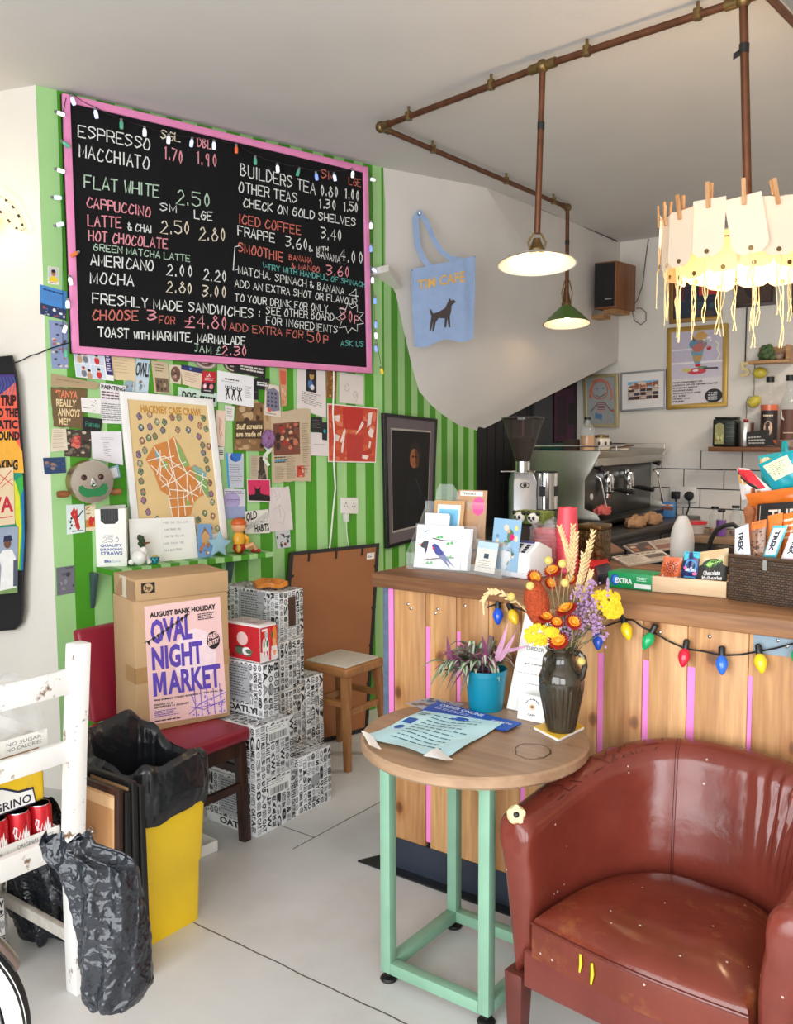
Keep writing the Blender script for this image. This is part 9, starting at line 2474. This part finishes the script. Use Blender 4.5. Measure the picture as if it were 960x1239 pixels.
# copper pipes under the ceiling
ZP = HC-.045
P0, P1, P2 = onz(461,154,ZP), onz(657,80,ZP), onz(900,0,ZP)
PE = onz(687,251,ZP);
ext = P2+(P2-P1).normalized()*.25
pq_ = onz(935,0,ZP); pr3 = onz(962,28,ZP)
pp_ = thing('ceiling_pipes', 'brown copper pipes with clips running under the ceiling to the lamps', 'pipes', P0)
ORG[pp_.name] = P0
mb = MB(); mb.tube([P0, P1, P2, ext], .0135, 10); mb.build('pipe', COPPER, pp_)
mb = MB(); mb.tube([P0, PE], .0135, 10); mb.build('pipe', COPPER, pp_)
far_ = pq_ + (pr3-pq_).normalized()*2.4
mb = MB(); mb.tube([pq_-(pr3-pq_).normalized()*.1, far_], .0135, 10); mb.build('pipe', COPPER, pp_)
for q in (P0, P1, PE, P2):
    mb = MB(); mb.ball(q, .026, n=12, m=8); mb.build('elbow_fitting', BRASS, pp_)
for a, b in ((P0,P1),(P0,PE),(P1,P2)):
    d = (b-a).normalized()
    for p_, e_ in ((a+d*.01, a+d*.06),(b-d*.06, b-d*.01)): mb = MB(); mb.tube([p_, e_], .019, 10); mb.build('pipe_sleeve', BRASS, pp_)
for a, b, ts in ((P0,P1,(.2,.72)),(P1,P2,(.25,.8)),(P0,PE,(.22,.6,.9))):
    for t in ts: q = a.lerp(b, t); mb = MB(); mb.tube([q+V((0,0,-.015)), q+V((0,0,.02))], .017, 8); mb.tube([q+V((0,0,.018)), q+V((0,0,HC-ZP-.001))], .006, 6); mb.build('pipe_clip', BRASS, pp_)
def warm(loc, w, col=(1,.72,.42), r=.04, name='lamp_light'):
    l = bpy.data.lights.new(name, 'POINT'); l.energy = w; l.color = col; l.shadow_soft_size = r
    o = bpy.data.objects.new(name, l); COL.objects.link(o); o.location = loc; return o
GLOW = mat((255,214,160), .3, name='lamp_glow', var=0, emit=130)
GLOWG = mat((255,214,160), .3, name='green_lamp_glow', var=0, emit=50)
GLOW2 = mat((255,222,176), .3, name='chandelier_glow', var=0, emit=150)
def pendant(label, top_, xb, yb, rim_px, col_out, col_in, w):
    d = math.hypot(top_.x, top_.y); base = atd(xb, yb, d)
    base = V((top_.x, top_.y, base.z)) + V((RT.x,RT.y,0))*0
    base = atd(xb, yb, d)
    r = rim_px/1100*(base-EYE).dot(_f)
    t = thing('pendant_lamp', label, 'lamp', base)
    mb = MB(); mb.tube([top_+V((0,0,-.0)), base+V((0,0,r*.75))], .0125, 10); mb.build('pipe_stem', COPPER, t)
    mb = MB(); tp = top_.lerp(base, .28); mb.tube([tp, tp.lerp(base, .05)], .0145, 10); mb.build('tape_band', BLACK, t)
    TL = Matrix.Rotation(math.radians(-7.5), 3, RT)
    if (TL@V((0,0,1))).dot(_f) < V((0,0,1)).dot(_f): TL = TL.inverted()
    h = r*(.34 if col_out[1] > 150 else .8)
    mb = MB(); mb.lathe([(r*.16,h*.98),(r*.3,h*.85),(r*.7,h*.38),(r*.97,h*.02),(r,0)], base, 48, TL, cap=False);
    mb.build('shade', mat(col_out, .3, name='enamel_shade', var=.04), t)
    mb = MB(); mb.lathe([(r*.12,h*.95),(r*.29,h*.82),(r*.69,h*.35),(r*.955,h*.0)], base, 48, TL, cap=False); mb.build('shade_lining', mat(col_in, .35, name='enamel_lining', var=.03), t)
    mb = MB(); mb.lathe([(r*.2,h*.9),(r*.21,h*1.05),(r*.17,h*1.25),(r*.14,h*1.5),(r*.1,h*1.75),(.015,h*1.9)], base, 22, TL); mb.build('gallery', BRASS, t)
    mb = MB()
    for s in (-1,1): mb.tube([base+RT*s*r*.17+V((0,0,h*1.05)), base+RT*s*r*.22+V((0,0,h*1.6)), base+RT*s*r*.1+V((0,0,h*2.2)), base+V((0,0,h*2.3))], .004, 6)
    mb.build('wire_bail', BRASS, t)
    mb = MB(); mb.ball(base+TL@V((0,0,h*.42)), r*.17, (1,1,.8), 12, 7); mb.build('bulb', GLOW if col_out[1] > 150 else GLOWG, t)
    return t
pendant('white enamel pendant lamp on a copper stem, nearer of the two pendants', P1, 650, 320, 48.5, (226,224,218), (244,240,230), 16)
pendant('green enamel pendant lamp on a copper stem, farther of the two pendants', PE, 686, 392, 29, (84,118,44), (244,240,230), 14)
# chandelier of luggage tags and clothes pegs
ch0 = onz(898,-20,ZP); dC = math.hypot(P2.x, P2.y)
cc2 = atd(905, 262, dC);
cR = 98/1100*(cc2-EYE).dot(_f)
ch = thing('tag_chandelier', 'round chandelier of hanging paper luggage tags held by wooden clothes pegs', 'chandelier', cc2)
top_c = V((P2.x, P2.y, ZP))
mb = MB(); mb.tube([top_c, cc2+V((0,0,.02))], .014, 10); mb.build('pipe_stem', COPPER, ch)
mb = MB(); tq2 = top_c.lerp(cc2, .2); mb.tube([tq2, tq2-V((0,0,.03))], .0165, 10); mb.prism([tq2+RT*.012, tq2-RT*.035-V((0,0,.03)), tq2-RT*.035-V((0,0,.05)), tq2+RT*.012-V((0,0,.025))], _f*.001); mb.build('tape_band', BLACK, ch)
WIRE = mat((150,146,140), .4, .8, name='hoop_wire')
zU = atd(905,262,dC).z; zL = atd(905,299,dC).z
mb = MB()
for rr, zz2 in ((cR, zU), (cR*.84, zL)):
    mb.tube([cc2*0+V((cc2.x+rr*math.cos(i*PI/24), cc2.y+rr*math.sin(i*PI/24), zz2)) for i in range(49)], .0025, 5)
for k in range(4): a = k*PI/2+.3; mb.tube([V((cc2.x,cc2.y,zU+.03)), V((cc2.x+cR*math.cos(a), cc2.y+cR*math.sin(a), zU))], .002, 5); mb.tube([V((cc2.x+cR*math.cos(a), cc2.y+cR*math.sin(a), zU)), V((cc2.x+cR*.84*math.cos(a), cc2.y+cR*.84*math.sin(a), zL))], .002, 5)
mb.build('wire_hoops', WIRE, ch)
def tagm(c, name, k):
    m = bpy.data.materials.new(name); m.use_nodes = True; nt = m.node_tree; b = nt.nodes['Principled BSDF']
    out = nt.nodes['Material Output']; b.inputs['Base Color'].default_value = lin(c)+(1,); b.inputs['Roughness'].default_value = .8
    tr4 = nt.nodes.new('ShaderNodeBsdfTranslucent'); tr4.inputs[0].default_value = lin((255,236,206))+(1,)
    ms2 = nt.nodes.new('ShaderNodeMixShader'); ms2.inputs[0].default_value = k
    nt.links.new(b.outputs[0], ms2.inputs[1]); nt.links.new(tr4.outputs[0], ms2.inputs[2]); nt.links.new(ms2.outputs[0], out.inputs[0]); return m
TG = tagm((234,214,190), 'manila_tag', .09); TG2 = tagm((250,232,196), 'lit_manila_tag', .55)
PEG = wood((176,124,78),(214,166,116),'Z',40,.6,name='peg_wood'); STR = mat((236,216,160), .8, name='tag_string', var=.05)
random.seed(9)
EYEL = BRASS
def one_tag(a, rr, zt4, w, h, tilt, m, peg, col, slen, reach=0):
    er = V((math.cos(a), math.sin(a), 0)); et = V((-math.sin(a), math.cos(a), 0))
    c = V((cc2.x, cc2.y, 0))+er*rr+V((0,0,zt4))
    dn_ = (V((0,0,-1))+et*tilt+er*reach).normalized(); sd = (et-dn_*et.dot(dn_)).normalized(); nn2 = sd.cross(dn_)
    P = lambda x, y, e=0: c+sd*x+dn_*y+nn2*e
    out = [(-w/2,0),(w/2,0),(w/2,h*.8),(w*.46,h*.9),(w*.26,h),(-w*.26,h),(-w*.46,h*.9),(-w/2,h*.8)]
    mb = MB(); mb.prism([P(x,y) for x, y in out], nn2*.0012); tg = mb.build('paper_tag', m, ch, weld=True)
    mb = MB(); mb.tube([P(0,h*.9,-.003), P(0,h*.9,.004)], .0075, 10); mb.build('eyelet', EYEL, tg)
    mb = MB(); ph = random.uniform(0,6)
    for s in (-1,1):
        pts = [P(s*.0015,h*.9,.004)]
        for k in range(1,8): pts.append(P(0,h*.9)+V((0,0,-slen*k/7))+sd*(s*.006*math.sin(k*.9+ph)+.004*math.sin(k*1.3+ph*2))+er*.004)
        mb.tube(pts, .0016, 4)
    mb.build('tag_string', STR, tg)
    if peg:
        pr4 = MB()
        tp_a = random.uniform(-.18,.18)
        ax2 = (-dn_+sd*tp_a).normalized(); s2 = ax2.cross(er).normalized()
        for s in (-1,1):
            o = P(0,.028)+er*(s*.006)
            pr4.ob(o-s2*.006-er*.0035, s2*.012, er*.007, ax2*.078+er*s*.006)
        pr4.build('clothes_peg', PEG, ch)
na = 17
for k in range(na):
    a = 2*PI*k/na+.13
    one_tag(a, cR*(1+random.uniform(-.01,.015))+.007*(k % 2), zU+random.uniform(-.008,.012), .108, .178, random.uniform(-.1,.26), TG, True, 0, random.uniform(.1,.2), .03)
for k in range(13):
    a = 2*PI*k/13+.3
    one_tag(a, cR*.84, zL+.02+random.uniform(-.008,.008), .112, .125, random.uniform(-.1,.1), TG2, False, 0, random.uniform(.15,.24), -.1)
mb = MB(); mb.ball(V((cc2.x,cc2.y,zL-.0)), .05, (1,1,1.1), 14, 9); mb.build('bulb', GLOW2, ch)
mb = MB(); mb.tube([V((cc2.x,cc2.y,zU+.02)), V((cc2.x,cc2.y,zL+.05))], .018, 12); mb.build('bulb_holder', BLACKM, ch)
